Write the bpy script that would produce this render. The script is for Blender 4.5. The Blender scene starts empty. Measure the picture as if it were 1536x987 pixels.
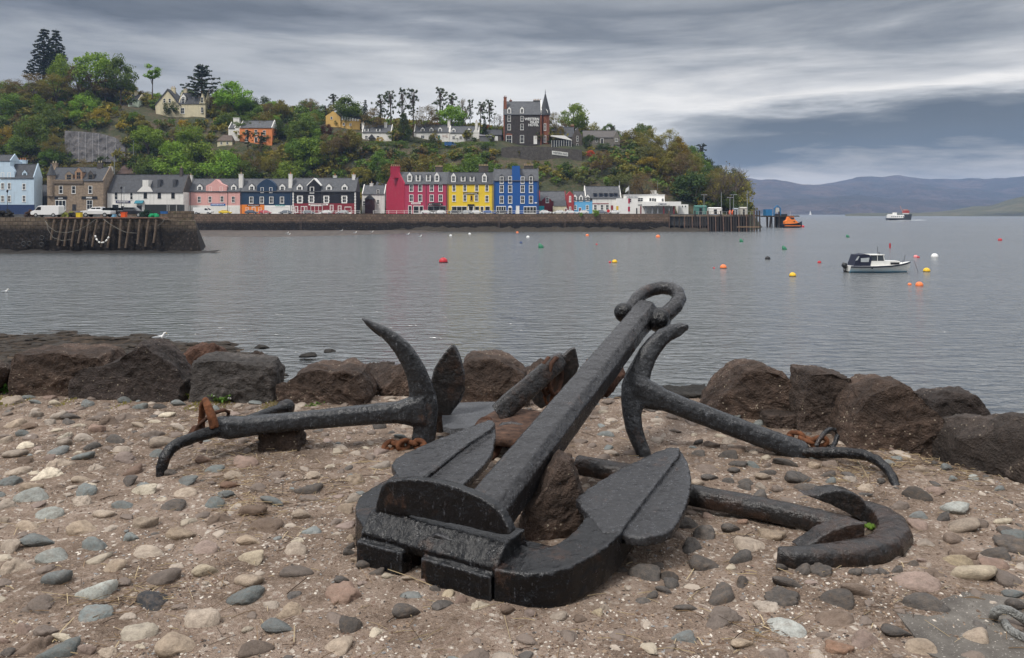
import bpy, bmesh, math, random
import numpy as np
from mathutils import Vector, Matrix, noise as mnoise
from mathutils.geometry import delaunay_2d_cdt
R = math.radians
rng = random.Random(11)
nrg = np.random.default_rng(5)
sc = bpy.context.scene
col = sc.collection
F, CX, HY, CZ = 1195.0, 768.0, 319.0, 6.5      # focal length in photo pixels, principal column, horizon row, eye height over the sea
G = 4.9                                        # level of the cobbled bank
def P(px, py, D): return Vector(((px-CX)*D/F, D, CZ-(py-HY)*D/F))
def onz(px, py, z): D = (CZ-z)*F/(py-HY); return P(px, py, D)      # the point of level z seen there
def gd(py): return (CZ-G)*F/(py-HY)
def lerp(a, b, t): return a+(b-a)*t
def interp(x, tab): return float(np.interp(x, [t[0] for t in tab], [t[1] for t in tab]))
def fbm(p, o=4): return mnoise.fractal(p, 1.0, 2.0, o)

# ------------------------------------------------------------------ meshes
class MB:
    def __init__(s): s.v = []; s.f = []; s.m = []
    def add(s, vs, fs, m=0):
        b = len(s.v); s.v += [tuple(v) for v in vs]; s.f += [tuple(i+b for i in f) for f in fs]; s.m += [m]*len(fs); return s
    def box(s, x0, x1, y0, y1, z0, z1, m=0):
        return s.add([(x0,y0,z0),(x1,y0,z0),(x1,y1,z0),(x0,y1,z0),(x0,y0,z1),(x1,y0,z1),(x1,y1,z1),(x0,y1,z1)],
            [(0,3,2,1),(4,5,6,7),(0,1,5,4),(1,2,6,5),(2,3,7,6),(3,0,4,7)], m)
    def prism(s, pts, off, m=0):
        n = len(pts); off = Vector(off); a = [Vector(p) for p in pts]
        return s.add(a+[p+off for p in a], [tuple(range(n))[::-1], tuple(range(n, 2*n))]+[(i,(i+1)%n,(i+1)%n+n,i+n) for i in range(n)], m)
    def tube(s, path, rad, n=8, up=(0,0,1), caps=True, closed=False, m=0, pw=2.0):
        """rad: one value, a list, or a list of (side, up) half sizes; pw > 2 squares the section"""
        path = [Vector(p) for p in path]; k = len(path); b = len(s.v); up = Vector(up)
        if not isinstance(rad, (list, tuple)): rad = [rad]*k
        for i, p in enumerate(path):
            t = (path[(i+1) % k]-path[i-1]) if closed else (path[min(i+1,k-1)]-path[max(i-1,0)])
            t.normalize(); a = t.cross(up)
            if a.length < 1e-4: a = t.cross(Vector((1,0,0)))
            a.normalize(); c = a.cross(t).normalized()
            r = rad[i]; ra, rc = r if isinstance(r, (list, tuple)) else (r, r)
            for j in range(n):
                w = 2*math.pi*(j+.5)/n; cw, sw = math.cos(w), math.sin(w)
                q = (abs(cw)**pw+abs(sw)**pw)**(-1/pw)
                s.v.append(tuple(p+a*(ra*cw*q)+c*(rc*sw*q)))
        rings = k if closed else k-1
        for i in range(rings):
            i2 = (i+1) % k
            for j in range(n):
                j2 = (j+1) % n; s.f.append((b+i*n+j, b+i*n+j2, b+i2*n+j2, b+i2*n+j)); s.m.append(m)
        if caps and not closed:
            s.f.append(tuple(b+j for j in range(n))[::-1]); s.f.append(tuple(b+(k-1)*n+j for j in range(n))); s.m += [m, m]
        return s
    def ball(s, c, r, n=10, h=6, m=0, z0=-1.0):
        if not isinstance(r, (list, tuple)): r = (r, r, r)
        a0 = math.asin(z0); pr = []
        for i in range(h+1):
            a = a0+(math.pi/2-a0)*i/h; pr.append((max(math.cos(a), .004), math.sin(a)))
        return s.lathe(c, [(q*1.0, z) for q, z in pr], n, m, r)
    def lathe(s, c, prof, n=12, m=0, sc=(1,1,1)):
        b = len(s.v)
        for q, z in prof:
            for j in range(n):
                w = 2*math.pi*j/n; s.v.append((c[0]+q*math.cos(w)*sc[0], c[1]+q*math.sin(w)*sc[1], c[2]+z*sc[2]))
        for i in range(len(prof)-1):
            for j in range(n):
                j2 = (j+1) % n; s.f.append((b+i*n+j, b+i*n+j2, b+(i+1)*n+j2, b+(i+1)*n+j)); s.m.append(m)
        s.f.append(tuple(b+j for j in range(n))[::-1]); s.f.append(tuple(b+(len(prof)-1)*n+j for j in range(n))); s.m += [m, m]
        return s
    def mesh(s, name, mats, smooth=False, sub=(0,0,0)):
        me = bpy.data.meshes.new(name); o = Vector(sub)
        me.from_pydata([tuple(Vector(v)-o) for v in s.v], [], s.f)
        for x in (mats if isinstance(mats, (list, tuple)) else [mats]): me.materials.append(x)
        if any(s.m): me.polygons.foreach_set('material_index', s.m)
        if smooth: me.polygons.foreach_set('use_smooth', [True]*len(me.polygons))
        bm = bmesh.new(); bm.from_mesh(me); bmesh.ops.recalc_face_normals(bm, faces=bm.faces); bm.to_mesh(me); bm.free()
        return me
    def build(s, name, mats, parent=None, smooth=False, sub=(0,0,0)):
        return link(name, s.mesh(name, mats, smooth, sub), parent)
def link(name, me, parent=None, loc=None):
    o = bpy.data.objects.new(name, me); col.objects.link(o)
    if parent: o.parent = parent
    if loc is not None: o.location = loc
    return o
def npmesh(name, v, f, mats, mi=None, smooth=False):
    """v (n,3), f (k,m) arrays"""
    me = bpy.data.meshes.new(name); k, m = f.shape
    me.vertices.add(len(v)); me.vertices.foreach_set('co', np.ascontiguousarray(v, dtype=np.float32).ravel())
    me.loops.add(k*m); me.loops.foreach_set('vertex_index', np.ascontiguousarray(f, dtype=np.int32).ravel())
    me.polygons.add(k); me.polygons.foreach_set('loop_start', np.arange(0, k*m, m, dtype=np.int32))
    for x in (mats if isinstance(mats, (list, tuple)) else [mats]): me.materials.append(x)
    if mi is not None: me.polygons.foreach_set('material_index', np.asarray(mi, dtype=np.int32))
    me.polygons.foreach_set('use_smooth', np.full(k, smooth)); me.update(calc_edges=True); me.validate()
    return me
def tag(o, label=None, cat=None, group=None, kind=None):
    if label: o['label'] = label
    if cat: o['category'] = cat
    if group: o['group'] = group
    if kind: o['kind'] = kind
    return o
def empty(name, loc, label, cat, group=None, rz=0):
    o = bpy.data.objects.new(name, None); o.empty_display_size = .2; col.objects.link(o); o.location = loc; o.rotation_euler = (0,0,rz)
    return tag(o, label, cat, group)
KIDS = {}
def kids(o): return [c for c in o.children]
def dup(root, loc, label, rz=0, scale=None, remat=None):
    r = root.copy(); col.objects.link(r); r.location = loc; r.rotation_euler = (0,0,rz); r['label'] = label
    if scale: r.scale = scale
    for ch in kids(root):
        c = ch.copy(); col.objects.link(c); c.parent = r
        if remat and ch.data.name in remat: c.data = remat[ch.data.name]
        for g in kids(ch):
            d = g.copy(); col.objects.link(d); d.parent = c
    return r
def text(body, h, w, mat, parent, loc, name='lettering', align='CENTER', depth=.03, bold=0.0):
    cu = bpy.data.curves.new(name, 'FONT'); cu.body = body; cu.size = 1; cu.align_x = align; cu.extrude = depth; cu.offset = bold
    t = bpy.data.objects.new(name, cu); col.objects.link(t); bpy.context.view_layer.update()
    me = bpy.data.meshes.new_from_object(t.evaluated_get(bpy.context.evaluated_depsgraph_get())); bpy.data.objects.remove(t)
    n = len(me.vertices); c = np.empty(n*3, dtype=np.float32); me.vertices.foreach_get('co', c); c = c.reshape(-1,3)
    mn, mx = c.min(0), c.max(0); sx = w/(mx[0]-mn[0]); sz = h/(mx[1]-mn[1])
    v = np.stack([(c[:,0]-(mn[0]+mx[0])/2)*sx, -c[:,2], (c[:,1]-(mn[1]+mx[1])/2)*sz], 1)
    me.vertices.foreach_set('co', np.ascontiguousarray(v, dtype=np.float32).ravel()); me.materials.clear(); me.materials.append(mat); me.update()
    return link(name, me, parent, loc)

def bake(me, mods):
    o = bpy.data.objects.new('tmp', me); col.objects.link(o)
    for typ, kw in mods:
        q = o.modifiers.new(typ, typ)
        for a_, b_ in kw.items(): setattr(q, a_, b_)
    bpy.context.view_layer.update(); r = bpy.data.meshes.new_from_object(o.evaluated_get(bpy.context.evaluated_depsgraph_get())); bpy.data.objects.remove(o); return r
TX = {}
def clouds(s):
    if s not in TX: TX[s] = bpy.data.textures.new('lumps', 'CLOUDS'); TX[s].noise_scale = s; TX[s].noise_depth = 3
    return TX[s]
# ------------------------------------------------------------------ materials
class NT:
    def __init__(s, name):
        s.m = bpy.data.materials.new(name); s.m.use_nodes = True; s.t = s.m.node_tree; s.t.nodes.clear()
        s.out = s.n('ShaderNodeOutputMaterial'); s.tc = s.n('ShaderNodeTexCoord')
    def n(s, typ, ins=None, **at):
        x = s.t.nodes.new(typ)
        for k, v in at.items(): setattr(x, k, v)
        for k, v in (ins or {}).items():
            if hasattr(v, 'is_linked') or hasattr(v, 'links'): s.t.links.new(v, x.inputs[k])
            else: x.inputs[k].default_value = v
        return x
    def noise(s, scale, detail=4, rough=.55, vec=None, dist=0):
        return s.n('ShaderNodeTexNoise', {'Vector': vec or s.tc.outputs['Object'], 'Scale': scale, 'Detail': detail, 'Roughness': rough, 'Distortion': dist}).outputs['Fac']
    def voro(s, scale, feat='F1', out='Distance', vec=None):
        return s.n('ShaderNodeTexVoronoi', {'Vector': vec or s.tc.outputs['Object'], 'Scale': scale}, feature=feat).outputs[out]
    def map(s, v, a, b, c=0., d=1.): return s.n('ShaderNodeMapRange', {'Value': v, 'From Min': a, 'From Max': b, 'To Min': c, 'To Max': d}).outputs['Result']
    def math(s, op, a, b=0.): return s.n('ShaderNodeMath', {0: a, 1: b}, operation=op).outputs[0]
    def mix(s, f, a, b, typ='MIX'):
        x = s.n('ShaderNodeMix', data_type='RGBA', blend_type=typ)
        for i, v in ((0, f), (6, a), (7, b)):
            if hasattr(v, 'links'): s.t.links.new(v, x.inputs[i])
            else: x.inputs[i].default_value = v if i == 0 else (*v[:3], 1)
        return x.outputs[2]
    def ramp(s, f, stops):
        x = s.n('ShaderNodeValToRGB', {'Fac': f}); e = x.color_ramp.elements
        while len(e) < len(stops): e.new(.5)
        for q, (p, c) in zip(e, stops): q.position = p; q.color = (*c, 1) if len(c) == 3 else c
        return x.outputs['Color']
    def scale(s, k, vec=None): return s.n('ShaderNodeMapping', {'Vector': vec or s.tc.outputs['Object'], 'Scale': k}).outputs['Vector']
    def bump(s, h, strength=.5, dist=.02, normal=None):
        d = {'Height': h, 'Strength': strength, 'Distance': dist}
        if normal: d['Normal'] = normal
        return s.n('ShaderNodeBump', d).outputs['Normal']
    def fin(s, colr, rough=.7, normal=None, metal=0., spec=.5, **kw):
        d = {'Base Color': colr if hasattr(colr, 'links') else (*colr[:3], 1), 'Roughness': rough, 'Metallic': metal, 'Specular IOR Level': spec}
        if normal: d['Normal'] = normal
        d.update(kw); b = s.n('ShaderNodeBsdfPrincipled', d); s.t.links.new(b.outputs[0], s.out.inputs['Surface']); return s.m
MC = {}
def pm(name, c, rough=.7, var=.2, scale=1.5, bump=0., bscale=8., metal=0., spec=.4):
    """plain painted / stone / metal surface with soft wear"""
    if name in MC: return MC[name]
    t = NT(name); n1 = t.noise(scale, 5, .6); n2 = t.noise(scale*9, 3, .6)
    f = t.math('ADD', t.math('MULTIPLY', n1, .7), t.math('MULTIPLY', n2, .3))
    d = tuple(max(0, x*(1-var)) for x in c); l = tuple(min(1, x*(1+var)) for x in c)
    cc = t.ramp(f, [(.32, d), (.5, c), (.68, l)])
    if 'harling' in name or 'gable' in name:      # weather streaks down the render
        sk = t.noise(1., 5, .65, t.scale((1.1, 1.1, .10))); cc = t.mix(t.map(sk, .52, .72, 0, .34), cc, tuple(x*.45 for x in c)); cc = t.mix(t.map(t.noise(.35, 5, .7), .55, .7, 0, .22), cc, (.16, .14, .11))
    nm = t.bump(t.noise(bscale, 4, .6), .6, bump) if bump else None
    MC[name] = t.fin(cc, rough, nm, metal, spec); return MC[name]
def leafmat(name, c, var=.35):
    if name in MC: return MC[name]
    t = NT(name); oi = t.n('ShaderNodeObjectInfo').outputs['Random']
    n = t.noise(.55, 3, .6); n2 = t.noise(2.5, 2)
    f = t.math('ADD', t.math('MULTIPLY', n, .65), t.math('MULTIPLY', n2, .35))
    cc = t.ramp(f, [(.3, tuple(x*(1-var) for x in c)), (.5, c), (.72, (c[0]*(1+var*1.3), c[1]*(1+var), c[2]*(1+var*.6)))])
    hs = t.n('ShaderNodeHueSaturation', {'Color': cc, 'Hue': t.map(oi, 0, 1, .485, .515), 'Saturation': 1.0, 'Value': t.map(oi, 0, 1, .8, 1.2)}).outputs['Color']
    a = t.n('ShaderNodeBsdfPrincipled', {'Base Color': hs, 'Roughness': .6, 'Specular IOR Level': .25})
    b = t.n('ShaderNodeBsdfTranslucent', {'Color': hs}); x = t.n('ShaderNodeMixShader', {0: .3, 1: a.outputs[0], 2: b.outputs[0]})
    t.t.links.new(x.outputs[0], t.out.inputs['Surface']); MC[name] = t.m; return t.m

# iron under thick black paint, weathered
def iron(name, wear=.5, base=(.0025,.0027,.0035), rust=.17):
    t = NT(name); o = t.tc.outputs['Object']
    n1 = t.noise(5, 6, .62); n2 = t.noise(34, 5, .65); n3 = t.noise(120, 3, .6); st = t.noise(1, 5, .7, t.scale((60, 60, 14)))
    c = t.ramp(n2, [(.35, base), (.55, tuple(x*1.6 for x in base)), (.75, tuple(x*2.8 for x in base))])
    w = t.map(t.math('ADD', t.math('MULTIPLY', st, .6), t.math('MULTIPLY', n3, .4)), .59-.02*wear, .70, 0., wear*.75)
    c = t.mix(w, c, (.22, .235, .26))  # pale chipped-paint wear, brightened to put crisp highlights into the colour too
    rf = t.map(t.math('ADD', t.math('MULTIPLY', n1, .75), t.math('MULTIPLY', n2, .3)), .66-rust*.5, .75, 0., .85)
    c = t.mix(rf, c, (.055, .026, .014))
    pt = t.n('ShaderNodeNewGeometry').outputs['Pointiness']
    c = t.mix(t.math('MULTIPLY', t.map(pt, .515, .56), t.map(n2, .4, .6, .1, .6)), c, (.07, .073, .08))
    h = t.math('ADD', t.math('MULTIPLY', n2, .55), t.math('ADD', t.math('MULTIPLY', n3, .08), t.math('MULTIPLY', t.noise(13, 3, .5), 1.15)))
    ro = t.map(n2, .3, .7, .13, .30)
    return t.fin(c, ro, t.bump(h, 1., .016), 0., .36)
def rusty(name, c=(.11,.045,.022)):
    t = NT(name); n = t.noise(18, 6, .65); n2 = t.noise(90, 3)
    cc = t.ramp(n, [(.3, (c[0]*.35, c[1]*.35, c[2]*.4)), (.5, c), (.7, (c[0]*1.7, c[1]*1.6, c[2]*1.5))])
    return t.fin(cc, .85, t.bump(t.math('ADD', n, n2), .6, .01), 0., .2)
# boulders
def boulder(name, c, speck=.5):
    t = NT(name); n = t.noise(2.2, 7, .65); n2 = t.noise(16, 6, .7); n3 = t.noise(70, 4, .6)
    cc = t.ramp(t.math('ADD', t.math('MULTIPLY', n, .6), t.math('MULTIPLY', n2, .4)), [(.34, tuple(x*.38 for x in c)), (.5, c), (.63, tuple(x*2.0 for x in c))])
    v = t.voro(26); pat = t.noise(3.1, 4, .6)
    f = t.math('MULTIPLY', t.map(v, .18, .10), t.map(pat, .5, .62))
    f = t.math('ADD', f, t.math('MULTIPLY', t.map(t.noise(38, 3, .7), .66, .72), t.map(pat, .48, .6)))
    cc = t.mix(t.math('MULTIPLY', t.math('MINIMUM', f, 1.), speck), cc, (.42, .36, .27))
    h = t.math('ADD', t.math('MULTIPLY', n, 2.5), t.math('ADD', t.math('MULTIPLY', n2, 1.3), t.math('MULTIPLY', n3, .45)))
    return t.fin(cc, .78, t.bump(h, 1., .05), 0., .35)
def cobblemat(name, c, speck=.3):
    t = NT(name); oi = t.n('ShaderNodeObjectInfo').outputs['Random']
    off = t.n('ShaderNodeVectorMath', {0: t.tc.outputs['Object'], 1: t.n('ShaderNodeCombineXYZ', {0: t.math('MULTIPLY', oi, 37.), 1: t.math('MULTIPLY', oi, 91.), 2: 0.}).outputs[0]}, operation='ADD').outputs[0]
    n = t.noise(1.6, 6, .65, off); n2 = t.noise(9, 5, .7, off); n3 = t.noise(28, 3, .6, off)
    cc = t.ramp(t.math('ADD', t.math('MULTIPLY', n, .55), t.math('MULTIPLY', n2, .45)), [(.3, tuple(x*.55 for x in c)), (.48, c), (.68, tuple(min(.8, x*1.45) for x in c))])
    sp = t.map(t.voro(14, vec=off), .22, .12)
    cc = t.mix(t.math('MULTIPLY', t.math('MULTIPLY', sp, t.map(n, .45, .6)), speck), cc, (.55,.5,.43))
    cc = t.mix(t.math('MULTIPLY', t.map(n3, .6, .75), speck*.6), cc, tuple(x*.35 for x in c))
    cc = t.mix(t.map(t.noise(2.6, 5, .7, off), .45, .68, .0, .5), cc, (.17, .13, .10))
    hs = t.n('ShaderNodeHueSaturation', {'Color': cc, 'Hue': .5, 'Saturation': t.map(oi, 0, 1, .75, 1.2), 'Value': t.map(t.math('FRACT', t.math('MULTIPLY', oi, 7.3)), 0, 1, .75, 1.22)}).outputs['Color']
    return t.fin(hs, .72, t.bump(t.math('ADD', n2, t.math('MULTIPLY', n3, .5)), .45, .07), 0., .35)
# ------------------------------------------------------------------ camera, sky, sun
cam = bpy.data.cameras.new('camera'); co = bpy.data.objects.new('camera', cam); col.objects.link(co)
cam.sensor_width = 36; cam.lens = 36*F/1536; co.location = (0, 0, CZ); co.rotation_euler = (R(90), 0, 0)
cam.shift_y = -(493.5-HY)/1536; cam.clip_start = .1; cam.clip_end = 40000; sc.camera = co
SUN_EL, SUN_AZ = 55, 224      # azimuth clockwise from +Y: high, to the left and a little behind
w = bpy.data.worlds.new('World'); sc.world = w; w.use_nodes = True; wt = w.node_tree; wt.nodes.clear()
class WT(NT):
    def __init__(s): s.t = wt; s.out = s.n('ShaderNodeOutputWorld'); s.tc = s.n('ShaderNodeTexCoord')
t = WT()
sky = t.n('ShaderNodeTexSky'); sky.sky_type = 'NISHITA'; sky.sun_disc = False; sky.sun_elevation = R(SUN_EL); sky.sun_rotation = R(SUN_AZ)
g = t.tc.outputs['Generated']; sp = t.n('ShaderNodeSeparateXYZ', {0: g}); X, Y, Z = sp.outputs
def stre(k, s, d, r=.58, rot=0, off=(0,0,0)):
    mp = t.n('ShaderNodeMapping', {'Vector': g, 'Scale': k, 'Rotation': (0, R(rot), 0), 'Location': off}).outputs[0]
    return t.noise(s, d, r, mp, .35)
n1 = stre((1.2, 1.2, 8.5), 2.1, 8, .56, 3); n2 = stre((2.6, 2.6, 20), 1.7, 6, .58, 7, (3,1,2)); n3 = stre((.7, .7, 4.), 1.6, 5, .55, -4, (7,2,5))
n4 = stre((2.0, 2.0, 11), 1.7, 7, .6, 9, (5,3,9))
el = t.math('ADD', Z, t.math('ADD', t.math('MULTIPLY', t.math('MULTIPLY', t.math('SUBTRACT', n1, .5), .20), t.map(Z, .06, .2, .4, 1.)), t.math('ADD', t.math('MULTIPLY', t.math('SUBTRACT', n2, .5), .085), t.math('MULTIPLY', t.math('SUBTRACT', n4, .5), .06))))
rightr = t.ramp(t.math('MULTIPLY', el, 3.), [(0., (.74,.67,.60)), (.10, (.60,.56,.52)), (.19, (.092,.112,.138)), (.28, (.098,.112,.128)), (.325, (.21,.22,.23)), (.37, (.54,.54,.54)), (.43, (.92,.885,.84)), (.50, (.66,.65,.64)), (.60, (.36,.37,.385)), (.70, (.19,.205,.225)), (.8, (.25,.262,.28)), (.95, (.55,.56,.57))])
leftr = t.ramp(t.math('MULTIPLY', el, 3.), [(0., (.7,.7,.7)), (.25, (.70,.70,.70)), (.38, (.80,.79,.775)), (.48, (.62,.62,.615)), (.58, (.33,.345,.37)), (.68, (.18,.195,.217)), (.8, (.25,.265,.285)), (.95, (.55,.56,.57))])
c = t.mix(t.map(t.math('ADD', X, t.math('MULTIPLY', t.math('SUBTRACT', n3, .5), .3)), .02, .24), leftr, rightr)
dk = t.map(t.math('ADD', X, t.math('MULTIPLY', t.math('SUBTRACT', n3, .5), .5)), -.52, -.12, .52, 1.)
c = t.mix(1., c, t.n('ShaderNodeCombineXYZ', {0: dk, 1: t.math('POWER', dk, .93), 2: t.math('POWER', dk, .82)}).outputs[0], 'MULTIPLY')
c = t.mix(1., c, t.n('ShaderNodeCombineXYZ', {0: t.map(n4, .3, .7, .87, 1.13), 1: t.map(n4, .3, .7, .875, 1.125), 2: t.map(n4, .3, .7, .885, 1.115)}).outputs[0], 'MULTIPLY')
over = t.math('MULTIPLY', t.map(Z, .24, .46), t.map(n3, .3, .7, .8, 1.15))      # the overcast is brightest overhead
c = t.mix(over, c, (1.35, 1.35, 1.37))
back = t.math('MULTIPLY', t.map(Y, .05, -.25), t.map(Z, .55, .3))      # added: low sky behind the camera darkened so the anchor fronts stay dark
c = t.mix(back, c, (.10, .105, .10))
cl = t.mix(1., c, (10, 10, 10), 'MULTIPLY')
fin = t.mix(.93, sky.outputs[0], cl)
bg = t.n('ShaderNodeBackground', {'Color': fin, 'Strength': .1}); wt.links.new(bg.outputs[0], t.out.inputs['Surface'])
sl = bpy.data.lights.new('sun', 'SUN'); sl.energy = 2.6; sl.angle = R(10); sl.color = (1, .96, .9)
so = bpy.data.objects.new('sun', sl); col.objects.link(so)
a, e = R(SUN_AZ), R(SUN_EL); sd = Vector((math.sin(a)*math.cos(e), math.cos(a)*math.cos(e), math.sin(e)))
so.rotation_euler = (-sd).to_track_quat('-Z', 'Y').to_euler(); so.location = (-20, -20, 60)
sc.view_settings.view_transform = 'Standard'; sc.view_settings.look = 'None'; sc.view_settings.exposure = .15; sc.view_settings.gamma = 1
sc.cycles.use_denoising = True; sc.cycles.volume_bounces = 0; sc.cycles.max_bounces = 6; sc.cycles.transparent_max_bounces = 8

# ------------------------------------------------------------------ sea
t = NT('sea water'); ob = t.tc.outputs['Object']
def wv(k, s, d, rot=0, r=.5): return t.noise(s, d, r, t.n('ShaderNodeMapping', {'Vector': ob, 'Scale': k, 'Rotation': (0,0,R(rot))}).outputs[0], .4)
h = t.math('ADD', t.math('MULTIPLY', wv((.72, 1.7, 1), 1.0, 3, 12, .5), .47), t.math('ADD', t.math('MULTIPLY', wv((.16, .3, 1), 1., 2, -12), .36), t.math('MULTIPLY', wv((2.6, 4.6, 1), 1., 3, 20), .06)))
calm = t.map(wv((.012, .03, 1), 1., 3, 8), .4, .62, .7, 1.)
wind = t.map(t.n('ShaderNodeSeparateXYZ', {0: ob}).outputs[0], -70, 70, .7, 1.9)      # the bay is sheltered at the left, open to the sound at the right
h = t.math('MULTIPLY', h, t.math('MULTIPLY', calm, wind))
lw = t.n('ShaderNodeLayerWeight', {'Blend': .5})
M_SEA = t.fin((.055, .063, .067), .2, t.bump(h, 1., 1.), 0., .5, IOR=2.1)
WX, WY = 5200, 5600
sea = MB().add([(-WX,-120,0),(WX,-120,0),(WX,WY,0),(-WX,WY,0)], [(0,1,2,3)]).build('sea_water', M_SEA); tag(sea, kind='structure')

# ------------------------------------------------------------------ far mountains, right-hand headland, air
def ridge(name, tab, D0, Dr, D1, mat, x0, x1, step, rough, seed, ny=26):
    xs = np.arange(x0, x1+1, step); v = []; f = []
    for j in range(ny):
        D = D0+(D1-D0)*j/(ny-1); tt = min(1, (D-D0)/(Dr-D0)); back = max(0, (D-Dr)/(D1-Dr))
        for px in xs:
            zr = (HY-interp(px, tab))*Dr/F+CZ; X = (px-CX)*D/F
            n = fbm(Vector((X/700+seed, D/700, seed)), 6)
            v.append((X, D, -1.5+max(0, zr)*(tt**.8)*(1-.5*back)*(1+rough*n*(1-tt*.75))))
    W = len(xs); f = [(j*W+i, j*W+i+1, (j+1)*W+i+1, (j+1)*W+i) for j in range(ny-1) for i in range(W-1)]
    o = link(name, npmesh(name, np.array(v), np.array(f), mat, smooth=True)); return tag(o, kind='structure')
t = NT('moor hillside'); n = t.noise(.004, 8, .65); n2 = t.noise(.02, 5, .65)
M_MOOR = t.fin(t.ramp(t.math('ADD', t.math('MULTIPLY', n, .6), t.math('MULTIPLY', n2, .4)), [(.40, (.012,.018,.018)), (.5, (.034,.028,.03)), (.60, (.09,.062,.055))]), .95, t.bump(n2, 1., 60.))
t = NT('headland turf'); n = t.noise(.008, 8, .65); n2 = t.noise(.05, 5, .65)
M_HEAD = t.fin(t.ramp(t.math('ADD', t.math('MULTIPLY', n, .6), t.math('MULTIPLY', n2, .4)), [(.4, (.02,.022,.016)), (.52, (.06,.062,.03)), (.62, (.1,.085,.05))]), .95, t.bump(n2, 1., 8.))
MTAB = [(px, HY-(HY-py)*1.13) for px, py in [(900,290),(1080,283),(1120,277),(1180,278),(1205,279),(1240,274),(1290,268),(1320,270),(1345,269),(1375,273),(1400,277),(1440,280),(1480,280),(1510,277),(1536,272),(1640,262),(1800,270)]]
ridge('mountains', MTAB, 3000, 4300, 5000, M_MOOR, 860, 1800, 8, .8, 3, 34)
ridge('low_moor', [(900,301),(1080,304),(1150,300),(1230,298),(1290,294),(1330,297),(1400,299),(1470,300),(1560,304),(1700,306)], 2600, 3000, 3300, M_MOOR, 860, 1700, 8, 1.0, 9, 18)
ridge('headland', [(1270,319.5),(1290,318.3),(1380,317.5),(1405,316),(1430,313),(1445,310),(1462,306.5),(1478,307),(1490,305),(1510,297.5),(1536,291),(1600,276),(1750,262)], 1450, 1750, 2100, M_HEAD, 1268, 1750, 5, .5, 21, 20)
haze = MB().box(-5600, 5600, -200, 5900, -4, 235)
hm = bpy.data.materials.new('sea air'); hm.use_nodes = True; hn = hm.node_tree; hn.nodes.clear()
ho = hn.nodes.new('ShaderNodeOutputMaterial'); hv = hn.nodes.new('ShaderNodeVolumePrincipled')
hv.inputs['Color'].default_value = (.44, .63, 1, 1); hv.inputs['Density'].default_value = 1.2e-4; hv.inputs['Anisotropy'].default_value = .0
hn.links.new(hv.outputs[0], ho.inputs['Volume']); hz = haze.build('haze', hm); tag(hz, kind='stuff')
# ------------------------------------------------------------------ the bank: one sheet from the cobbles down to the sea bed
EDGE = [(-60,7.6),(-6,7.4),(-4.5,7.1),(-2,7.05),(0,6.9),(1.6,6.8),(2.05,6.2),(2.5,5.55),(3.0,4.75),(3.5,4.0),(4.3,3.0),(6,1.0),(60,-60)]
EX = np.array([q[0] for q in EDGE]); EY = np.array([q[1] for q in EDGE])
WATERLINE = [(-60,44),(-25,43),(-18,41.5),(-13,38.5),(-10.5,35),(-9,30),(-7,24),(-4,19),(0,17),(60,16)]
def ground_z(x, y):
    d = y-float(np.interp(x, EX, EY))
    if x > 1.6: d *= .75
    n = fbm(Vector((x*.9, y*.9, 3.1)), 3)*.022+fbm(Vector((x*6, y*6, 1.7)), 3)*.010+fbm(Vector((x*22, y*22, 5.7)), 2)*.005
    if d <= 0: return G+n
    wl = interp(x, WATERLINE); y0 = y-d; hi = max(.6, min(1.7, (wl-y0)*.05))
    if d < 5.2: z = lerp(G, hi, (d/5.2)**.85)
    else: z = lerp(hi, -.02, min(1.15, (d-5.2)/max(.5, (wl-y0-5.2))))
    if y > wl+1: z -= (y-wl-1)*.12
    return max(z+n+min(1, d/5)*.16*fbm(Vector((x*.45, y*.45, 9)), 4), -2.2)
gx = np.concatenate([np.arange(-60, -6, 1.2), np.arange(-5.7, 5.7, .028), np.arange(6, 61, 1.5)])
gy = np.concatenate([np.arange(-12, 2, 1.), np.arange(2.2, 7.7, .028), np.arange(7.8, 62, .45)])
v = np.array([(x, y, ground_z(float(x), float(y))) for y in gy for x in gx]); W = len(gx)
ii = (np.arange(len(gy)-1)[:,None]*W+np.arange(W-1)[None,:]).ravel(); f = np.stack([ii, ii+1, ii+W+1, ii+W], 1)
t = NT('bank of grit and earth'); n = t.noise(1.1, 6, .62); n2 = t.noise(7, 5, .65); n3 = t.noise(60, 4, .7)
vo = t.n('ShaderNodeTexVoronoi', {'Vector': t.tc.outputs['Object'], 'Scale': 150.}); vb = t.n('ShaderNodeTexVoronoi', {'Vector': t.tc.outputs['Object'], 'Scale': 62.})
cell = t.n('ShaderNodeSeparateColor', {0: vo.outputs['Color']}).outputs[0]; cellb = t.n('ShaderNodeSeparateColor', {0: vb.outputs['Color']})
c = t.ramp(t.math('ADD', t.math('MULTIPLY', n, .5), t.math('MULTIPLY', n2, .5)), [(.36, (.055,.036,.025)), (.45, (.135,.096,.072)), (.54, (.22,.164,.127)), (.66, (.32,.255,.21))])
c = t.mix(t.math('MULTIPLY', t.map(n3, .35, .65), .7), c, t.mix(cell, (.05,.032,.022), (.33,.26,.205)))
c = t.mix(t.math('MULTIPLY', t.map(cellb.outputs[1], .78, .82), t.map(n2, .4, .6, .15, .85)), c, t.mix(cellb.outputs[0], (.5,.45,.39), (.16,.10,.075)))
c = t.mix(t.map(t.noise(2.3, 4, .7), .62, .72, 0, .65), c, (.06, .043, .032))
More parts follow.
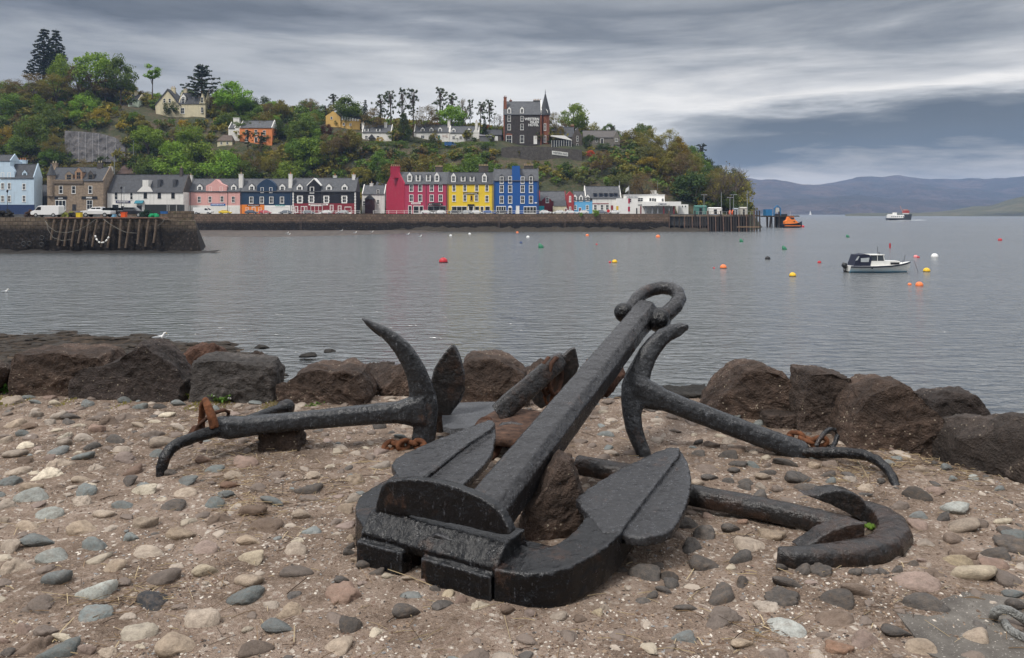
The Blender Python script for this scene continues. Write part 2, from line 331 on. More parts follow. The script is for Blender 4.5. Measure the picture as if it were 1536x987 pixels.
# below the bank: wet shore under brown weed (a tide zone, by level)
zz = t.n('ShaderNodeSeparateXYZ', {0: t.tc.outputs['Object']}).outputs[2]
wet = t.map(t.math('ADD', zz, t.math('MULTIPLY', n, .8)), 4.6, 3.4)
wc = t.ramp(t.noise(1.6, 7, .7), [(.36, (.009,.007,.005)), (.5, (.028,.019,.012)), (.6, (.06,.042,.028)), (.7, (.10,.075,.055))])
c = t.mix(wet, c, wc)
hh = t.math('ADD', t.math('MULTIPLY', vo.outputs['Distance'], .6), t.math('ADD', t.math('MULTIPLY', n3, .8), t.math('MULTIPLY', n2, 1.5)))
M_GROUND = t.fin(c, .9, t.bump(hh, .9, .011), 0., .2)
gr = link('cobbled_ground', npmesh('cobbled_ground', v, f, M_GROUND, smooth=True)); tag(gr, kind='structure')

# ------------------------------------------------------------------ rocks
def ico(sub):
    bm = bmesh.new(); bmesh.ops.create_icosphere(bm, subdivisions=sub, radius=1); bm.verts.ensure_lookup_table()
    v = np.array([tuple(x.co) for x in bm.verts]); f = np.array([[l.index for l in q.verts] for q in bm.faces]); bm.free(); return v, f
ICO = {k: ico(k) for k in (1, 2, 3, 4, 5, 6)}
def rockv(seed, sub, planes=13, soft=9., rough=.07, squar=0, peak=None, rs=1.6, fine=0):
    """a boulder in the box -1..1: planes cut off a ball, then broken up"""
    v, f = ICO[sub]; r = np.random.default_rng(seed); n = r.normal(size=(planes, 3)); n /= np.linalg.norm(n, axis=1)[:,None]; d = r.uniform(.62, .98, planes)
    if squar: n = np.concatenate([n, [(1,0,0),(-1,0,0),(0,1,0),(0,-1,0),(0,0,1),(0,0,-1)]]); d = np.concatenate([d+.22, [.72,.72,.72,.72,.66,.66]])
    q = np.maximum(v@n.T, 1e-3)/d[None,:]
    rad = np.sum(q**soft, axis=1)**(-1/soft); o = v*rad[:,None]
    off = Vector((seed*3.7, seed*1.3, 0)); nz = np.array([fbm(Vector(p)*rs+off, 5) for p in o]); rid = np.array([abs(fbm(Vector(p)*rs*2.2+off, 4)) for p in o])
    o = o*(1+rough*nz[:,None]-rough*1.1*rid[:,None])
    if fine: o = o*(1+fine*np.array([fbm(Vector(p)*6+off, 4) for p in o])[:,None])
    if peak:
        (px, py), k = peak; h = (o[:,2]-o[:,2].min())/(np.ptp(o[:,2])); s = 1-k*h**1.1
        o[:,0] = o[:,0]*s+px*h*k; o[:,1] = o[:,1]*s+py*h*k
    for a in range(3): o[:,a] = 2*(o[:,a]-o[:,a].min())/np.ptp(o[:,a])-1
    return o, f
M_B1 = boulder('dark brown basalt', (.058,.041,.033), 1.); M_B2 = boulder('brown basalt with lichen', (.068,.045,.034), 1.7)
M_B3 = boulder('grey basalt', (.066,.058,.054), .25); M_B4 = boulder('red brown basalt', (.11,.058,.040), .4); M_B6 = boulder('umber slab', (.052,.040,.034), .8); M_B7 = boulder('dusky basalt', (.045,.034,.030), 1.); M_B5 = boulder('black wet rock', (.02,.017,.014), .1)
BO = 'boulders edging the bank'
def rock(seed, x0, x1, y0, y1, mat, label, D=None, dep=.8, kind='r', zrot=0, group=BO, sub=5, tilt=0, rough=.11):
    kw = {'r': dict(soft=22), 'b': dict(squar=1, planes=9, soft=30), 'p': dict(peak=((0,0), .5), soft=24), 'pl': dict(peak=((-.75,0), .62), soft=24), 'pr': dict(peak=((.7,0), .6), soft=24), 's': dict(soft=11, planes=18)}[kind]
    o, f = rockv(seed, sub, rough=rough, fine=.028, rs=2.0, **kw); fr = D or gd(y1); w = (x1-x0)*fr/F; dp = w*dep; Dc = fr+dp*.42
    c = P((x0+x1)/2, y1, fr); top = CZ-(y0-HY)*(fr+dp*.35)/F; bot = c.z-.16*max(.3, (top-c.z)); k = Dc/fr*.98
    o = o*np.array([w/2*k, dp/2, (top-bot)/2])
    M = Matrix.Rotation(zrot, 3, 'Z') @ Matrix.Rotation(tilt, 3, 'Y'); o = o@np.array(M).T
    b = link('boulder', npmesh('boulder', o, f, mat, smooth=True), None, ((x0+x1)/2*0+c.x*k, Dc, (top+bot)/2)); return tag(b, label, 'boulder', group)
rock(1, -60, 14, 530, 594, M_B1, 'dark boulder cut by the left edge of the photo')
rock(4, 262, 350, 512, 575, M_B4, 'reddish brown boulder peeping over the long grey block', D=8.3)
rock(6, 362, 424, 527, 592, M_B1, 'small dark brown boulder between grey block and rounded boulder', D=8.0)
rock(7, 409, 442, 574, 605, M_B2, 'little wedge of brown rock at the right foot of the grey block', kind='b')
rock(9, 513, 592, 545, 604, M_B1, 'dark boulder half hidden behind the low two-humped boulder', D=7.6)
rock(10, 558, 655, 540, 608, M_B2, 'speckled brown boulder behind the upright black anchor arm', kind='pr', D=7.0)
rock(13, 772, 824, 539, 572, M_B2, 'small white-spotted boulder behind the tilted bar and chain', D=8.2)
rock(14, 870, 942, 520, 606, M_B4, 'reddish brown boulder just behind the main anchor shank', D=7.2, kind='s')
rock(15, 922, 1012, 582, 618, M_B1, 'low dark rock behind the crown of the right anchor', D=7.0)
rock(16, 985, 1072, 584, 615, M_B5, 'low jagged black rock left of the big pyramid boulder', D=7.6, kind='b')
rock(18, 1150, 1204, 618, 642, M_B1, 'small flat rock at the foot of the pyramid boulder', kind='b')
rock(22, 1480, 1560, 628, 668, M_B1, 'dark rock showing just above the long slab at right', D=6.3)
rock(33, 384, 450, 638, 677, M_B1, 'dark squared rock lying under the left anchor shank', kind='b', group=None, sub=4)
SHO = 'rocks on the tide line'
rock(34, 480, 500, 524, 533, M_B5, 'lone black rock standing in the shallows', D=37, kind='s', group=SHO, sub=3)
rock(35, 440, 470, 529, 538, M_B5, 'low black rock at the tip of the weedy spit', D=35, group=SHO, sub=3)
rock(36, 258, 284, 508, 515, M_B5, 'small black rock at the water edge beside the gull', D=41, group=SHO, sub=3)
rock(37, 330, 352, 512, 520, M_B5, 'black weed-covered rock on the tide line above the grey block', D=40, group=SHO, sub=3)
rock(38, 372, 398, 517, 526, M_B5, 'black weed-covered rock in the middle of the spit', D=38, group=SHO, sub=3)
rock(39, 176, 200, 510, 517, M_B5, 'small dark rock on the tide line left of the gull', D=41.5, group=SHO, sub=3)
def rock_o(pts, Dl, Dr, dep, mat, label, group=BO, seed=1, rough=.034):
    """a boulder with the outline it shows the camera, given a depth of its own and broken faces"""
    xs_ = [q[0] for q in pts]; xl, xr = min(xs_), max(xs_); front = []
    for a_, b_ in pts:
        p = P(a_, b_, lerp(Dl, Dr, (a_-xl)/(xr-xl)))
        if p.z < G+.07: p.z -= .14
        front.append(p)
    c = sum(front, Vector())/len(front); m = MB(); n = len(front); r = random.Random(seed); L_ = []
    for s_, dy in ((.93, 0), (1., .10), (1., .5), (.94, .8), (.7, 1.)): L_ += [c+(p-c)*(s_*r.uniform(.97, 1.02))+Vector((0, dep*dy+.03*r.uniform(-1,1), 0)) for p in front]
    k = 5; m.add(L_, [tuple(range(n))[::-1], tuple(range(n*(k-1), n*k))]+[(i*n+j, i*n+(j+1) % n, (i+1)*n+(j+1) % n, (i+1)*n+j) for i in range(k-1) for j in range(n)])
    me = bake(m.mesh('boulder', mat, sub=c), [('REMESH', dict(mode='VOXEL', voxel_size=.03)), ('DISPLACE', dict(texture=clouds(.22), strength=.06, mid_level=.55)), ('DECIMATE', dict(ratio=.035)), ('SUBSURF', dict(subdivision_type='SIMPLE', levels=4))])
    N = len(me.vertices); co_ = np.empty(N*3, dtype=np.float32); me.vertices.foreach_get('co', co_); no_ = np.empty(N*3, dtype=np.float32); me.vertices.foreach_get('normal', no_); co_ = co_.reshape(-1,3); no_ = no_.reshape(-1,3); o_ = Vector((seed*5.1, seed*2.3, 0))
    d = np.array([(-.30*abs(fbm(Vector(q)*5+o_, 3))+.42*fbm(Vector(q)*12+o_, 5)+.7*(round((q[2]*.8+q[0]*.5+.35*fbm(Vector(q)*2+o_, 2))*5)/5-(q[2]*.8+q[0]*.5))) for q in co_.tolist()], dtype=np.float32)
    me.vertices.foreach_set('co', (co_+no_*d[:,None]*rough).ravel()); me.polygons.foreach_set('use_smooth', [True]*len(me.polygons)); me.materials.clear(); me.materials.append(mat); me.update()
    return tag(link('boulder', me, None, c), label, 'boulder', group)
for a_ in (([(4,595),(6,560),(16,532),(60,526),(110,528),(150,532),(160,552),(146,576),(124,598)], 6.95, 6.85, .6, M_B2, 'broad flat-topped dark boulder behind the leafy green plant', BO, 2),
  ([(97,599),(97,570),(108,557),(150,550),(185,531),(204,516),(219,517),(240,535),(258,556),(272,580),(278,600),(200,601)], 6.8, 6.75, .55, M_B7, 'dark angular boulder rising to a slanting peak', BO, 3),
  ([(281,604),(283,575),(284,541),(300,535),(360,541),(405,545),(413,560),(410,605)], 6.75, 6.7, .5, M_B3, 'long grey block of rock with a flat top and squared right end', BO, 4),
  ([(422,600),(424,580),(440,560),(470,552),(492,557),(515,551),(540,562),(553,590),(554,608),(500,609),(430,606)], 6.65, 6.6, .6, M_B2, 'low rounded brown boulder with two humps left of the upright anchor arm', BO, 5),
  ([(688,609),(689,570),(693,545),(706,537),(746,538),(771,548),(790,566),(797,602),(760,611)], 6.6, 6.55, .65, M_B2, 'large rounded brown boulder right of the black leaf-shaped fluke', BO, 6),
  ([(1054,616),(1075,598),(1100,574),(1118,555),(1146,550),(1176,560),(1199,580),(1209,606),(1207,640),(1150,637),(1090,622)], 6.35, 5.98, .6, M_B2, 'big pyramid-shaped brown boulder beyond the right anchor', BO, 7),
  ([(1200,648),(1204,600),(1207,562),(1216,555),(1252,557),(1281,566),(1291,585),(1294,612),(1282,644),(1250,655)], 5.8, 5.68, .5, M_B1, 'tall upright block of dark rock with white lichen', BO, 8),
  ([(1270,672),(1279,635),(1285,610),(1300,590),(1330,577),(1356,574),(1376,585),(1402,610),(1427,635),(1435,662),(1428,682),(1360,680),(1310,672)], 5.4, 5.27, .6, M_B2, 'large humped boulder splashed with lichen right of the tall block', BO, 9),
  ([(1396,645),(1400,600),(1425,594),(1466,589),(1481,605),(1497,642),(1482,668),(1430,670)], 5.75, 5.6, .5, M_B7, 'dark boulder at the water side behind the humped boulder', BO, 10),
  ([(1418,692),(1424,672),(1440,655),(1480,645),(1540,640),(1620,638),(1660,660),(1660,775),(1540,744),(1470,714)], 5.13, 4.25, .55, M_B6, 'long low slab of dark rock at the right edge of the photo', BO, 11, .025),
  ([(768,808),(790,770),(815,730),(846,690),(862,698),(878,735),(882,770),(870,797),(845,814),(800,824)], 3.9, 3.98, .35, M_B2, 'pointed brown rock propping up the main anchor shank', None, 12)): rock_o(*a_)
# brown weed over the beach
vs = []; fs = []; nb = 0; base, bf = ICO[2]
for k in range(900):
    px = rng.uniform(-40, 470); d = rng.betavariate(1.6, 1.2)
    x0 = (px-CX)/F; wl = interp(x0*38, WATERLINE); D = lerp(13, wl+.8, d); x = x0*D; z = ground_z(x, D)
    if z < -.25: continue
    s = rng.uniform(.08, .36); q = base*np.array([s*1.6, s, s*rng.uniform(.15, .4)])*(1+.3*nrg.normal(size=(len(base),1))*.5)
    vs.append(q+np.array([x, D, z])); fs.append(bf+nb); nb += len(base)
t = NT('bladder weed'); M_WEED = t.fin(t.ramp(t.noise(9, 5, .7), [(.35, (.008,.006,.004)), (.55, (.026,.017,.009)), (.7, (.06,.04,.02))]), .85, t.bump(t.noise(30, 4), 1., .04))
wd = link('seaweed', npmesh('seaweed', np.concatenate(vs), np.concatenate(fs), M_WEED, smooth=True)); tag(wd, 'brown seaweed lying over the shore beyond the boulders', 'seaweed', kind='stuff')

# ------------------------------------------------------------------ cobbles
CC = {'T': ((0.326,0.265,0.208),'tan'), 'G': ((0.151,0.166,0.163),'blue-grey'), 'D': ((0.0739,0.0656,0.0601),'dark grey'), 'P': ((0.231,0.167,0.137),'pinkish'), 'B': ((0.145,0.108,0.0852),'brown'),
      'W': ((0.531,0.471,0.378),'whitish'), 'O': ((0.196,0.128,0.0953),'orange'), 'Y': ((0.364,0.303,0.22),'yellowish'), 'K': ((0.0252,0.0271,0.0312),'near-black'), 'L': ((0.326,0.336,0.312),'pale grey')}
CM = {k: cobblemat('cobble '+q[1], q[0], .15 if k in 'GDK' else .5) for k, q in CC.items()}
CS = [rockv(100+k, 4, planes=14, soft=3.4, rough=.10, rs=1.3, fine=.022) if k < 6 else rockv(100+k, 4, planes=12, soft=5.5, rough=.19, rs=1.8, fine=.03) for k in range(11)]
CB = {}
def cobmesh(k, c):
    if (k, c) not in CB: CB[(k, c)] = npmesh('cobble', CS[k][0], CS[k][1], CM[c], smooth=True)
    return CB[(k, c)]
COB = """c7|250,45,100,40T 95,38,80,28B 345,18,90,25G 65,70,100,35T 195,90,120,45W 505,25,110,35P 535,67,95,40O 400,60,60,30T 335,108,70,30T 45,113,90,42G 8,155,40,40G 145,143,120,30T 145,183,130,50L 355,150,80,50G 520,113,85,38D 585,160,110,38W 755,115,100,42G 878,70,85,35G 970,90,90,35T 950,128,90,38O 760,168,105,38T 505,210,95,40G 710,218,105,50D 885,200,95,45G 935,174,80,25G 1125,195,100,35G 1270,148,100,40D 1060,150,90,35B 1290,95,90,40T 1455,115,90,45T 1135,93,70,30B 1010,42,100,45P 25,220,80,45T 325,210,95,35T 200,250,125,48L 430,252,95,42T 10,275,45,40T 115,303,110,50T 350,310,125,60T 600,280,105,55T 745,325,125,55T 540,347,65,38G 170,362,140,60G 388,375,110,62G 25,387,90,60T 230,428,130,58L 610,410,130,45T 845,385,135,60P 915,272,110,45B 1040,232,110,55B 1085,300,140,55B 1250,243,85,45T 1415,225,75,40T 1035,355,105,50T 1215,390,110,55T 1025,440,120,50Y 855,478,110,70Y 75,478,120,65T 465,478,90,50T 235,516,118,68G 660,520,140,60B 395,570,135,75L 625,613,165,62K 1025,523,120,60T 1220,490,120,55B 1410,510,70,38D 1410,578,155,80P 995,597,160,52G 1200,640,115,62T 160,635,145,65B 395,677,130,50G 835,690,140,75T 1160,723,155,45G 1440,700,100,80D 575,748,140,60Y 275,768,105,50W 95,720,80,50P 20,750,50,60P 145,785,130,75B 365,795,90,55P 240,825,150,50G 25,810,60,50D 740,810,190,55T 1055,815,130,60B 1385,812,130,50T 435,835,90,30T 190,742,100,40B
c5|290,20,70,30D 430,20,80,25D 185,55,85,30D 135,65,65,40T 340,70,60,30D 415,45,80,35T 575,50,130,50D 690,25,70,30D 700,55,60,28G 605,92,100,40D 795,55,65,30T 850,85,105,35T 1075,110,110,65D 1160,105,95,40P 390,120,75,35D 515,160,70,40B 1000,155,120,50B 1245,180,160,45L 1090,210,70,25G 1085,245,100,45P 1180,208,70,35D 1440,230,80,28W 1265,255,150,40T 1240,305,95,50B 1345,235,75,35B 1470,265,100,40D 1490,330,160,60D 1500,295,100,30G 1250,358,140,60B 1420,385,110,30D 1255,410,115,45Y 1410,425,120,45P 1315,475,190,60Y 1440,395,80,45D 1470,485,150,60B 1160,485,110,45B 1075,520,190,70P 810,528,125,70B 1110,600,180,90D 1490,555,110,35G 1500,600,100,60D 515,495,125,60D 330,492,80,45D 220,537,135,70D 500,563,155,65D 730,588,160,60D 440,610,130,60T 70,598,95,40D 245,662,185,65B 515,700,160,65L 715,660,170,65B 990,720,135,50D 855,760,150,70P 1320,738,125,70T 330,765,110,50T 80,748,100,45G 740,800,130,50O 1090,800,150,55T 160,270,105,70D 110,330,110,60D 275,260,90,45D 450,280,125,50T 180,200,60,35P 325,230,50,28O 360,320,150,60T 165,400,150,75D 310,375,110,55D 90,230,110,50D 495,433,60,35D 580,445,85,50D 665,455,100,48D 810,460,60,38D 880,460,60,35D 935,458,60,35D 985,443,55,35D 1060,415,45,40D 1090,395,45,40P 20,495,70,50D 10,460,80,45D
c6|55,415,85,50T 150,385,60,35T 165,375,50,30G 245,385,70,45T 300,395,90,30D 280,420,65,25D 200,420,55,35T 125,437,90,25B 265,465,60,45W 100,462,55,25G 15,490,60,30T 105,512,75,30W 65,545,100,35T 265,503,65,35T 350,485,70,35T 400,450,80,45P 475,490,85,40D 455,420,85,40B 370,518,70,40D 500,535,70,40T 230,540,90,30G 345,567,90,28G 585,435,80,25T 670,497,95,50T 745,435,70,45T 645,545,70,35G 500,575,95,35T 250,592,105,45T 90,585,70,30B 195,570,60,25P 845,575,75,40O 705,625,50,35D 530,403,95,30B 630,470,90,30B 690,390,70,25W 740,338,65,28G 575,348,55,30G 520,328,60,25G 360,345,50,28G 445,318,55,28P 235,343,55,25W 150,340,50,20G 205,320,55,20P 115,318,50,20G 50,335,100,30T 660,350,50,25D 885,357,40,30G
c8|290,355,70,30G 355,345,55,28D 190,325,60,18G 300,325,60,15T 165,432,90,35T 85,455,80,35B 20,435,50,40D 25,488,60,40D 205,482,80,28B 280,482,40,40T 165,508,85,40D 65,572,110,45B 75,610,90,30D 185,580,80,38D 205,545,85,32D 275,543,65,30G 345,545,50,28B 420,540,110,30D 350,575,90,28T 335,605,85,35T 240,635,80,35D 235,655,65,30D 310,645,60,35T 395,655,65,38B 160,630,65,25D 625,585,80,35B 635,618,65,32G 735,612,75,30T 780,645,100,38T 535,655,110,45D 880,610,50,50D 560,545,70,35T 650,550,90,40B 825,465,55,30G 855,448,40,25D 950,525,55,25G 1050,565,75,38T 1185,560,65,40G 1130,540,45,35D 1215,610,50,35G 1300,610,55,38L 1415,660,55,25G 925,475,40,25O 710,405,40,20P 675,425,30,20G
c2|305,862,130,75D 1280,705,130,80D 1500,650,90,60D 80,335,90,50T 85,400,70,40T 70,560,50,40T 65,598,45,28D 65,628,50,30D 95,650,45,30T 130,675,70,40D 180,705,60,28D 230,722,60,28Y 305,735,60,22T 375,742,65,28O 420,772,50,35D 470,800,55,35Y 525,825,60,35P 610,850,85,42Y 720,860,70,45B 815,880,65,35P 920,890,80,30T 1020,890,70,35B 1085,865,50,35Y 1120,845,50,40T 1165,680,45,30D 1200,675,40,25D 1330,672,60,25D 1390,700,50,35D 1395,740,55,38D 1360,770,65,40D 1310,795,55,45D 1275,820,60,25D 190,265,80,35T 280,150,60,25G 190,110,55,28D 285,180,55,28G"""
CO = {'c7': (0,680,.3646), 'c5': (1000,700,.349), 'c6': (0,480,.3646), 'c8': (1040,520,.3229), 'c2': (500,600,.3646)}
ZONES = [(0,230,0,640,'below the boulders at far left'), (230,520,0,628,'below the long grey block'), (0,235,640,700,'left of the left anchor'), (0,130,700,760,'at the left edge of the bank'), (130,330,700,762,'before the left anchor stock'),
  (235,560,628,700,'beside the left anchor shank'), (330,560,700,790,'between left and main anchors'), (0,140,760,850,'in the left foreground'), (140,330,762,850,'in the mid-left foreground'), (330,545,790,870,'left of the main anchor crown'),
  (0,200,850,900,'in the near left foreground'), (200,480,850,925,'left of the anchor crown'), (0,230,900,990,'in the bottom left corner'), (230,480,925,990,'at bottom edge left of centre'), (480,660,840,925,'against the crown left block'), (480,760,925,990,'at bottom edge below the crown'),
  (660,900,840,925,'against the main anchor front'), (760,1010,900,990,'at bottom edge right of crown'), (500,560,700,860,'round the main anchor left lobe'), (1040,1300,0,650,'behind the right anchor shank'),
  (860,1060,600,735,'between shank and right anchor'), (1060,1190,650,745,'below the right anchor shank'), (1190,1340,640,745,'below the right anchor stock'), (1300,1540,600,720,'below the boulders on the right'), (1340,1540,720,790,'right of the half-buried anchor'), (1330,1540,790,880,'at the right edge of the bank'),
  (1150,1400,835,872,'ringing the half-buried anchor'), (1000,1170,735,800,'below the half-buried shank'), (900,1080,790,920,'right of the main anchor arm'), (1080,1200,870,990,'in the mid-right foreground'), (1200,1340,860,990,'left of the grey concrete patch'), (1340,1540,870,990,'on or beside the concrete patch'), (1000,1200,900,990,'at bottom edge right of centre'), (1050,1250,780,880,'before the half-buried anchor')]
def zone(px, py):
    for a, b, c_, d, nme in ZONES:
        if a <= px < b and c_ <= py < d: return nme
    return 'left of centre on the bank' if px < 700 else 'right of centre on the bank'
ORD = 'first second third fourth fifth sixth seventh eighth ninth tenth eleventh twelfth thirteenth fourteenth fifteenth sixteenth seventeenth eighteenth'.split()
def plural(n): return n+'es' if n.endswith(('sh', 'h')) else n+'s'
def uniq(items):
    """items (object, noun, place, px): one label each, told apart by rank from the left where look and place agree"""
    g = {}
    for it in items: g.setdefault((it[1], it[2]), []).append(it)
    for (n, pl), L in g.items():
        L.sort(key=lambda q: q[3])
        for i, it in enumerate(L):
            it[0]['label'] = f'{n} {pl}' if len(L) == 1 else (f'rightmost of the {plural(n)} {pl}' if i == len(L)-1 else (f'leftmost of the {plural(n)} {pl}' if i == 0 else f'{ORD[i]} from left of the {plural(n)} {pl}'))
COBS = []; lab = []; seen = []
for line in COB.split('\n'):
    k, body = line.split('|'); ox, oy, s = CO[k]
    for it in body.split():
        c = it[-1]; a, b, ww, hh_ = (float(q) for q in it[:-1].split(',')); px, py, wp, hp = ox+a*s, oy+b*s, ww*s*1.03, hh_*s*1.04
        if any(abs(px-q[0]) < 9 and abs(py-q[1]) < 7 for q in seen): continue
        seen.append((px, py)); D0 = gd(py+hp/2); Wd = wp*D0/F; bd = .40*Wd; th = math.atan2(CZ-G, D0); T = hp*D0/F
        H = math.sqrt(max((T-bd*math.sin(th))**2-(bd*math.sin(th))**2, (.2*Wd)**2))/math.cos(th); H = min(max(H, .26*Wd), .40*Wd)
        D = gd(py+hp/2-bd*math.sin(th)*F/D0); x = (px-CX)*D/F; COBS.append((x, D, Wd/2))
        ki = rng.randrange(6) if c in 'GKLD' and rng.random() < .8 else rng.randrange(11)
        o = link('cobble', cobmesh(ki, c), None, (x, D, ground_z(x, D)-.11*H)); o.scale = (Wd/2, bd*rng.uniform(.9, 1.15), H*1.08); o.rotation_euler = (rng.gauss(0,.08), rng.gauss(0,.1), rng.choice((0, math.pi))+rng.gauss(0,.2))
        tag(o, None, 'cobble', 'cobbles set in the bank')
        sh = 'flat' if H < .265*Wd else ('tall' if H > .37*Wd else 'rounded'); sh = ('large ' if Wd > .17 else 'small ' if Wd < .09 else '')+sh
        lab.append((o, f'{sh} {CC[c][1]} cobble', zone(px, py), px))
uniq(lab)
# ------------------------------------------------------------------ lesser stones, grit, shell and straw (beyond counting)
def free(x, y, r): return all((x-a)**2+(y-b)**2 > (r+q*.85)**2 for a, b, q in COBS)
vs = []; fs = []; mi = []; nb = 0; sm = [rockv(200+k, 3, planes=10, soft=4.5, rough=.12) for k in range(6)]; keys = 'TTTTBBBBBDDGPY'
placed = list(COBS); tries = 0
while tries < 9000 and len(vs) < 780:
    tries += 1; D = 2.5+4.6*rng.random()**.7; px = rng.uniform(-30, 1570); x = (px-CX)*D/F
    if D > float(np.interp(x, EX, EY))+.1: continue
    r = rng.uniform(.016, .05)*(1.25 if D > 5 else 1)
    if not free(x, D, r+.015): continue
    COBS.append((x, D, r)); q, qf = sm[rng.randrange(6)]; an = rng.uniform(0, 6.3); ca, sa = math.cos(an), math.sin(an)
    q = q*np.array([r*1.2, r*.85, r*.6]); q = np.stack([q[:,0]*ca-q[:,1]*sa, q[:,0]*sa+q[:,1]*ca, q[:,2]], 1)+np.array([x, D, ground_z(x, D)-r*.18])
    vs.append(q); fs.append(qf+nb); nb += len(q); mi += [list(CC).index(rng.choice(keys))]*len(qf)
so_ = link('small_stones', npmesh('small_stones', np.concatenate(vs), np.concatenate(fs), list(CM.values()), mi, True)); tag(so_, 'lesser stones bedded between the cobbles', 'stones', kind='stuff')
def chips(n, smin, smax, d0, d1, pw):
    D = d0+(d1-d0)*nrg.random(n)**pw; px = nrg.uniform(-40, 1580, n); x = (px-CX)*D/F; ok = D < np.interp(x, EX, EY)+.15; return x[ok], D[ok], nrg.uniform(smin, smax, ok.sum())
octv = np.array([(1,0,0),(-1,0,0),(0,1,0),(0,-1,0),(0,0,1),(0,0,-1)], float); octf = np.array([(0,2,4),(2,1,4),(1,3,4),(3,0,4),(2,0,5),(1,2,5),(3,1,5),(0,3,5)])
x, D, s = chips(52000, .002, .0075, 2.4, 7.1, 1.25)
keep = np.array([fbm(Vector((a*1.7, b*1.7, 4)), 3) > nrg.normal()*.28-.15 for a, b in zip(x, D)]); x, D, s = x[keep], D[keep], s[keep]; n = len(x)
z = np.array([ground_z(float(a), float(b)) for a, b in zip(x, D)])
sc3 = np.stack([s*nrg.uniform(.7,1.7,n), s*nrg.uniform(.6,1.3,n), s*nrg.uniform(.35,.8,n)], 1); vv = octv[None]*sc3[:,None]+nrg.normal(size=(n,6,3))*s[:,None,None]*.22
an = nrg.uniform(0, 6.3, n); ca, sa = np.cos(an)[:,None], np.sin(an)[:,None]; vv = np.stack([vv[...,0]*ca-vv[...,1]*sa, vv[...,0]*sa+vv[...,1]*ca, vv[...,2]], -1)+np.stack([x, D, z], 1)[:,None]
ff = octf[None]+(np.arange(n)*6)[:,None,None]
gm = [pm('shell chip', (.50,.45,.39), .7), pm('tan chip', (.25,.18,.125), .85), pm('brown chip', (.10,.062,.042), .85), pm('grey chip', (.20,.20,.20), .85), pm('dark chip', (.05,.04,.035), .85)]
cm = nrg.choice(5, n, p=[.20,.28,.28,.10,.14])
gq = link('grit', npmesh('grit', vv.reshape(-1,3), ff.reshape(-1,3), gm, np.repeat(cm, 8))); tag(gq, 'grit and broken shell strewn over the bank', 'grit', kind='stuff')
m = MB(); clus = [(rng.uniform(250, 560), rng.uniform(650, 760)) for _ in range(9)]+[(rng.uniform(1240, 1480), rng.uniform(660, 730)) for _ in range(10)]+[(220, 900), (150, 910), (390, 760), (380, 780), (1150, 950), (700, 720), (560, 690)]
for k in range(2100):
    if k % 3: cx_, cy_ = rng.choice(clus); px, py = rng.gauss(cx_, 30), rng.gauss(cy_, 13)
    else: px, py = rng.uniform(0, 1536), 600+390*rng.random()**1.3
    if py < 600: continue
    D = gd(py); x = (px-CX)*D/F
    if D > float(np.interp(x, EX, EY)): continue
    L = rng.uniform(.012, .055) if rng.random() < .93 else rng.uniform(.07, .16); an = rng.gauss(0, .9); z = ground_z(x, D)+rng.uniform(.002, .012); u = Vector((math.cos(an), math.sin(an), rng.gauss(0, .1)))*L
    p = Vector((x, D, z)); m.tube([p-u, p+u*.1+Vector((0,0,rng.uniform(0,.006))), p+u], rng.uniform(.0008, .0022), 3, m=rng.choice((0,0,1,1,2)))
st = m.build('straw', [pm('dry straw', (.42,.33,.20), .8), pm('dead stalk', (.22,.15,.09), .9), pm('dark twig', (.06,.04,.03), .9)]); tag(st, 'dry straw and stalks littering the bank', 'straw', kind='stuff')
# grey concrete patch at bottom right
m = MB(); o = [onz(px, py, G) for px, py in ((1342,897),(1395,890),(1470,894),(1540,905),(1620,930),(1620,1010),(1450,1010),(1390,985),(1365,950),(1345,925))]
m.prism([p+Vector((0,0,-.06)) for p in o], (0,0,.074)); t = NT('old concrete'); nn = t.noise(5, 6, .7); vo = t.voro(160)
cm_ = t.fin(t.mix(t.map(t.noise(120, 3), .62, .7), t.ramp(nn, [(.35, (.060,.052,.045)), (.55, (.105,.094,.082)), (.7, (.18,.165,.145))]), (.3,.28,.25)), .85, t.bump(vo, .4, .006)); cp = m.build('concrete_patch', cm_); tag(cp, kind='structure')
# ------------------------------------------------------------------ anchors
def cast(mb, name, mat, parent, base, vox=.0078, sm=2, d1=.006, d2=.002, s1=.09, s2=.025):
    me = bake(mb.mesh(name, mat, sub=base), [('REMESH', dict(mode='VOXEL', voxel_size=vox)), ('SMOOTH', dict(factor=.5, iterations=sm)),
        ('DISPLACE', dict(texture=clouds(s1), strength=d1, mid_level=.5)), ('DISPLACE', dict(texture=clouds(s2), strength=d2, mid_level=.5))])
    me.name = name; me.materials.clear(); me.materials.append(mat); me.polygons.foreach_set('use_smooth', [True]*len(me.polygons)); return link(name, me, parent)
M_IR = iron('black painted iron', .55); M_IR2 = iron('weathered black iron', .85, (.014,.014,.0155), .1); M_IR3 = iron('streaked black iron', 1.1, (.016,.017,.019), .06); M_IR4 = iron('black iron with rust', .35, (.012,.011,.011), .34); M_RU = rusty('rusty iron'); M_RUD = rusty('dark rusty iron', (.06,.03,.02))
AN = 'old anchors displayed on the bank'
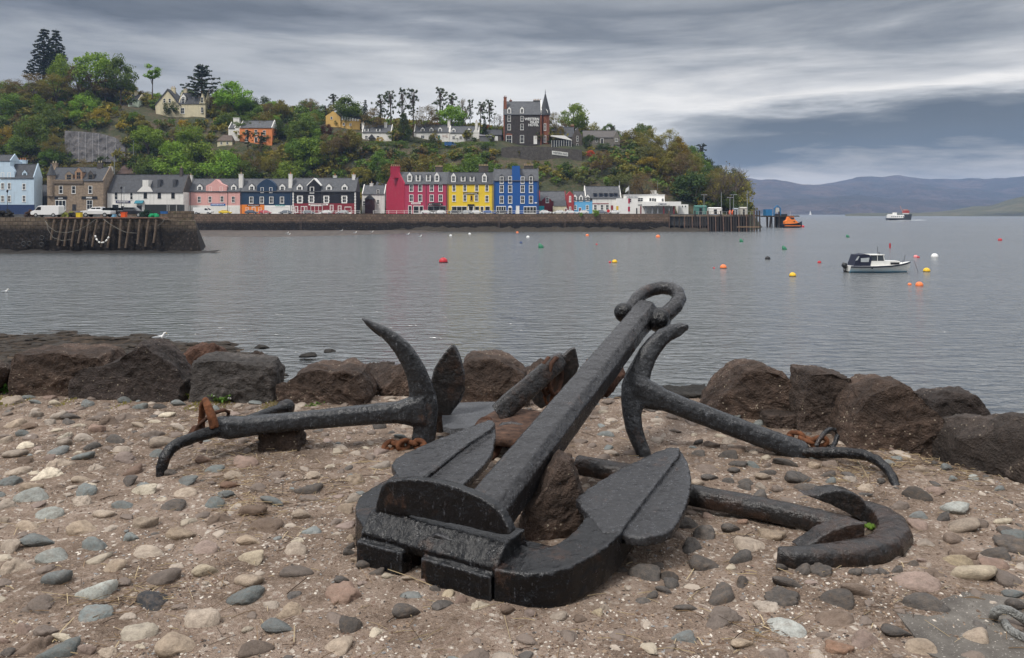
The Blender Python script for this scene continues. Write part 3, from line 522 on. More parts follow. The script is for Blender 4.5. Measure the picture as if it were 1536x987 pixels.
# main anchor: local frame O, U (away from the crown), V (to its right)
O = Vector((-.37, 3.47, G)); U = Vector((.508, .861, 0)).normalized(); V = Vector((U.y, -U.x, 0)); ZU = Vector((0,0,1))
def L(v, u, z): return O+V*v+U*u+ZU*z
A0 = Vector((0, 0, CZ))
def ray(px, py, p0, n):      # where the sight line through a photo pixel meets a plane
    d = Vector(((px-CX)/F, 1, -(py-HY)/F)); return A0+d*((Vector(p0)-A0).dot(n)/d.dot(n))
arm_n = (ZU-U*.11).normalized(); arm_p = L(0, 0, .14)
def onarm(pts, dz=0): return [ray(a_, b_, arm_p+ZU*dz, arm_n) for a_, b_ in pts]
B0 = Vector((.1, 4.1, G))
an = empty('anchor', B0, 'huge black anchor in the centre with its shank rising to a shackle', 'anchor', AN)
m = MB()
for v0, v1, u0 in ((-.375, -.115, -.035), (-.015, .345, -.03)): m.prism([L(v0, u0, -.08), L(v1, u0, -.08), L(v1, u0, .105), L(v0, u0, .105)], U*.26); m.prism([L(v0+.01, u0+.03, .1), L(v1-.01, u0+.03, .1), L(v1-.01, u0+.2, .13), L(v0+.01, u0+.2, .13)], ZU*-.05)
sec = [(0,.095),(-.012,.135),(.0,.15),(.062,.218),(.22,.22),(.30,.0),(.12,.03)]
m.prism([L(-.372, a_, b_) for a_, b_ in sec], V*.735)
m.prism([L(-.5, .14, -.05), L(.52, .14, -.05), L(.5, .34, -.05), L(-.5, .34, -.05)], ZU*.17)
pn = -U; pp = L(0, .055, .2)
plate = [(562,765),(565,750),(571,730),(582,721),(608,718.5),(638,719.5),(675,727),(719,745),(740,758),(752,770),(761,787),(766,801),(751,803),(690,789),(620,775)]
m.prism([ray(a_, b_, pp, pn) for a_, b_ in plate], U*.052)
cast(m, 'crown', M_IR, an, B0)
for side, arm, lw, rw in (('right', [(764,805),(785,816),(803,822),(824,820),(843,811),(862,796),(879,775),(920,742),(968,708),(1000,690),(1018,677),(1018,684),(1000,706),(960,757),(932,797),(908,821),(883,835),(858,848),(828,858),(790,861),(742,853),(735,838)],
      [(863,746),(880,733),(905,717),(932,701),(960,688),(985,676),(1005,670),(1020,671),(1018,682),(960,757),(930,797),(905,800),(882,772)], [(1016,676),(1024,678),(1033,697),(1037,715),(1035,738),(1028,760),(1018,780),(1008,793),(996,799),(967,806),(938,803),(926,797),(955,760)]),
     ('left', [(566,800),(545,790),(534,772),(533,757),(538,746),(548,737),(570,724),(590,712),(640,682),(690,653),(733,630),(740,632),(738,640),(690,675),(640,714),(610,735),(600,760),(590,790)],
      [(587,697),(592,688),(605,680),(632,668),(660,656),(700,641),(733,629),(743,633),(738,642),(700,666),(655,700),(625,722),(602,722)], [(735,637),(743,634),(744,652),(739,677),(729,693),(712,710),(695,725),(684,731),(660,727),(636,722),(655,700)])):
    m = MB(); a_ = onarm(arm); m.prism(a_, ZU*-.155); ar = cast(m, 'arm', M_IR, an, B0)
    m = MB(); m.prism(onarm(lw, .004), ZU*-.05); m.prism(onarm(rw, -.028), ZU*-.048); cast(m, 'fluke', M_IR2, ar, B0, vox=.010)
# shank
T1 = P(973, 451, 5.9); T0 = P(735, 741, 3.74); ax = (T1-T0); Ls = ax.length; ax.normalize(); wd_ = ax.cross(ZU).normalized(); rl = Matrix.Rotation(R(9), 3, ax); wd_ = rl@wd_; nn_ = wd_.cross(ax).normalized()
if nn_.z < 0: nn_ = -nn_
def S(t_, a_, b_): return T0+ax*(t_*Ls)+wd_*a_+nn_*b_
def sect(t_, w_, h_, c_=.022): return [S(t_, -w_+c_, 0), S(t_, w_-c_*2.2, 0), S(t_, w_, -c_*2.0), S(t_, w_, -h_+c_), S(t_, w_-c_, -h_), S(t_, -w_+c_, -h_), S(t_, -w_, -h_+c_), S(t_, -w_, -c_)]
m = MB(); st_ = [(-.14,.105,.20), (0,.100,.195), (.3,.094,.18), (.6,.088,.165), (.88,.082,.155), (.93,.086,.16), (.985,.086,.16), (1.0,.075,.14)]
vs_ = [p for q in st_ for p in sect(*q)]; k = len(st_)
m.add(vs_, [tuple(range(8))[::-1], tuple(range(8*(k-1), 8*k))]+[(i*8+j, i*8+(j+1) % 8, i*8+8+(j+1) % 8, i*8+8+j) for i in range(k-1) for j in range(8)])
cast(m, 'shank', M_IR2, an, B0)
pc = S(.945, 0, -.07); m = MB(); m.tube([pc-wd_*.165, pc+wd_*.19], .036, 12); m.ball(pc-wd_*.14, .075, 12, 8); m.tube([pc+wd_*.085, pc+wd_*.12, pc+wd_*.175, pc+wd_*.20], [.082, .094, .088, .062], 14)
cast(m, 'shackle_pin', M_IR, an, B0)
m = MB(); q = [pc-wd_*.12, P(956,447,5.98), P(964,440.5,6.03), P(977,434.5,6.08), P(992,431.5,6.1), P(1006,432.5,6.07), P(1016,438.5,6.0), P(1019,448,5.93), P(1013,459,5.85), pc+wd_*.13]
m.tube(q, [.046,.048,.05,.051,.052,.052,.053,.054,.056,.06], 12); cast(m, 'shackle', M_IR2, an, B0)

def ribbon(m, pts, depth, pw=2.6, n=12):
    """pts (px, py, D, width px): an iron bar followed through the scene, flat side to the sea"""
    pa = [P(a_, b_, d_) for a_, b_, d_, w_ in pts]; m.tube(pa, [(depth*(.45+.55*min(1, w_/30)), w_/2*d_/F) for a_, b_, d_, w_ in pts], n, up=None or (0,0,1), pw=pw)
def ribbon_v(m, pts, depth, pw=2.6, n=12):
    pa = [P(a_, b_, d_) for a_, b_, d_, w_ in pts]; b = len(m.v); k = len(pa)
    for i, p in enumerate(pa):
        t_ = (pa[min(i+1, k-1)]-pa[max(i-1, 0)]).normalized(); dd = Vector((0,1,0)); s_ = t_.cross(dd).normalized(); w_ = pts[i][3]/2*pts[i][2]/F; dp = depth*(.35+.65*min(1, pts[i][3]/30))
        for j in range(n):
            an_ = 2*math.pi*j/n; c_, s2 = math.cos(an_), math.sin(an_); q_ = (abs(c_)**pw+abs(s2)**pw)**(-1/pw); m.v.append(tuple(p+s_*(w_*c_*q_)+dd*(dp*s2*q_)))
    for i in range(k-1):
        for j in range(n): j2 = (j+1) % n; m.f.append((b+i*n+j, b+i*n+j2, b+(i+1)*n+j2, b+(i+1)*n+j)); m.m.append(0)
    m.f.append(tuple(b+j for j in range(n))[::-1]); m.f.append(tuple(b+(k-1)*n+j for j in range(n))); m.m += [0, 0]
# left anchor
B1 = P(480, 700, 5.3); B1.z = G
a2 = empty('anchor', B1, 'black anchor at left lying on its curved stock with one arm upright', 'anchor', AN)
m = MB(); ribbon_v(m, [(543,477,5.42,3),(556,486,5.43,9),(572,495,5.44,15),(588,507,5.45,21),(603,522,5.46,26),(615,540,5.47,29),(624,558,5.48,32),(630,577,5.49,36),(634,596,5.5,42),(637,612,5.5,42),(638,630,5.5,37),(637,648,5.5,36),(634,666,5.5,35),(628,682,5.5,31)], .05); ribbon_v(m, [(638,615,5.5,60),(622,616,5.5,47),(604,617.5,5.49,36),(572,620.5,5.47,20)], .07, 3.2); ar = cast(m, 'arm', M_IR3, a2, B1, vox=.009)
m = MB(); m.prism([P(a_, b_, 5.46) for a_, b_ in ((541,475),(549,479),(562,487),(576,496),(581,505),(570,506),(557,496),(547,486))], (0,.03,0)); cast(m, 'fluke', M_IR3, ar, B1, vox=.008, d1=.004)
m = MB(); ribbon_v(m, [(640,616,5.5,40),(612,617,5.5,33),(560,621,5.46,30),(500,626.5,5.4,28),(440,632,5.34,27),(390,637,5.29,28),(365,640,5.26,30),(345,641,5.24,34),(325,640,5.22,30),(318,640,5.22,18)], .065, 3.2); cast(m, 'shank', M_IR3, a2, B1, vox=.009)
m = MB(); q = [(242,716,4.86,16),(243,700,4.87,17),(247,686,4.89,18),(256,673,4.93,18),(270,664,4.98,18),(290,656.5,5.06,18),(315,649,5.15,19),(340,642,5.25,20),(365,634,5.4,18),(395,622,5.6,16),(420,613,5.75,15)]
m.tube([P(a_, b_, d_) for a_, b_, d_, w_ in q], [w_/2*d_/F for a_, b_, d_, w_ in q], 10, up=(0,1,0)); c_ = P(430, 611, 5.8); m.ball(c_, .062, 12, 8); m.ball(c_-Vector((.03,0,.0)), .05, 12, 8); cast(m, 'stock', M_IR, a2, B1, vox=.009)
m = MB(); q = [(322,642,5.15),(318,626,5.15),(312,610,5.17),(308,600,5.2),(304,607,5.25),(303,622,5.28),(302,640,5.3),(300,652,5.3)]; m.tube([P(*p) for p in q], [.03,.03,.028,.022,.022,.024,.026,.026], 10, up=(1,0,0)); sh = cast(m, 'shackle', M_RU, a2, B1, vox=.008, d1=.005)
m = MB(); m.tube([P(288,652,5.22), P(300,636,5.2), P(318,621,5.2), P(336,615,5.25), P(343,618,5.3), P(341,630,5.34)], .014, 8); m.tube([P(284,655,5.25), P(292,642,5.25), P(300,640,5.22), P(306,655,5.2), P(300,664,5.2)], .022, 8); cast(m, 'chain_link', M_RUD, a2, B1, vox=.008, d1=.004)
# right anchor
B2 = P(1080, 690, 5.25); B2.z = G
a4 = empty('anchor', B2, 'streaky black anchor at right with a forked crown and long sloping shank', 'anchor', AN)
m = MB(); ribbon_v(m, [(1031,490,5.62,9),(1022,492,5.6,16),(1008,497,5.58,22),(994,505,5.55,25),(982,517,5.52,28),(971,533,5.48,30),(963,549,5.45,33),(956,566,5.42,38),(952,584,5.39,42),(949,602,5.36,36),(948,622,5.33,29),(951,642,5.3,26),(957,660,5.28,24),(965,678,5.26,22),(970,692,5.25,20)], .055); ribbon_v(m, [(948,588,5.38,56),(966,590,5.38,46),(986,597,5.37,38),(1016,608,5.36,20)], .064, 2.6); ar = cast(m, 'arm', M_IR3, a4, B2, vox=.009)
m = MB(); m.prism([P(a_, b_, 5.55) for a_, b_ in ((1032,486),(1034,492),(1022,504),(1008,511),(996,517),(985,523),(978,520),(990,507),(1004,497),(1018,490))], (0,.04,0)); cast(m, 'fluke', M_IR3, ar, B2, vox=.008, d1=.004)
m = MB(); ribbon_v(m, [(950,588,5.38,40),(968,590,5.38,36),(990,598,5.37,32),(1030,613,5.35,31),(1080,632,5.32,31),(1130,651,5.29,31),(1170,666,5.26,31),(1192,674,5.24,34),(1206,677,5.23,30),(1212,678,5.23,18)], .06, 2.4); cast(m, 'shank', M_IR3, a4, B2, vox=.009)
m = MB(); q = [(1120,668,5.9,12),(1160,673,5.55,14),(1190,677,5.24,17),(1230,679,5.14,17),(1268,679,5.04,17),(1296,682,4.95,17),(1315,690,4.86,17),(1329,702,4.79,16),(1339,716,4.72,15),(1345,732,4.66,13)]; m.tube([P(a_, b_, d_) for a_, b_, d_, w_ in q], [w_/2*d_/F for a_, b_, d_, w_ in q], 10, up=(0,1,0)); cast(m, 'stock', M_IR, a4, B2, vox=.009)
m = MB(); q = [(1224,670,5.2),(1229,660,5.22),(1236,650,5.25),(1245,643.5,5.28),(1253,645,5.3),(1256,653,5.3),(1253,664,5.28),(1247,672,5.25),(1240,677,5.2)]; m.tube([P(*p) for p in q], .017, 8); m.ball(P(1248,673,5.22), .03, 10, 6); cast(m, 'shackle', M_IR, a4, B2, vox=.007, d1=.003, d2=.002)
def chain(pts, name, mat, label, size=.045, thick=.013, loc=None):
    """links threaded along photo points (px, py, D)"""
    m = MB(); pa = [P(*p) for p in pts]; dist = [0]
    for p, q in zip(pa, pa[1:]): dist.append(dist[-1]+(q-p).length)
    n = max(2, int(dist[-1]/(size*1.35)))
    for i in range(n):
        s_ = dist[-1]*(i+.5)/n; j = max(k for k in range(len(dist)-1) if dist[k] <= s_); tt = (s_-dist[j])/(dist[j+1]-dist[j]); c = pa[j].lerp(pa[j+1], tt); d = (pa[j+1]-pa[j]).normalized()
        a_ = d.cross(ZU); a_ = a_.normalized() if a_.length > .05 else Vector((1,0,0)); b_ = a_.cross(d).normalized(); ang = (i % 2)*1.35+rng.uniform(-.3,.3)+.3; w_ = a_*math.cos(ang)+b_*math.sin(ang)
        lp = []
        for k in range(16):
            th = 2*math.pi*k/16; e = math.copysign(abs(math.cos(th))**.75, math.cos(th)); lp.append(c+d*(e*size)+w_*(math.sin(th)*size*.58))
        m.tube(lp, thick, 8, closed=True, up=d.cross(w_))
    o = m.build(name, mat, None, True, sub=pa[0]); o.location = pa[0]; return tag(o, label, 'chain')
chain([(566,678,5.40),(580,673,5.36),(592,664,5.42),(604,668,5.36),(618,664,5.42),(632,668,5.36),(650,676,5.32)], 'chain', M_RU, 'short heap of rusty chain at the foot of the left anchor arm', .05, .017)
chain([(1172,664,5.42),(1186,655,5.38),(1200,656,5.34),(1214,661,5.3),(1226,664,5.26),(1238,661,5.24)], 'chain', M_RU, 'rusty chain draped over the end of the right anchor shank', .05, .017)
chain([(730,632,5.55),(716,655,5.45),(705,680,5.3),(712,690,5.2),(733,680,5.15),(744,665,5.2)], 'chain', M_RUD, 'dark rusty chain half hidden between the shank and left fluke', .07, .022)
# half-buried anchor in front on the right
B3 = P(1200, 800, 4.0); B3.z = G
a5 = empty('anchor', B3, 'half-buried anchor at lower right, its arms curling round a wet stone socket', 'anchor', AN)
m = MB(); q = [onz(865,697,G+.10), onz(950,712,G+.09), onz(1030,741,G+.075), onz(1120,758,G+.06), onz(1200,775,G+.05), onz(1275,793,G+.035)]; m.tube(q, [(.062,.055)]*6, 12, pw=3); cast(m, 'shank', M_IR4, a5, B3, vox=.01)
m = MB(); q = [onz(a_, b_, G+.03) for a_, b_ in ((1166,834),(1190,838),(1230,837),(1270,834),(1305,828),(1330,818),(1341,804),(1336,789),(1320,776),(1303,768),(1290,764))]; m.tube(q, [(.03,.045),(.05,.05),(.062,.055),(.07,.06),(.075,.06),(.08,.062),(.085,.062),(.08,.062),(.07,.06),(.055,.055),(.04,.05)], 12, pw=3); ar = cast(m, 'arm', M_IR4, a5, B3, vox=.01)
d_ = gd(783); m = MB(); m.prism([P(a_, b_, d_) for a_, b_ in ((1204,742),(1228,743),(1240,737),(1262,735),(1282,739),(1296,748),(1302,760),(1303,786),(1290,780),(1268,768),(1245,757),(1222,748))], (-.02,.09,0)); cast(m, 'fluke', M_IR4, ar, B3, vox=.009)
d_ = gd(826); m = MB(); m.prism([P(a_, b_, d_) for a_, b_ in ((1203,824),(1222,812),(1240,799),(1262,790),(1285,784),(1298,785),(1299,823),(1270,828),(1235,829))], (-.03,.085,0)); cast(m, 'fluke', M_IR4, ar, B3, vox=.009)
m = MB(); o_ = onz(1310,812,G); m.prism([onz(a_, b_, G+.015) for a_, b_ in ((1296,826),(1318,820),(1328,806),(1322,792),(1304,788),(1295,800))], (0,0,-.05)); sk = m.build('wet_stone', boulder('wet brown stone', (.10,.075,.055), .1), a5, sub=B3)
ms = MB()
for k in range(40):
    p = onz(1305+rng.gauss(0,4), 789+rng.gauss(0,1.6), G+.03); ms.ball(p, rng.uniform(.004,.011), 6, 4)
mo = ms.build('moss', leafmat('moss', (.09,.16,.02)), None, True, sub=onz(1305,789,G)); mo.location = onz(1305,789,G); tag(mo, 'bright green moss cushion inside the half-buried anchor', 'moss')
# plough anchor behind the main shank: two leaf flukes, tilted bar, holed plates
B4 = P(750, 640, 5.75); B4.z = G
a3 = empty('anchor', B4, 'dark anchor behind the main shank with leaf-shaped flukes and holed plates', 'anchor', AN)
def leaf(pts, D, dep, skew=.0):
    m = MB(); pc_ = Vector((sum(p[0] for p in pts)/len(pts), sum(p[1] for p in pts)/len(pts))); fr_ = [P(a_, b_, D) for a_, b_ in pts]; m.prism(fr_, (skew,dep,0)); return m
m = leaf([(668,527),(673,520),(678,517),(684,527),(690,543),(694,562),(694,588),(688,604),(676,618),(668,632),(663,650),(652,662),(647,640),(645,600),(645,575),(650,553),(658,540)], 5.78, .05, .02); cast(m, 'fluke', M_IR4, a3, B4, vox=.009)
m = leaf([(837,542),(846,532),(856,523),(863,521),(866,533),(869,549),(862,568),(848,586),(830,602),(812,614),(801,606),(797,599),(806,588),(815,572)], 6.15, .05); cast(m, 'fluke', M_IR4, a3, B4, vox=.009)
m = MB(); ribbon_v(m, [(748,622,5.6,34),(764,606,5.68,34),(790,584,5.8,33),(815,562,5.93,31),(838,543,6.05,28),(846,537,6.1,20)], .05, 3); cast(m, 'shank', M_IR4, a3, B4, vox=.009)
def plate_h(outline, holes, z, th, nrm=ZU):
    """flat iron with round holes: strips of a fan round each hole are avoided by bridging to the rim"""
    p0 = Vector((0,0,G+z)); poly = [ray(a_, b_, p0, nrm) for a_, b_ in outline]; bm = bmesh.new(); pt = list(poly); fc = [list(range(len(pt)))]
    for hx, hy, rx, ry in holes: fc.append(list(range(len(pt), len(pt)+14))); pt += [ray(hx+rx*math.cos(-k*math.pi/7), hy+ry*math.sin(-k*math.pi/7), p0, nrm) for k in range(14)]
    r_ = delaunay_2d_cdt([Vector((p.x, p.y)) for p in pt], [(a_, l_[(i+1) % len(l_)]) for l_ in fc for i, a_ in enumerate(l_)], [], 2, 1e-5)
    vv = [bm.verts.new((p.x, p.y, G+z)) for p in r_[0]]
    for t_ in r_[2]: bm.faces.new([vv[i] for i in t_])
    r = bmesh.ops.extrude_face_region(bm, geom=bm.faces[:]); bmesh.ops.translate(bm, verts=[q for q in r['geom'] if isinstance(q, bmesh.types.BMVert)], vec=(0,0,-th))
    bmesh.ops.recalc_face_normals(bm, faces=bm.faces); m = MB(); bm.verts.index_update(); m.add([q.co.copy() for q in bm.verts], [tuple(x.index for x in q.verts) for q in bm.faces]); bm.free(); return m
mg = pm('grey iron plate', (.10,.105,.115), .6, .3, 9, .4, 60)
m = plate_h([(663,628),(664,618),(672,609),(688,604),(720,602.5),(752,602.5),(750,612),(738,622),(722,634),(700,642),(676,643),(665,640)], [(677,617,11,6)], .13, .035); m.build('plate', mg, a3, sub=B4)
m = plate_h([(716,634),(728,624),(745,614),(762,611.5),(785,613),(812,618),(828,628),(818,642),(795,655),(765,660),(735,655),(722,646)], [(751,621.5,7.5,3.4),(750,637,7,4),(793,616.5,12,2.6)], .16, .05); m.build('plate', rusty('brown rust plate', (.075,.045,.033)), a3, True, sub=B4)
m = MB(); q = [(744,658,5.35),(746,645,5.38),(754,638,5.42),(768,636.5,5.45),(782,640,5.42),(788,650,5.36),(782,662,5.3),(766,668,5.28),(752,666,5.3)]; m.tube([P(*p) for p in q], .021, 10, closed=True, up=(0,1,.6)); m.build('shackle', M_IR4, a3, True, sub=B4)
for dx, nm in ((0, 'chain_link'), (11, 'chain_link')):
    m = MB(); q = [(813+dx,582,5.96),(812+dx,562,5.94),(816+dx,546,5.95),(822+dx,537.5,6.0),(829+dx,538,6.08),(832+dx,550,6.1),(831+dx,570,6.06),(826+dx,588,6.0),(819+dx,592,5.96)]; m.tube([P(*p) for p in q], .017, 8, closed=True, up=(1,0,0)); m.build('chain_link', M_RUD, a3, True, sub=B4)
m = MB(); q = [(820,583,5.98),(826,580,5.98),(829,590,5.98),(826,604,5.98),(820,606,5.98),(817,596,5.98)]; m.tube([P(*p) for p in q], .013, 8, closed=True, up=(0,1,0)); m.build('chain_link', M_RU, a3, True, sub=B4)
# galvanised mooring ring on the concrete, stick in the crown, plants by the boulders
m = MB(); D = gd(947); q = [(1490,926,3.11),(1493,918,3.07),(1503,913.5,3.05),(1515,916,3.04),(1528,924,3.03),(1548,938,3.03)]; m.tube([P(*p) for p in q], [.017]*6, 10); q = [(1507,934,3.06),(1513,943,3.02),(1524,951,2.98),(1540,958,2.94),(1556,962,2.92)]; m.tube([P(*p) for p in q], .016, 10)
for k in range(3): m.tube([P(1536+k*14, 932+k*9, 3.14), P(1541+k*14, 945+k*9, 3.1)], .014, 8)
b = P(1515, 945, 3.14); mr = m.build('mooring_ring', pm('galvanised steel', (.30,.30,.285), .5, .35, 9, .3, 60, .55), None, True, sub=b); mr.location = b; tag(mr, 'grey galvanised ring links lying at the bottom right corner', 'ring')
m = MB(); m.tube([P(643,862,3.5), P(649,846,3.5), P(660,833,3.55), P(667,829,3.6)], [.007,.011,.009,.004], 6); b = P(643,862,3.5); s = m.build('stick', pm('split wood', (.30,.20,.11), .8, .3, 20), None, True, sub=b); s.location = b; tag(s, 'curved splinter of pale wood in the gap of the anchor crown', 'stick')
def herb(px, py, n, h, sp, mat, label, name='plant', flower=None, lw=.022):
    b = onz(px, py, G); m = MB(); lf = MB(); fl = MB()
    for k in range(n):
        a_ = rng.uniform(0, 6.28); r = sp*math.sqrt(rng.random()); hh2 = h*rng.uniform(.45, 1); top = b+Vector((math.cos(a_)*r, math.sin(a_)*r*.7, hh2)); m.tube([b+Vector((math.cos(a_)*r*.3, math.sin(a_)*r*.2, -.01)), b.lerp(top, .6)+Vector((0,0,.01)), top], [.0022,.002,.001], 4)
        for q in range(7):
            c = b.lerp(top, rng.uniform(.35, 1)); w_ = lw*rng.uniform(.6, 1.2); d = Vector((rng.gauss(0,1), rng.gauss(0,1), rng.gauss(.2,.4))).normalized(); s_ = d.cross(Vector((rng.gauss(0,.4), rng.gauss(0,.4), 1))).normalized()
            lf.add([c, c+d*w_+s_*w_*.55, c+d*w_*2.1, c+d*w_-s_*w_*.55], [(0,1,2,3)])
        if flower and k < 5: fl.ball(top, .009, 7, 5)
    e = empty(name, b, label, 'plant'); m.build('stem', leafmat('stem green', (.09,.14,.03)), e, sub=b); lf.build('leaf', mat, e, sub=b)
    if flower: fl.build('flower', flower, e, True, sub=b)
LG = leafmat('fresh weed leaf', (.10,.24,.035)); LY = leafmat('yellowing leaf', (.22,.20,.05)); FW = pm('white petal', (.75,.74,.7), .7, .1); FY = pm('yellow petal', (.7,.5,.03), .7, .1)
herb(70, 590, 26, .17, .13, LG, 'bright green leafy plant in front of the broad dark boulder', lw=.032)
herb(8, 590, 8, .08, .06, LG, 'small green plant at the left edge of the bank')
herb(212, 590, 10, .17, .09, LY, 'tall wispy weed with yellow flowers at the slanting boulder', flower=FY, lw=.016)
herb(330, 604, 20, .07, .11, LG, 'low green clump with white flowers below the grey block', flower=FW, lw=.014)
herb(395, 602, 14, .06, .07, LY, 'yellow-green clump at the right foot of the grey block', lw=.014)
herb(538, 606, 10, .045, .06, LG, 'small green tuft at the foot of the two-humped boulder', lw=.012)
herb(290, 598, 16, .07, .12, LY, 'yellowish moss-like clump at the left end of the grey block', lw=.013)
herb(470, 610, 10, .03, .10, LG, 'thin green tuft below the low rounded boulder', lw=.01)
# yellow-green moss and turf along the foot of the boulders
vs = []; fs = []; nb = 0
for k in range(6000):
    px = rng.uniform(-20, 480); D = gd(rng.gauss(604, 6)); x = (px-CX)*D/F
    if fbm(Vector((x*2.2, 0, 3)), 2) < .02+.1*rng.random(): continue
    z = ground_z(x, D); s = rng.uniform(.006, .02); a_ = rng.uniform(0, 6.3); vs += [(x, D, z), (x+s*math.cos(a_)*.5, D+s*math.sin(a_)*.5, z+s), (x+s*.8*math.cos(a_), D+.8*s*math.sin(a_), z+s*.3)]; fs.append((nb, nb+1, nb+2)); nb += 3
tf = link('turf', npmesh('turf', np.array(vs), np.array(fs), leafmat('turf yellow green', (.26,.23,.06)))); tag(tf, 'patchy yellow-green turf along the foot of the left boulders', 'turf', kind='stuff')
# gulls
def gull(px, py, D, label, s=1., fly=False):
    b = P(px, py, D); e = empty('gull', b, label, 'gull', 'gulls on the shore and water'); e.scale = (s, s, s)
    MW = pm('white feathers', (.78,.78,.77), .7, .05); MG_ = pm('grey feathers', (.32,.34,.36), .7, .1); m = MB()
    z0 = .13 if not fly else -.03
    m.tube([(-.24,0,z0+.07),(-.13,0,z0+.07),(0,0,z0+.07),(.10,0,z0+.11),(.15,0,z0+.19),(.18,0,z0+.26),(.215,0,z0+.275),(.245,0,z0+.262)], [(.012,.008),(.055,.045),(.085,.078),(.075,.075),(.045,.048),(.042,.045),(.035,.035),(.012,.012)], 10, up=(0,1,0)); m.build('body', MW, e, True)
    for sd_ in (-1, 1):
        q = MB(); q.tube([(.07,.075*sd_,z0+.10),(-.08,.088*sd_,z0+.10),(-.24,.05*sd_,z0+.085),(-.34,.02*sd_,z0+.09)], [(.01,.04),(.014,.055),(.012,.035),(.004,.006)], 8, up=(0,0,1)); q.build('wing', MG_, e, True)
        if not fly: q = MB(); q.tube([(.02,.03*sd_,z0+.02),(.02,.03*sd_,0)], .008, 5); q.tube([(.0,.03*sd_,.004),(.06,.03*sd_,.004)], .008, 5); q.build('leg', pm('gull leg', (.5,.3,.2), .6), e)
    q = MB(); q.tube([(.24,0,z0+.265),(.30,0,z0+.25)], [.014,.004], 6); q.build('beak', pm('gull beak', (.6,.42,.08), .5), e)
gull(240, 514, 40.6, 'white gull standing on the dark weed at the water edge', 1.25); gull(8, 438.5, 65, 'white gull floating at the far left of the bay', 1.1, True)
# ------------------------------------------------------------------ hill behind the town (needed first: houses stand on it)
RT = [(-400,150),(-100,160),(0,152),(130,150),(200,156),(300,166),(400,175),(500,184),(600,196),(750,203),(830,207),(900,213),(950,222),(1000,243),(1050,268),(1090,292),(1118,310),(1132,324),(1150,350),(1262,380)]
def hill_z(x, y):
    px = x/y*F+CX; t_ = (y-296)/104; base = interp(px, [(-999,6.),(1085,6.),(1140,-2.)])
    if t_ <= 0: return base-.1
    zr = CZ+(HY-interp(px, RT))*400/F; tt = min(1, t_); n = fbm(Vector((x*.05, y*.05, 2)), 4)*1.6*min(1, t_*4)
    return base+(zr-base)*(1-(1-tt)**2.6)+n-(max(0, t_-1)*9)
def hill_hit(px, py):
    for k in range(296*4, 420*4):
        D = k/4; p = P(px, py, D)
        if hill_z(p.x, D) >= p.z: return p
    return P(px, py, 400)
SL = pm('slate', (.085,.088,.095), .75, .35, 1.2, .3, 4); SLD = pm('dark slate', (.055,.057,.063), .75, .35, 1.2, .3, 4); WH = pm('white harling', (.74,.72,.68), .85, .08, .6); WF = pm('white paint', (.80,.79,.76), .6, .05, 1); CREAM = pm('cream harling', (.62,.55,.38), .85, .1, .6)
t = NT('window glass'); M_GL = t.fin(t.ramp(t.noise(.9, 2), [(.4, (.012,.014,.017)), (.6, (.04,.045,.05))]), .12, None, 0, .5)
POT = pm('clay pots', (.42,.30,.19), .8); POTO = pm('orange pots', (.45,.17,.06), .8); STONE = pm('dressed stone', (.27,.205,.145), .9, .4, 1.3, .4, 3); STD = pm('dark stone', (.085,.072,.062), .9, .4, 1.1, .4, 3); BLK = pm('black sign paint', (.015,.015,.017), .5, .1)
WM = {}
def winmesh(w, h, bt, bars, fm):
    k = (round(w,2), round(h,2), bt, bars, fm.name)
    if k not in WM:
        m = MB(); y0, y1 = -.09, .02
        m.box(-w/2, -w/2+bt, y0, y1, 0, h); m.box(w/2-bt, w/2, y0, y1, 0, h); m.box(-w/2+bt, w/2-bt, y0, y1, h-bt*.8, h); m.box(-w/2-.05, w/2+.05, y0-.06, y1, -.1, bt*.8)
        iw = w-2*bt
        if bars: m.box(-iw/2, iw/2, -.055, .0, h*.5-.05, h*.5+.05)
        if bars > 1: m.box(-.03, .03, -.05, .0, bt*.8, h*.5-.05); m.box(-.03, .03, -.05, .0, h*.5+.05, h-bt*.8)
        g_ = MB().box(-iw/2, iw/2, -.03, .03, bt*.8, h-bt*.8); WM[k] = (m.mesh('window', fm), g_.mesh('pane', M_GL))
    return WM[k]
RECTS = []
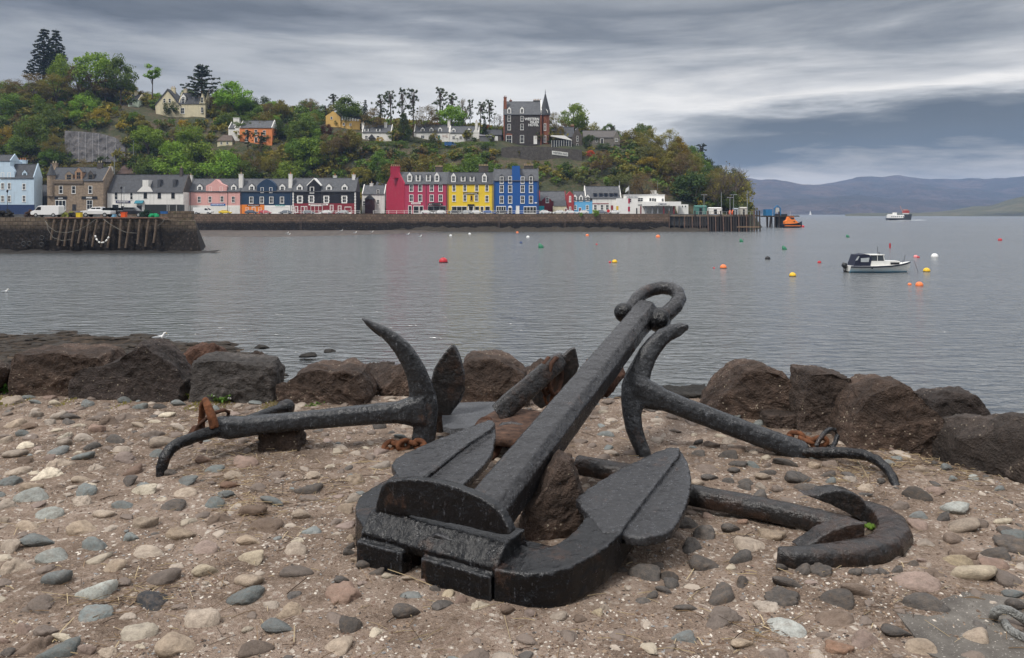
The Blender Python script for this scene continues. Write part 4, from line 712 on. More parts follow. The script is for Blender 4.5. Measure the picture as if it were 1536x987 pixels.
class Bl:
    def __init__(s, name, label, D, x0, x1, yb, depth=9, z=None, cat='house', group=None, hide=None, ytop=None):
        s.D, s.x0, s.x1, s.yb, s.dp = D, x0, x1, yb, depth; s.k = D/F; s.c = (x0+x1)/2; p = P(s.c, yb, D); s.root = empty(name, p, label, cat, group); RECTS.append((x0-1, x1+1, ytop or yb-30, yb if hide is None else hide, D))
    def X(s, px, y=0): return (px-s.c)*s.k*(1+y/s.D)+P(s.c, s.yb, s.D).x*y/s.D*1.0
    def Z(s, py, y=0): return (s.yb-py)*s.k+((HY-py)*y/F)
    def part(s, m, name, mat, parent=None, smooth=False): return m.build(name, mat, parent or s.root, smooth)
    def wall(s, mat, ye, x0=None, x1=None, dep=None, low=3., name='wall', y0=0):
        a, b = s.X(x0 if x0 is not None else s.x0), s.X(x1 if x1 is not None else s.x1); return s.part(MB().box(a, b, y0, dep or s.dp, -low, s.Z(ye)), name, mat)
    def roof(s, ye, yr, mat=SL, x0=None, x1=None, wallm=None, dep=None, y0=0, hip=0, over=.25):
        a, b = s.X(x0 if x0 is not None else s.x0), s.X(x1 if x1 is not None else s.x1); d = dep or s.dp; ze, zr = s.Z(ye)+.02, s.Z(yr, y0+d/2); m = MB(); i = .12 if wallm else -.25
        lo = ze-over*(zr-ze)/(d/2); pts = [(y0-over, lo), (y0-over, lo+.14), (y0+d/2, zr), (y0+d+over, lo+.14), (y0+d+over, lo)]
        n = 5; A = [(a+i, y, z) for y, z in pts]; B_ = [(b-i, y, z) for y, z in pts]
        if hip: A[2] = (a+i+hip, *A[2][1:]); B_[2] = (b-i-hip, *B_[2][1:])
        m.add(A+B_, [(0,1,2,3,4)[::-1], (5,6,7,8,9)]+[(j, (j+1) % 5, (j+1) % 5+5, j+5) for j in range(5)]); m.box(a+i+hip, b-i-hip, y0+d/2-.15, y0+d/2+.15, zr-.05, zr+.1)
        r = s.part(m, 'roof', mat)
        if wallm:
            for e0, e1 in ((a-.02, a+.28), (b-.28, b+.02)): g_ = MB(); g_.prism([(e0, y0, ze-.05), (e0, y0-.12, ze+.12), (e0, y0+d/2, zr+.3), (e0, y0+d+.12, ze+.12), (e0, y0+d, ze-.05)], (e1-e0, 0, 0)); s.part(g_, 'gable', wallm)
        return r
    def face(s, pts, mat, dep=4., y=-.06, name='wall_gable'): return s.part(MB().prism([(s.X(a), y, s.Z(b)) for a, b in pts], (0, dep, 0)), name, mat)
    def band(s, x0, x1, y0, y1, mat, name='ground_floor', pr=.05, y=0, dep=.3): return s.part(MB().box(s.X(x0), s.X(x1), y-pr, y+dep, s.Z(y1), s.Z(y0)), name, mat)
    def win(s, px, py, w=6., h=10.5, bt=.2, bars=2, fm=None, y=0., parent=None):
        """centre px, py; w, h in photo pixels"""
        W_, H_ = w*s.k, h*s.k; f_, g_ = winmesh(W_, H_, bt, bars, fm or WF); o = link('window', f_, parent or s.root, (s.X(px), y-.0, s.Z(py+h/2))); link('pane', g_, o); return o
    def wins(s, L_, *a, **k):
        for px, py in L_: s.win(px, py, *a, **k)
    def dormer(s, px, yb, w=7., h=10.5, mat=None, point=True, y=.35, dep=2.8, rm=None):
        W_, H_ = w*s.k, h*s.k; m = MB(); hb = H_*(.66 if point else .93); x = s.X(px); z = s.Z(yb)
        pts = [(x-W_/2,y,z),(x+W_/2,y,z),(x+W_/2,y,z+hb)]+([(x,y,z+H_)] if point else [])+[(x-W_/2,y,z+hb)]; m.prism(pts, (0,dep,0)); o = s.part(m, 'dormer', mat or WF)
        r = MB()
        if point:
            for sg in (-1, 1): r.prism([(x+sg*(W_/2+.12), y-.03, z+hb-.1), (x+sg*(W_/2+.12), y-.03, z+hb+.06), (x, y-.03, z+H_+.18), (x, y-.03, z+H_+.02)], (0,dep,0))
        else: r.box(x-W_/2-.1, x+W_/2+.1, y-.1, y+dep, z+hb+.003, z+H_)
        s.part(r, 'dormer_roof', rm or SL, o); q = MB(); ww = W_*.52; q.box(x-ww/2, x-.04, y-.03, y+.05, z+H_*.14, z+hb*.52); q.box(x+.04, x+ww/2, y-.03, y+.05, z+H_*.14, z+hb*.52); q.box(x-ww/2, x-.04, y-.03, y+.05, z+hb*.57, z+hb*.96); q.box(x+.04, x+ww/2, y-.03, y+.05, z+hb*.57, z+hb*.96); s.part(q, 'pane', M_GL, o)
    def chim(s, x0, x1, yt, yb, mat, y=None, pots=2, pm_=None, dep=1.2):
        y = s.dp/2 if y is None else y; a, b = s.X(x0, y), s.X(x1, y); zt, zb = s.Z(yt, y), s.Z(yb, y)-1.2; m = MB().box(a, b, y-dep/2, y+dep/2, zb, zt-.22); m.box(a-.1, b+.1, y-dep/2-.1, y+dep/2+.1, zt-.22, zt); o = s.part(m, 'chimney', mat)
        for i in range(pots): q = MB(); q.lathe((a+(b-a)*(i+.5)/pots, y, zt), [(.17,0),(.15,.5),(.2,.55),(.2,.68),(.12,.68)], 8); s.part(q, 'chimney_pot', pm_ or POT, o)
    def door(s, px, yb, w, h, mat=None, fm=None, arch=False, y=0):
        x, z, W_, H_ = s.X(px), s.Z(yb), w*s.k, h*s.k; m = MB(); b = .16; m.box(x-W_/2-b, x-W_/2, y-.1, y+.02, z, z+H_); m.box(x+W_/2, x+W_/2+b, y-.1, y+.02, z, z+H_); m.box(x-W_/2-b, x+W_/2+b, y-.1, y+.02, z+H_, z+H_+.22)
        if arch: m.prism([(x+(W_/2+b)*math.cos(a_*math.pi/8), y-.1, z+H_+.22+(W_/2)*math.sin(a_*math.pi/8)) for a_ in range(9)], (0,.12,0))
        f_ = s.part(m, 'door_frame', fm or WF); q = MB().box(x-W_/2, x+W_/2, y-.04, y+.04, z, z+H_); s.part(q, 'door', mat or pm('dark door', (.03,.03,.035), .5), f_)
    def shop(s, x0, x1, y0, y1, n=2, fm=None, stall=.3):
        a, b, z0, z1 = s.X(x0), s.X(x1), s.Z(y1), s.Z(y0); m = MB(); t_ = .13; m.box(a, b, -.12, .02, z1-.25, z1); m.box(a, b, -.12, .02, z0, z0+stall); w_ = (b-a-t_)/n
        for i in range(n+1): m.box(a+i*w_, a+i*w_+t_, -.12, .02, z0+stall, z1-.25)
        f_ = s.part(m, 'shop_window', fm or WF)
        for i in range(n): s.part(MB().box(a+i*w_+t_, a+(i+1)*w_, -.04, .03, z0+stall, z1-.25), 'pane', M_GL, f_)
    def sign(s, x0, x1, y0, y1, mat, txt=None, tm=None, h=.6, w=.85, marks=0, y=-.14):
        a, b, z0, z1 = s.X(x0), s.X(x1), s.Z(y1), s.Z(y0); o = s.part(MB().box(a, b, y, .02, z0, z1), 'sign', mat)
        if txt: text(txt, (z1-z0)*h, (b-a)*w, tm or WF, o, ((a+b)/2, y-.03, (z0+z1)/2))
        if marks:
            m = MB(); ww = (b-a)*w; x = (a+b)/2-ww/2
            for i in range(marks): m.box(x+ww*i/marks, x+ww*(i+.68)/marks, y-.03, y, (z0+z1)/2-(z1-z0)*h*.5*rng.uniform(.7,1), (z0+z1)/2+(z1-z0)*h*.5*rng.uniform(.7,1))
            s.part(m, 'lettering', tm or WF, o)
TW = 'painted houses along the harbour front'
DP = []; DPM = pm('grey downpipe', (.10,.10,.105), .6)
DQ, ZQ = 285, 6.0; YB = HY+(CZ-ZQ)*F/DQ
# light blue house
LB = pm('light blue harling', (.50,.62,.72), .85, .07, .7); NV = pm('navy plinth', (.02,.04,.11), .6)
b = Bl('house', 'tall light blue house at the left edge with a navy base', 276, -34, 51, YB, 5, group=TW); b.wall(LB, 266); b.roof(266, 246, SLD, 0, 51, LB); b.face([(-34,266),(-34,241),(15.5,241),(15.5,249),(22,257),(22,266)], LB, 8); b.roof(241, 232, SLD, -34, 16, LB); b.chim(22, 40, 240, 252, LB, y=7, pots=5, pm_=POTO)
b.wins([(4,263.5),(14,263.5),(4,279),(14,279),(36,280),(4,298),(14,298),(36,298),(-10,263.5),(-10,279),(-10,298)], 5.2, 9.6); b.dormer(36, 268, 7.5, 13, mat=LB); b.band(-34, 51.2, 307, 322, NV)
b = Bl('shed', 'small dark slate-roofed shed between light blue house and stone building', 282, 51, 71, YB, 8); b.wall(pm('dark boards', (.035,.035,.035), .8), 294); b.roof(294, 277, SLD); b.door(60, YB, 4, 11)
# stone bank house
b = Bl('house', 'baronial stone house with corner turret and black shop signs', 278, 71, 155, YB, 10, group=TW); b.wall(STONE, 271); b.roof(271, 251, SLD, None, None, STONE); b.chim(147, 154, 244, 262, STD, y=5, pots=2, pm_=CREAM); b.chim(78, 86, 244.5, 256, STONE, y=6, pots=2, pm_=CREAM)
b.band(71, 125, 272.5, 275.5, pm('carved stone', (.15,.115,.085), .9, .4, 3), 'frieze', .35); b.band(71, 125, 269.5, 272.5, STONE, 'parapet', .25)
m = MB(); x, z = b.X(76), b.Z(287); m.lathe((x, .5, 0), [(.1, b.Z(299)), (1.35, b.Z(294)), (1.35, b.Z(264)), (1.5, b.Z(263)), (.1, b.Z(263))], 14); o = b.part(m, 'turret', STONE, None, False); m = MB(); m.lathe((x, .5, 0), [(1.55, b.Z(263)), (1.0, b.Z(257)), (.05, b.Z(245))], 14); b.part(m, 'turret_roof', SLD, o)
b.dormer(102.5, 271, 12, 14, mat=STONE, dep=3.5); b.dormer(117, 271, 11, 20, mat=pm('warm stone', (.33,.2,.12), .9, .3), dep=3.5); b.dormer(135, 272, 9, 16, mat=STD, dep=3.5)
for px in (91.5, 110.5, 135.5): b.win(px, 284.5, 6, 11.5, .16, 1)
b.win(72.8, 284, 2.4, 11, .1, 1); b.sign(82, 100.5, 295.5, 299, BLK, marks=5, w=.4); b.sign(122.5, 146, 294.5, 298.5, BLK, marks=6, w=.38); b.shop(83, 99, 300, 316, 3); b.door(111.5, 316, 6, 9.5, arch=True, fm=STONE); b.win(134.5, 307, 9, 14, .16, 2); b.band(82, 100.5, 293.5, 295.4, STD, 'cornice', .35)
# white house
b = Bl('house', 'long white house with dark slate roof and central chimney gable', 280, 161, 275, YB, 10, group=TW); b.wall(WH, 288); b.roof(288, 262, SLD, None, None, STD); b.chim(164, 168.5, 250, 262, WH, y=5, pots=1); b.chim(270.5, 274, 252, 262, STD, y=5, pots=1)
b.face([(206,288.5),(206,287),(213.8,279.5),(213.8,270),(222.5,270),(222.5,279.5),(229,287),(229,288.5)], WH, 5)
for px, w_ in ((174.3,5),(197.2,4.2)): b.win(px, 294, w_, 10.5, .1, 1)
for px in (218, 239, 259.5): b.win(px, 293, 5, 8.5, .1, 1, fm=pm('black frame', (.02,.02,.02), .5))
for px in (236, 259): b.part(MB().box(b.X(px-2.2), b.X(px+2.2), 1.2, 3.2, b.Z(281), b.Z(271)+.5), 'skylight', SLD)
b.sign(174, 195.5, 301, 304.5, pm('navy sign', (.03,.03,.09), .5), marks=8, w=.8, h=.45); b.shop(168, 178.5, 306, 319, 1); b.door(184, YB, 5, 12); b.part(MB().prism([(b.X(203.5), -.05, b.Z(300.5)), (b.X(203.5), -1.3, b.Z(304.5)), (b.X(203.5), -1.3, b.Z(305.5)), (b.X(203.5), -.05, b.Z(303))], (b.X(216)-b.X(203.5), 0, 0)), 'awning', pm('teal canvas', (.03,.17,.22), .8)); b.door(209, YB, 8, 13)
# pink, navy, black terrace
def terrace(name_label, x0, x1, mat, ye, yr): b = Bl('house', name_label, DQ, x0, x1, YB, 8, group=TW); b.wall(mat, ye); b.roof(ye, yr, SL, None, None, SL); return b
PK = pm('pink harling', (.66,.36,.33), .85, .06, .6); b = terrace('pink house with a white ground floor and curved front gable', 284, 360, PK, 287, 268)
DP.append((b, (286, 341.5), 287)); b.face([(309,288),(309,279),(311,277.5),(316.5,275),(323.7,268.8),(331,275),(337.5,277.5),(340,279),(340,288)], PK, 4.6); b.band(284, 360, 308, 322.5, WH)
b.wins([(315.7,283.5),(331.8,283.5)], 4.2, 7.2, .1); b.wins([(299,299),(315,299),(333,298.5),(350,299)], 5, 8.8, .12)
for px in (299, 350): b.dormer(px, 287, 8, 11)
b.chim(284, 288.7, 263, 272, WH, pots=1); b.sign(316, 338, 305.5, 308.5, pm('blue sign', (.02,.12,.38), .5), marks=9, h=.4); b.door(325, YB, 5.5, 11); b.wins([(311,313),(344.5,314),(354,314.5)], 5, 8, .1)
NB = pm('navy harling', (.014,.040,.085), .8, .1, .6); b = terrace('navy blue house with an orange and white ground floor', 360.5, 438, NB, 287, 268)
DP.append((b, (362, 436), 287)); b.face([(385.5,288),(385.5,279),(389,275),(395,270.5),(400,268.5),(405,270.5),(411,275),(414.5,279),(414.5,288)], NB, 4.6); b.band(360.5, 396.5, 307, 322.5, pm('orange paint', (.75,.22,.03), .7, .06)); b.band(396.8, 438, 308, 322.5, WF)
b.wins([(393.3,285),(406.3,285)], 4.6, 8, .14); b.wins([(377,300),(392.7,300),(407,300),(423,300)], 6.2, 10, .2)
for px in (377, 423): b.dormer(px, 287.5, 8.5, 12)
b.chim(359, 364.5, 261, 279, WH, y=1.5, pots=1); b.sign(371, 390, 307.3, 309.2, BLK, marks=8, h=.4); b.sign(413, 427, 307.4, 309, pm('teal sign', (.05,.35,.33), .5), marks=5, h=.4); b.wins([(371,315),(390,315)], 4.6, 7.5, .12); b.door(380.5, YB, 4, 10, pm('teal door', (.04,.2,.2), .5)); b.door(401, YB, 3.6, 10); b.shop(407, 433, 309.5, 321, 4)
BK = pm('black harling', (.012,.013,.019), .8, .1, .6); b = terrace('black house with white quoins above a dark red ground floor', 438.5, 534, BK, 287, 267); CR = pm('dark red paint', (.22,.02,.03), .7, .08)
DP.append((b, (483,), 287)); b.face([(461,288),(461,278),(471,268.3),(481,278),(481,288)], BK, 4.6); b.face([(460.3,279.2),(460.3,277.4),(471,267),(481.7,277.4),(481.7,279.2),(471,268.6)], WF, 4.7, -.12, 'skew'); b.band(438.5, 534, 305, 322.5, CR)
def quoin(bb, x, y0, y1, name='quoins', wide=2.4):
    m = MB(); n = int((y1-y0)/2.1)
    for i in range(n): w_ = wide if i % 2 else wide*.62; m.box(bb.X(x-w_/2), bb.X(x+w_/2), -.1, .03, bb.Z(y0+(i+.86)*2.1), bb.Z(y0+i*2.1))
    bb.part(m, name, WF)
quoin(b, 439.8, 288, 322); quoin(b, 532.8, 288, 322)
b.win(468, 285, 6.4, 9.6, .22); b.wins([(450,299),(467,298.5),(489.5,299),(516.5,299)], 7.6, 11, .34)
for px in (449, 493, 516.5): b.dormer(px, 289, 9, 13.5)
for px in (450,467,489.5,516.5): quoin(b, px-3.7, 293.5, 304.5, wide=1.9); quoin(b, px+3.7, 293.5, 304.5, wide=1.9)
b.chim(433.5, 438.3, 261, 279, WH, y=1.5, pots=1, pm_=POTO); b.chim(500.3, 505, 263.5, 271, WH, y=5.5, pots=1, pm_=POTO); b.chim(528.5, 533, 262, 274, WH, y=4, pots=1, pm_=POTO)
b.wins([(444.5,314),(497.5,312),(509.5,313)], 5.4, 9.5, .26); b.shop(466, 484, 308, 321, 3); b.sign(463, 492, 305.6, 308, WF, marks=12, tm=pm('dark red letters', (.2,.02,.03), .6), h=.5); b.door(454, YB, 4, 11); b.shop(517, 527, 310, 321, 1, stall=.6); b.door(459, YB, 2.4, 11, CR)
# small houses in the gap
b = Bl('cottage', 'small white cottage with dark porch between black and raspberry houses', 296, 543, 577, YB-1, 8); b.wall(WH, 291); b.roof(291, 277.5, SL, None, None, WH); b.chim(555, 560, 275, 280, WH, pots=1); b.part(MB().box(b.X(549), b.X(562), -2.2, .1, -2, b.Z(299)), 'porch', pm('maroon boards', (.05,.015,.018), .7)); b.part(MB().prism([(b.X(548), -2.4, b.Z(299)), (b.X(563), -2.4, b.Z(299)), (b.X(555.5), -2.4, b.Z(292))], (0,2.5,0)), 'porch_roof', SLD); b.wins([(567,288),(567,303),(546,305)], 4, 7, .12)
b = Bl('house', 'navy gabled house peeping out behind the small white cottage', 303, 565, 582, YB-10, 8); b.wall(NB, 277); b.roof(277, 268, SL)
# raspberry house: gable wall runs back at the left
RB = pm('raspberry harling', (.42,.045,.10), .85, .08, .7); RBd = pm('crimson gable', (.36,.02,.055), .85, .08, .7)
b = Bl('house', 'raspberry pink house with a tall crimson gable and four dormers', DQ, 606.5, 671, YB, 9, group=TW)
bx, fx, dg = b.X(577)-1.0, b.X(606.5), 10.
m = MB(); zE, zR = b.Z(276), b.Z(257)
m.add([(fx,0,-3),(b.X(671),0,-3),(b.X(671),dg,-3),(bx,dg,-3),(fx,0,zE),(b.X(671),0,zE),(b.X(671),dg,zE),(bx,dg,zE)], [(0,1,5,4),(1,2,6,5),(2,3,7,6),(4,5,6,7),(0,3,2,1),(3,0,4,7)]); b.part(m, 'wall', RB)
m = MB(); q = [(fx,0,-3),(bx,dg,-3),(bx,dg,zE),(lerp(fx,bx,.62),dg*.62,zR+.5),(lerp(fx,bx,.35),dg*.35,zR+.5),(fx,0,zE+.2)]; m.prism([(x-.06,y-.05,z) for x,y,z in q], (.35,.0,0)); b.part(m, 'gable', RBd)
m = MB(); a_ = .3; m.add([(fx+a_,-.25,zE-.1),(b.X(671),-.25,zE-.1),(b.X(671),4.8,zR),((fx+bx)/2+a_,4.8,zR),(b.X(671),dg,zE-.1),(bx+a_,dg,zE-.1)], [(0,1,2,3),(2,4,5,3),(0,3,5),(1,4,2),(0,5,4,1)]); b.part(m, 'roof', SL)
b.chim(586, 600, 249.5, 262, RBd, y=3.5, pots=5); b.chim(653, 664, 250.5, 262, STD, y=6.5, pots=6)
for py in (282, 297): b.wins([(617,py),(630.3,py),(647.5,py),(660.8,py)], 6.2, 10.6)
for px, pt in ((614,1),(626.8,0),(642.2,0),(655,1)): b.dormer(px, 272.5 if pt else 272, 7, 14.5 if pt else 10.5, point=bool(pt), dep=3.2, y=.6)
DP.append((b, (639, 669.6), 276)); b.door(615, YB, 4, 12); b.shop(620, 628.5, 308.5, 321, 1); b.shop(629, 635, 308.5, 321, 1); b.shop(641.5, 669, 308.5, 321, 3, fm=pm('grey shopfront', (.3,.3,.3), .6)); b.sign(617, 631, 303.6, 306.3, WF, marks=7, tm=RB, h=.4); b.sign(642, 664, 305, 307.6, BLK, marks=6, h=.4); b.part(MB().prism([(b.X(648), -.05, b.Z(304)), (b.X(648), -1, b.Z(306)), (b.X(648), -.05, b.Z(306))], (b.X(660)-b.X(648),0,0)), 'awning', BLK)
# yellow house
YL = pm('yellow harling', (.80,.56,.035), .85, .05, .7); b = Bl('house', 'bright yellow house with a dark name board and tall stone chimneys', DQ, 671.5, 740, YB, 9, group=TW); b.wall(YL, 276); b.roof(276, 258.5, SLD, None, None, SL); b.chim(718, 732.5, 249, 262, STD, y=6.5, pots=6)
b.wins([(681,282),(697.3,282),(715,282),(730.3,282),(681,297.3),(697.3,297),(714.7,297),(730.3,298)], 5.6, 10); b.win(707.3, 297, 4, 8, .25, 0, fm=pm('ochre niche', (.4,.22,.03), .8))
for px, pt in ((680,1),(694.5,0),(708,0),(726.5,1)): b.dormer(px, 273.5 if pt else 272, 7, 14.5 if pt else 8, point=bool(pt), dep=3.2, y=.6)
DP.append((b, (672.5, 738.6), 276)); b.sign(695, 717.5, 288.6, 291.6, pm('brown sign', (.05,.035,.025), .6), marks=10, h=.45, tm=CREAM); b.shop(677.5, 700.5, 309, 321, 3, fm=WH); b.door(706.3, YB, 5.5, 11.5); b.part(MB().box(b.X(701.5), b.X(711.5), -.9, .0, b.Z(309), b.Z(306.3)), 'portico', BLK)
for px in (702.5, 710.7): b.part(MB().box(b.X(px)-.15, b.X(px)+.15, -.85, -.55, -1, b.Z(309)), 'column', WF)
b.shop(712.5, 719, 309, 321, 1, fm=WH); b.door(723, YB, 4, 11); b.shop(727.5, 735, 309, 321, 1, fm=WH)
# blue house
BU = pm('royal blue harling', (.012,.085,.30), .8, .06, .6); b = Bl('house', 'royal blue four-storey house with a central chimney gable', DQ, 740.5, 808, YB, 9, group=TW); b.wall(BU, 271); b.roof(271, 253.5, SL, None, None, SL); b.chim(786, 800, 248.5, 256, STD, y=6.5, pots=6)
b.face([(760.5,272),(761,270.8),(768,262),(768,248.8),(780,248.8),(780,262),(785,268),(785.5,272)], BU, 4.5)
b.wins([(752.5,270),(796.5,270)], 5.6, 10.5, y=-.1); b.wins([(765.2,269.5),(783.8,270)], 5.6, 10.5, y=-.07); b.wins([(px, py) for py in (283.2, 299.3) for px in (752.5,765.2,783.8,796.5)], 6.2, 11.4)
for px in (752.5, 796.5): b.part(MB().prism([(b.X(px-3.6), .0, b.Z(271)), (b.X(px+3.6), .0, b.Z(271)), (b.X(px+3.6), .0, b.Z(264)), (b.X(px), .0, b.Z(260.5)), (b.X(px-3.6), .0, b.Z(264))], (0,3,0)), 'dormer', SL)
DP.append((b, (742, 806.5), 271)); b.shop(744.5, 759, 309, 321, 4); b.door(765.2, YB, 4.6, 9.5, arch=True); b.door(776.5, YB, 3.8, 11.5, WF); b.shop(785.5, 804.5, 309.5, 321, 4); b.sign(802, 805.5, 303.5, 305, WF)
# right-hand low row
DR = 296; YR = HY+(CZ-ZQ)*F/DR; RDk = pm('barn red harling', (.19,.022,.028), .85, .1, .6); RDl = pm('red gable paint', (.36,.05,.055), .85, .08, .6)
b = Bl('house', 'low barn-red house with bright red end gable', DR, 809, 861, YR, 8, group=TW); b.wall(RDk, 301); b.roof(301, 287, SL, None, 849, RDk); b.face([(849.5,322),(849.5,293),(855,287),(860.5,293),(860.5,322)], RDl, 6, -.5); b.face([(813,322),(813,300),(820,294.5),(827,300),(827,322)], RDk, 4, -.4, 'front_gable'); b.win(821, 300, 5, 8.5, y=-.4); b.wins([(855,298.5)], 3, 9, .25, 1, y=-.5); b.win(855, 314, 3, 8, y=-.5); b.part(MB().prism([(b.X(830), -.05, b.Z(300.5)), (b.X(830), -3.2, b.Z(309)), (b.X(830), -.05, b.Z(309))], (b.X(849)-b.X(830),0,0)), 'lean_to_roof', SLD); b.part(MB().box(b.X(829), b.X(849), -3, -.05, -1, b.Z(309.2)), 'lean_to', CREAM); b.part(MB().box(b.X(808.5), b.X(816), -2.5, -.05, -1, b.Z(309)), 'porch', pm('turquoise boards', (.03,.4,.45), .7)); b.door(848, YR, 2.5, 8, RDk, y=-3)
SB = pm('sky blue paint', (.14,.42,.70), .8, .06, .6); b = Bl('house', 'low sky-blue house with three white pointed dormers', DR, 861, 888.5, YR, 8, group=TW); b.wall(SB, 300); b.roof(300, 287, SL, None, None, SL)
for px in (862.5, 871.5, 881.5): b.dormer(px, 302.5, 6, 11, y=-.1)
b.wins([(863,311),(881,311)], 4.6, 7, .2); b.door(870, YR, 2.8, 9, CR)
b = Bl('house', 'white building under a wide slate roof with a row of dark dormers', DR, 878, 932, YR, 10, group=TW); b.wall(WH, 297, 888.6); b.roof(297, 279.5, SL, 878, 932, WH, hip=0)
for px in (893, 901.5, 909, 917, 924): b.dormer(px, 297, 5, 7.5, mat=pm('navy dormer', (.02,.03,.06), .7), point=False)
b.wins([(893,311),(903,311),(911,311)], 6, 9, .3, 2); b.sign(888.6, 913, 305, 306.2, CR)
b = Bl('ferry_terminal', 'low white flat-roofed terminal with long canopy by the pier', DR-2, 925, 1033, YR, 9, cat='building'); b.wall(WF, 297.5, 925, 938, 7); b.wall(WF, 292.5, 938, 997); b.band(937.5, 997.5, 291.6, 293, pm('grey coping', (.5,.5,.5), .7), 'coping', .12, dep=9)
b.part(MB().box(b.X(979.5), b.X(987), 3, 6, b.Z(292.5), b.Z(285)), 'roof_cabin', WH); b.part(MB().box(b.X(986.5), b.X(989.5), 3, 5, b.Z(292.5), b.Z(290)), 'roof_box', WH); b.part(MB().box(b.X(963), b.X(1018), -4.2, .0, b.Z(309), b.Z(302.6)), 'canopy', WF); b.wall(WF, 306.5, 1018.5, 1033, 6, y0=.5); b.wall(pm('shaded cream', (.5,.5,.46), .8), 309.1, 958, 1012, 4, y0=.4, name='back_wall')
for px in (959, 966, 976, 984, 993, 1001, 1008): b.part(MB().box(b.X(px)-.22, b.X(px)+.22, -3.6, -3.2, -1, b.Z(309.1)), 'post', pm('maroon post', (.2,.03,.04), .6) if px in (959, 993, 1008) else pm('grey post', (.22,.23,.24), .6))
b.wins([(945.3,300.5)], 3.4, 5.6, .08, 1); b.wins([(960.5,299.5)], 8, 5.4, .08, 2); b.wins([(975.5,299.5),(979.5,299.5),(982.5,300)], 3.6, 5, .08, 0); b.wins([(994,300)], 3.6, 4.6, .08, 1); b.wins([(1024,309.5),(1028.5,309.5)], 2.2, 2.6, .06, 0, y=.5); b.win(987.5, 315, 7, 8, .2, 2, fm=CR, y=.4); b.door(955, YR, 2, 9)
o = b.part(MB().box(b.X(939.5), b.X(958.5), -.08, -.02, b.Z(297.2), b.Z(294.2)), 'sign', WF); text('CAFE FISH', .42, b.X(957)-b.X(940.5), NV, o, (b.X(948.8), -.12, b.Z(295.6))); o = b.part(MB().box(b.X(980), b.X(1001), -4.3, -4.2, b.Z(308), b.Z(303.6)), 'sign', WF); text('TOBERMORY', .46, b.X(997)-b.X(984), NV, o, (b.X(990.5), -4.34, b.Z(306.2))); b.sign(957, 963, 306, 308, pm('grey sign', (.2,.2,.2), .7), marks=4, h=.4)
for bb, xs_, ye in DP:
    for x in xs_: q = MB(); q.tube([(bb.X(x), -.14, -.2), (bb.X(x), -.14, bb.Z(ye)-.1)], .07, 6); q.build('downpipe', DPM, bb.root)
    q = MB(); q.box(bb.X(bb.x0), bb.X(bb.x1), -.32, -.2, bb.Z(ye)-.12, bb.Z(ye)+.03); q.build('gutter', DPM, bb.root)
# ------------------------------------------------------------------ houses on the hill
def HB(name, label, px, py, x0, x1, yb, dep=8, ytop=None, **k): p = hill_hit(px, py); return Bl(name, label, p.y, x0, x1, yb, dep, ytop=ytop, **k)
HG = 'houses up on the hill'
b = HB('house', 'cream villa with steep gable high on the left of the hill', 265, 176, 235, 308, 176, 9, 132, group=HG); b.wall(CREAM, 157, 235, 271); b.face([(233,157.5),(237,153),(244,144),(252,134.5),(259,143),(266,152),(271,158),(271,176),(235,176)], CREAM, 8, -.3); b.face([(231.5,158.5),(244,143),(252,133),(260,142),(272,158.5),(270,158.5),(252,136),(233.5,158.5)], SLD, 8.5, -.5, 'roof'); b.wall(CREAM, 155, 271, 308, 7); b.roof(155, 139.5, SLD, 268, 308, CREAM, 7); b.face([(299,156),(303.5,140),(308,156)], CREAM, 4, -.25, 'wing_gable'); b.chim(257, 263, 131.5, 140, CREAM, y=4, pots=2); b.chim(276, 281, 134, 141, CREAM, y=4, pots=2)
b.wins([(247,151),(255,151),(248,164),(254.8,164.5),(261.5,164.5)], 3.4, 5.6, .08, 1, y=-.3, fm=WF); b.wins([(274.5,151.5),(274,166)], 6, 9, .2, 2); b.wins([(303.5,150),(303.5,165)], 3.4, 8, .1, 1, y=-.25); b.dormer(274.5, 153, 7, 12)
b = HB('house', 'pale green gabled house glimpsed left of the cream villa', 198, 160, 192, 208, 160, 7, 140, group=HG); b.wall(pm('pale green harling', (.45,.52,.42), .85, .1), 150); b.roof(150, 142, SLD, None, None, CREAM); b.chim(202, 206, 138.5, 146, CREAM, pots=2); b.win(197, 155, 3.4, 5, .08, 1)
b = HB('house', 'orange house with white gable and slate roof on the hillside', 380, 215, 342, 408, 214, 8, 176, group=HG); OR = pm('orange harling', (.72,.24,.085), .85, .08, .6); b.wall(OR, 191.5, 359.5, 408); b.roof(191.5, 181, SL, 359.5, 408, WH); b.wall(WH, 192, 342, 359.3, 7, name='wing', y0=.4); b.roof(192, 184, SL, 342, 352, WH, 7, .4); b.chim(351, 360, 177, 190, WH, y=3, pots=0, dep=2); b.wins([(370,198),(384,198),(396.5,199),(370,209),(396.5,209)], 4.4, 7, .1, 2); b.door(384, 214, 3.4, 8)
b = HB('cottage', 'low brown-roofed cottage below left of the orange house', 336, 219, 326, 348, 218, 7, 201, group=HG); b.wall(CREAM, 211); b.roof(211, 202, pm('brown tiles', (.10,.075,.06), .85, .3), hip=1.5); b.wins([(332,214.5),(341,214.5)], 3.2, 4, .08, 1)
b = HB('house', 'yellow house with grey mansard roof full of windows', 512, 191, 489, 540, 191, 10, 166, group=HG); YO = pm('ochre yellow harling', (.66,.42,.13), .85, .08); b.wall(YO, 179, 511, 540); b.face([(489,191),(489,174),(500,166.8),(511,176),(511,191)], YO, 9, -.4); b.part(MB().prism([(b.X(505),-.05,b.Z(179)),(b.X(540),-.05,b.Z(182)),(b.X(539),1.2,b.Z(175)),(b.X(504),1.2,b.Z(167.5))], (0,7,0)), 'roof', SLD)
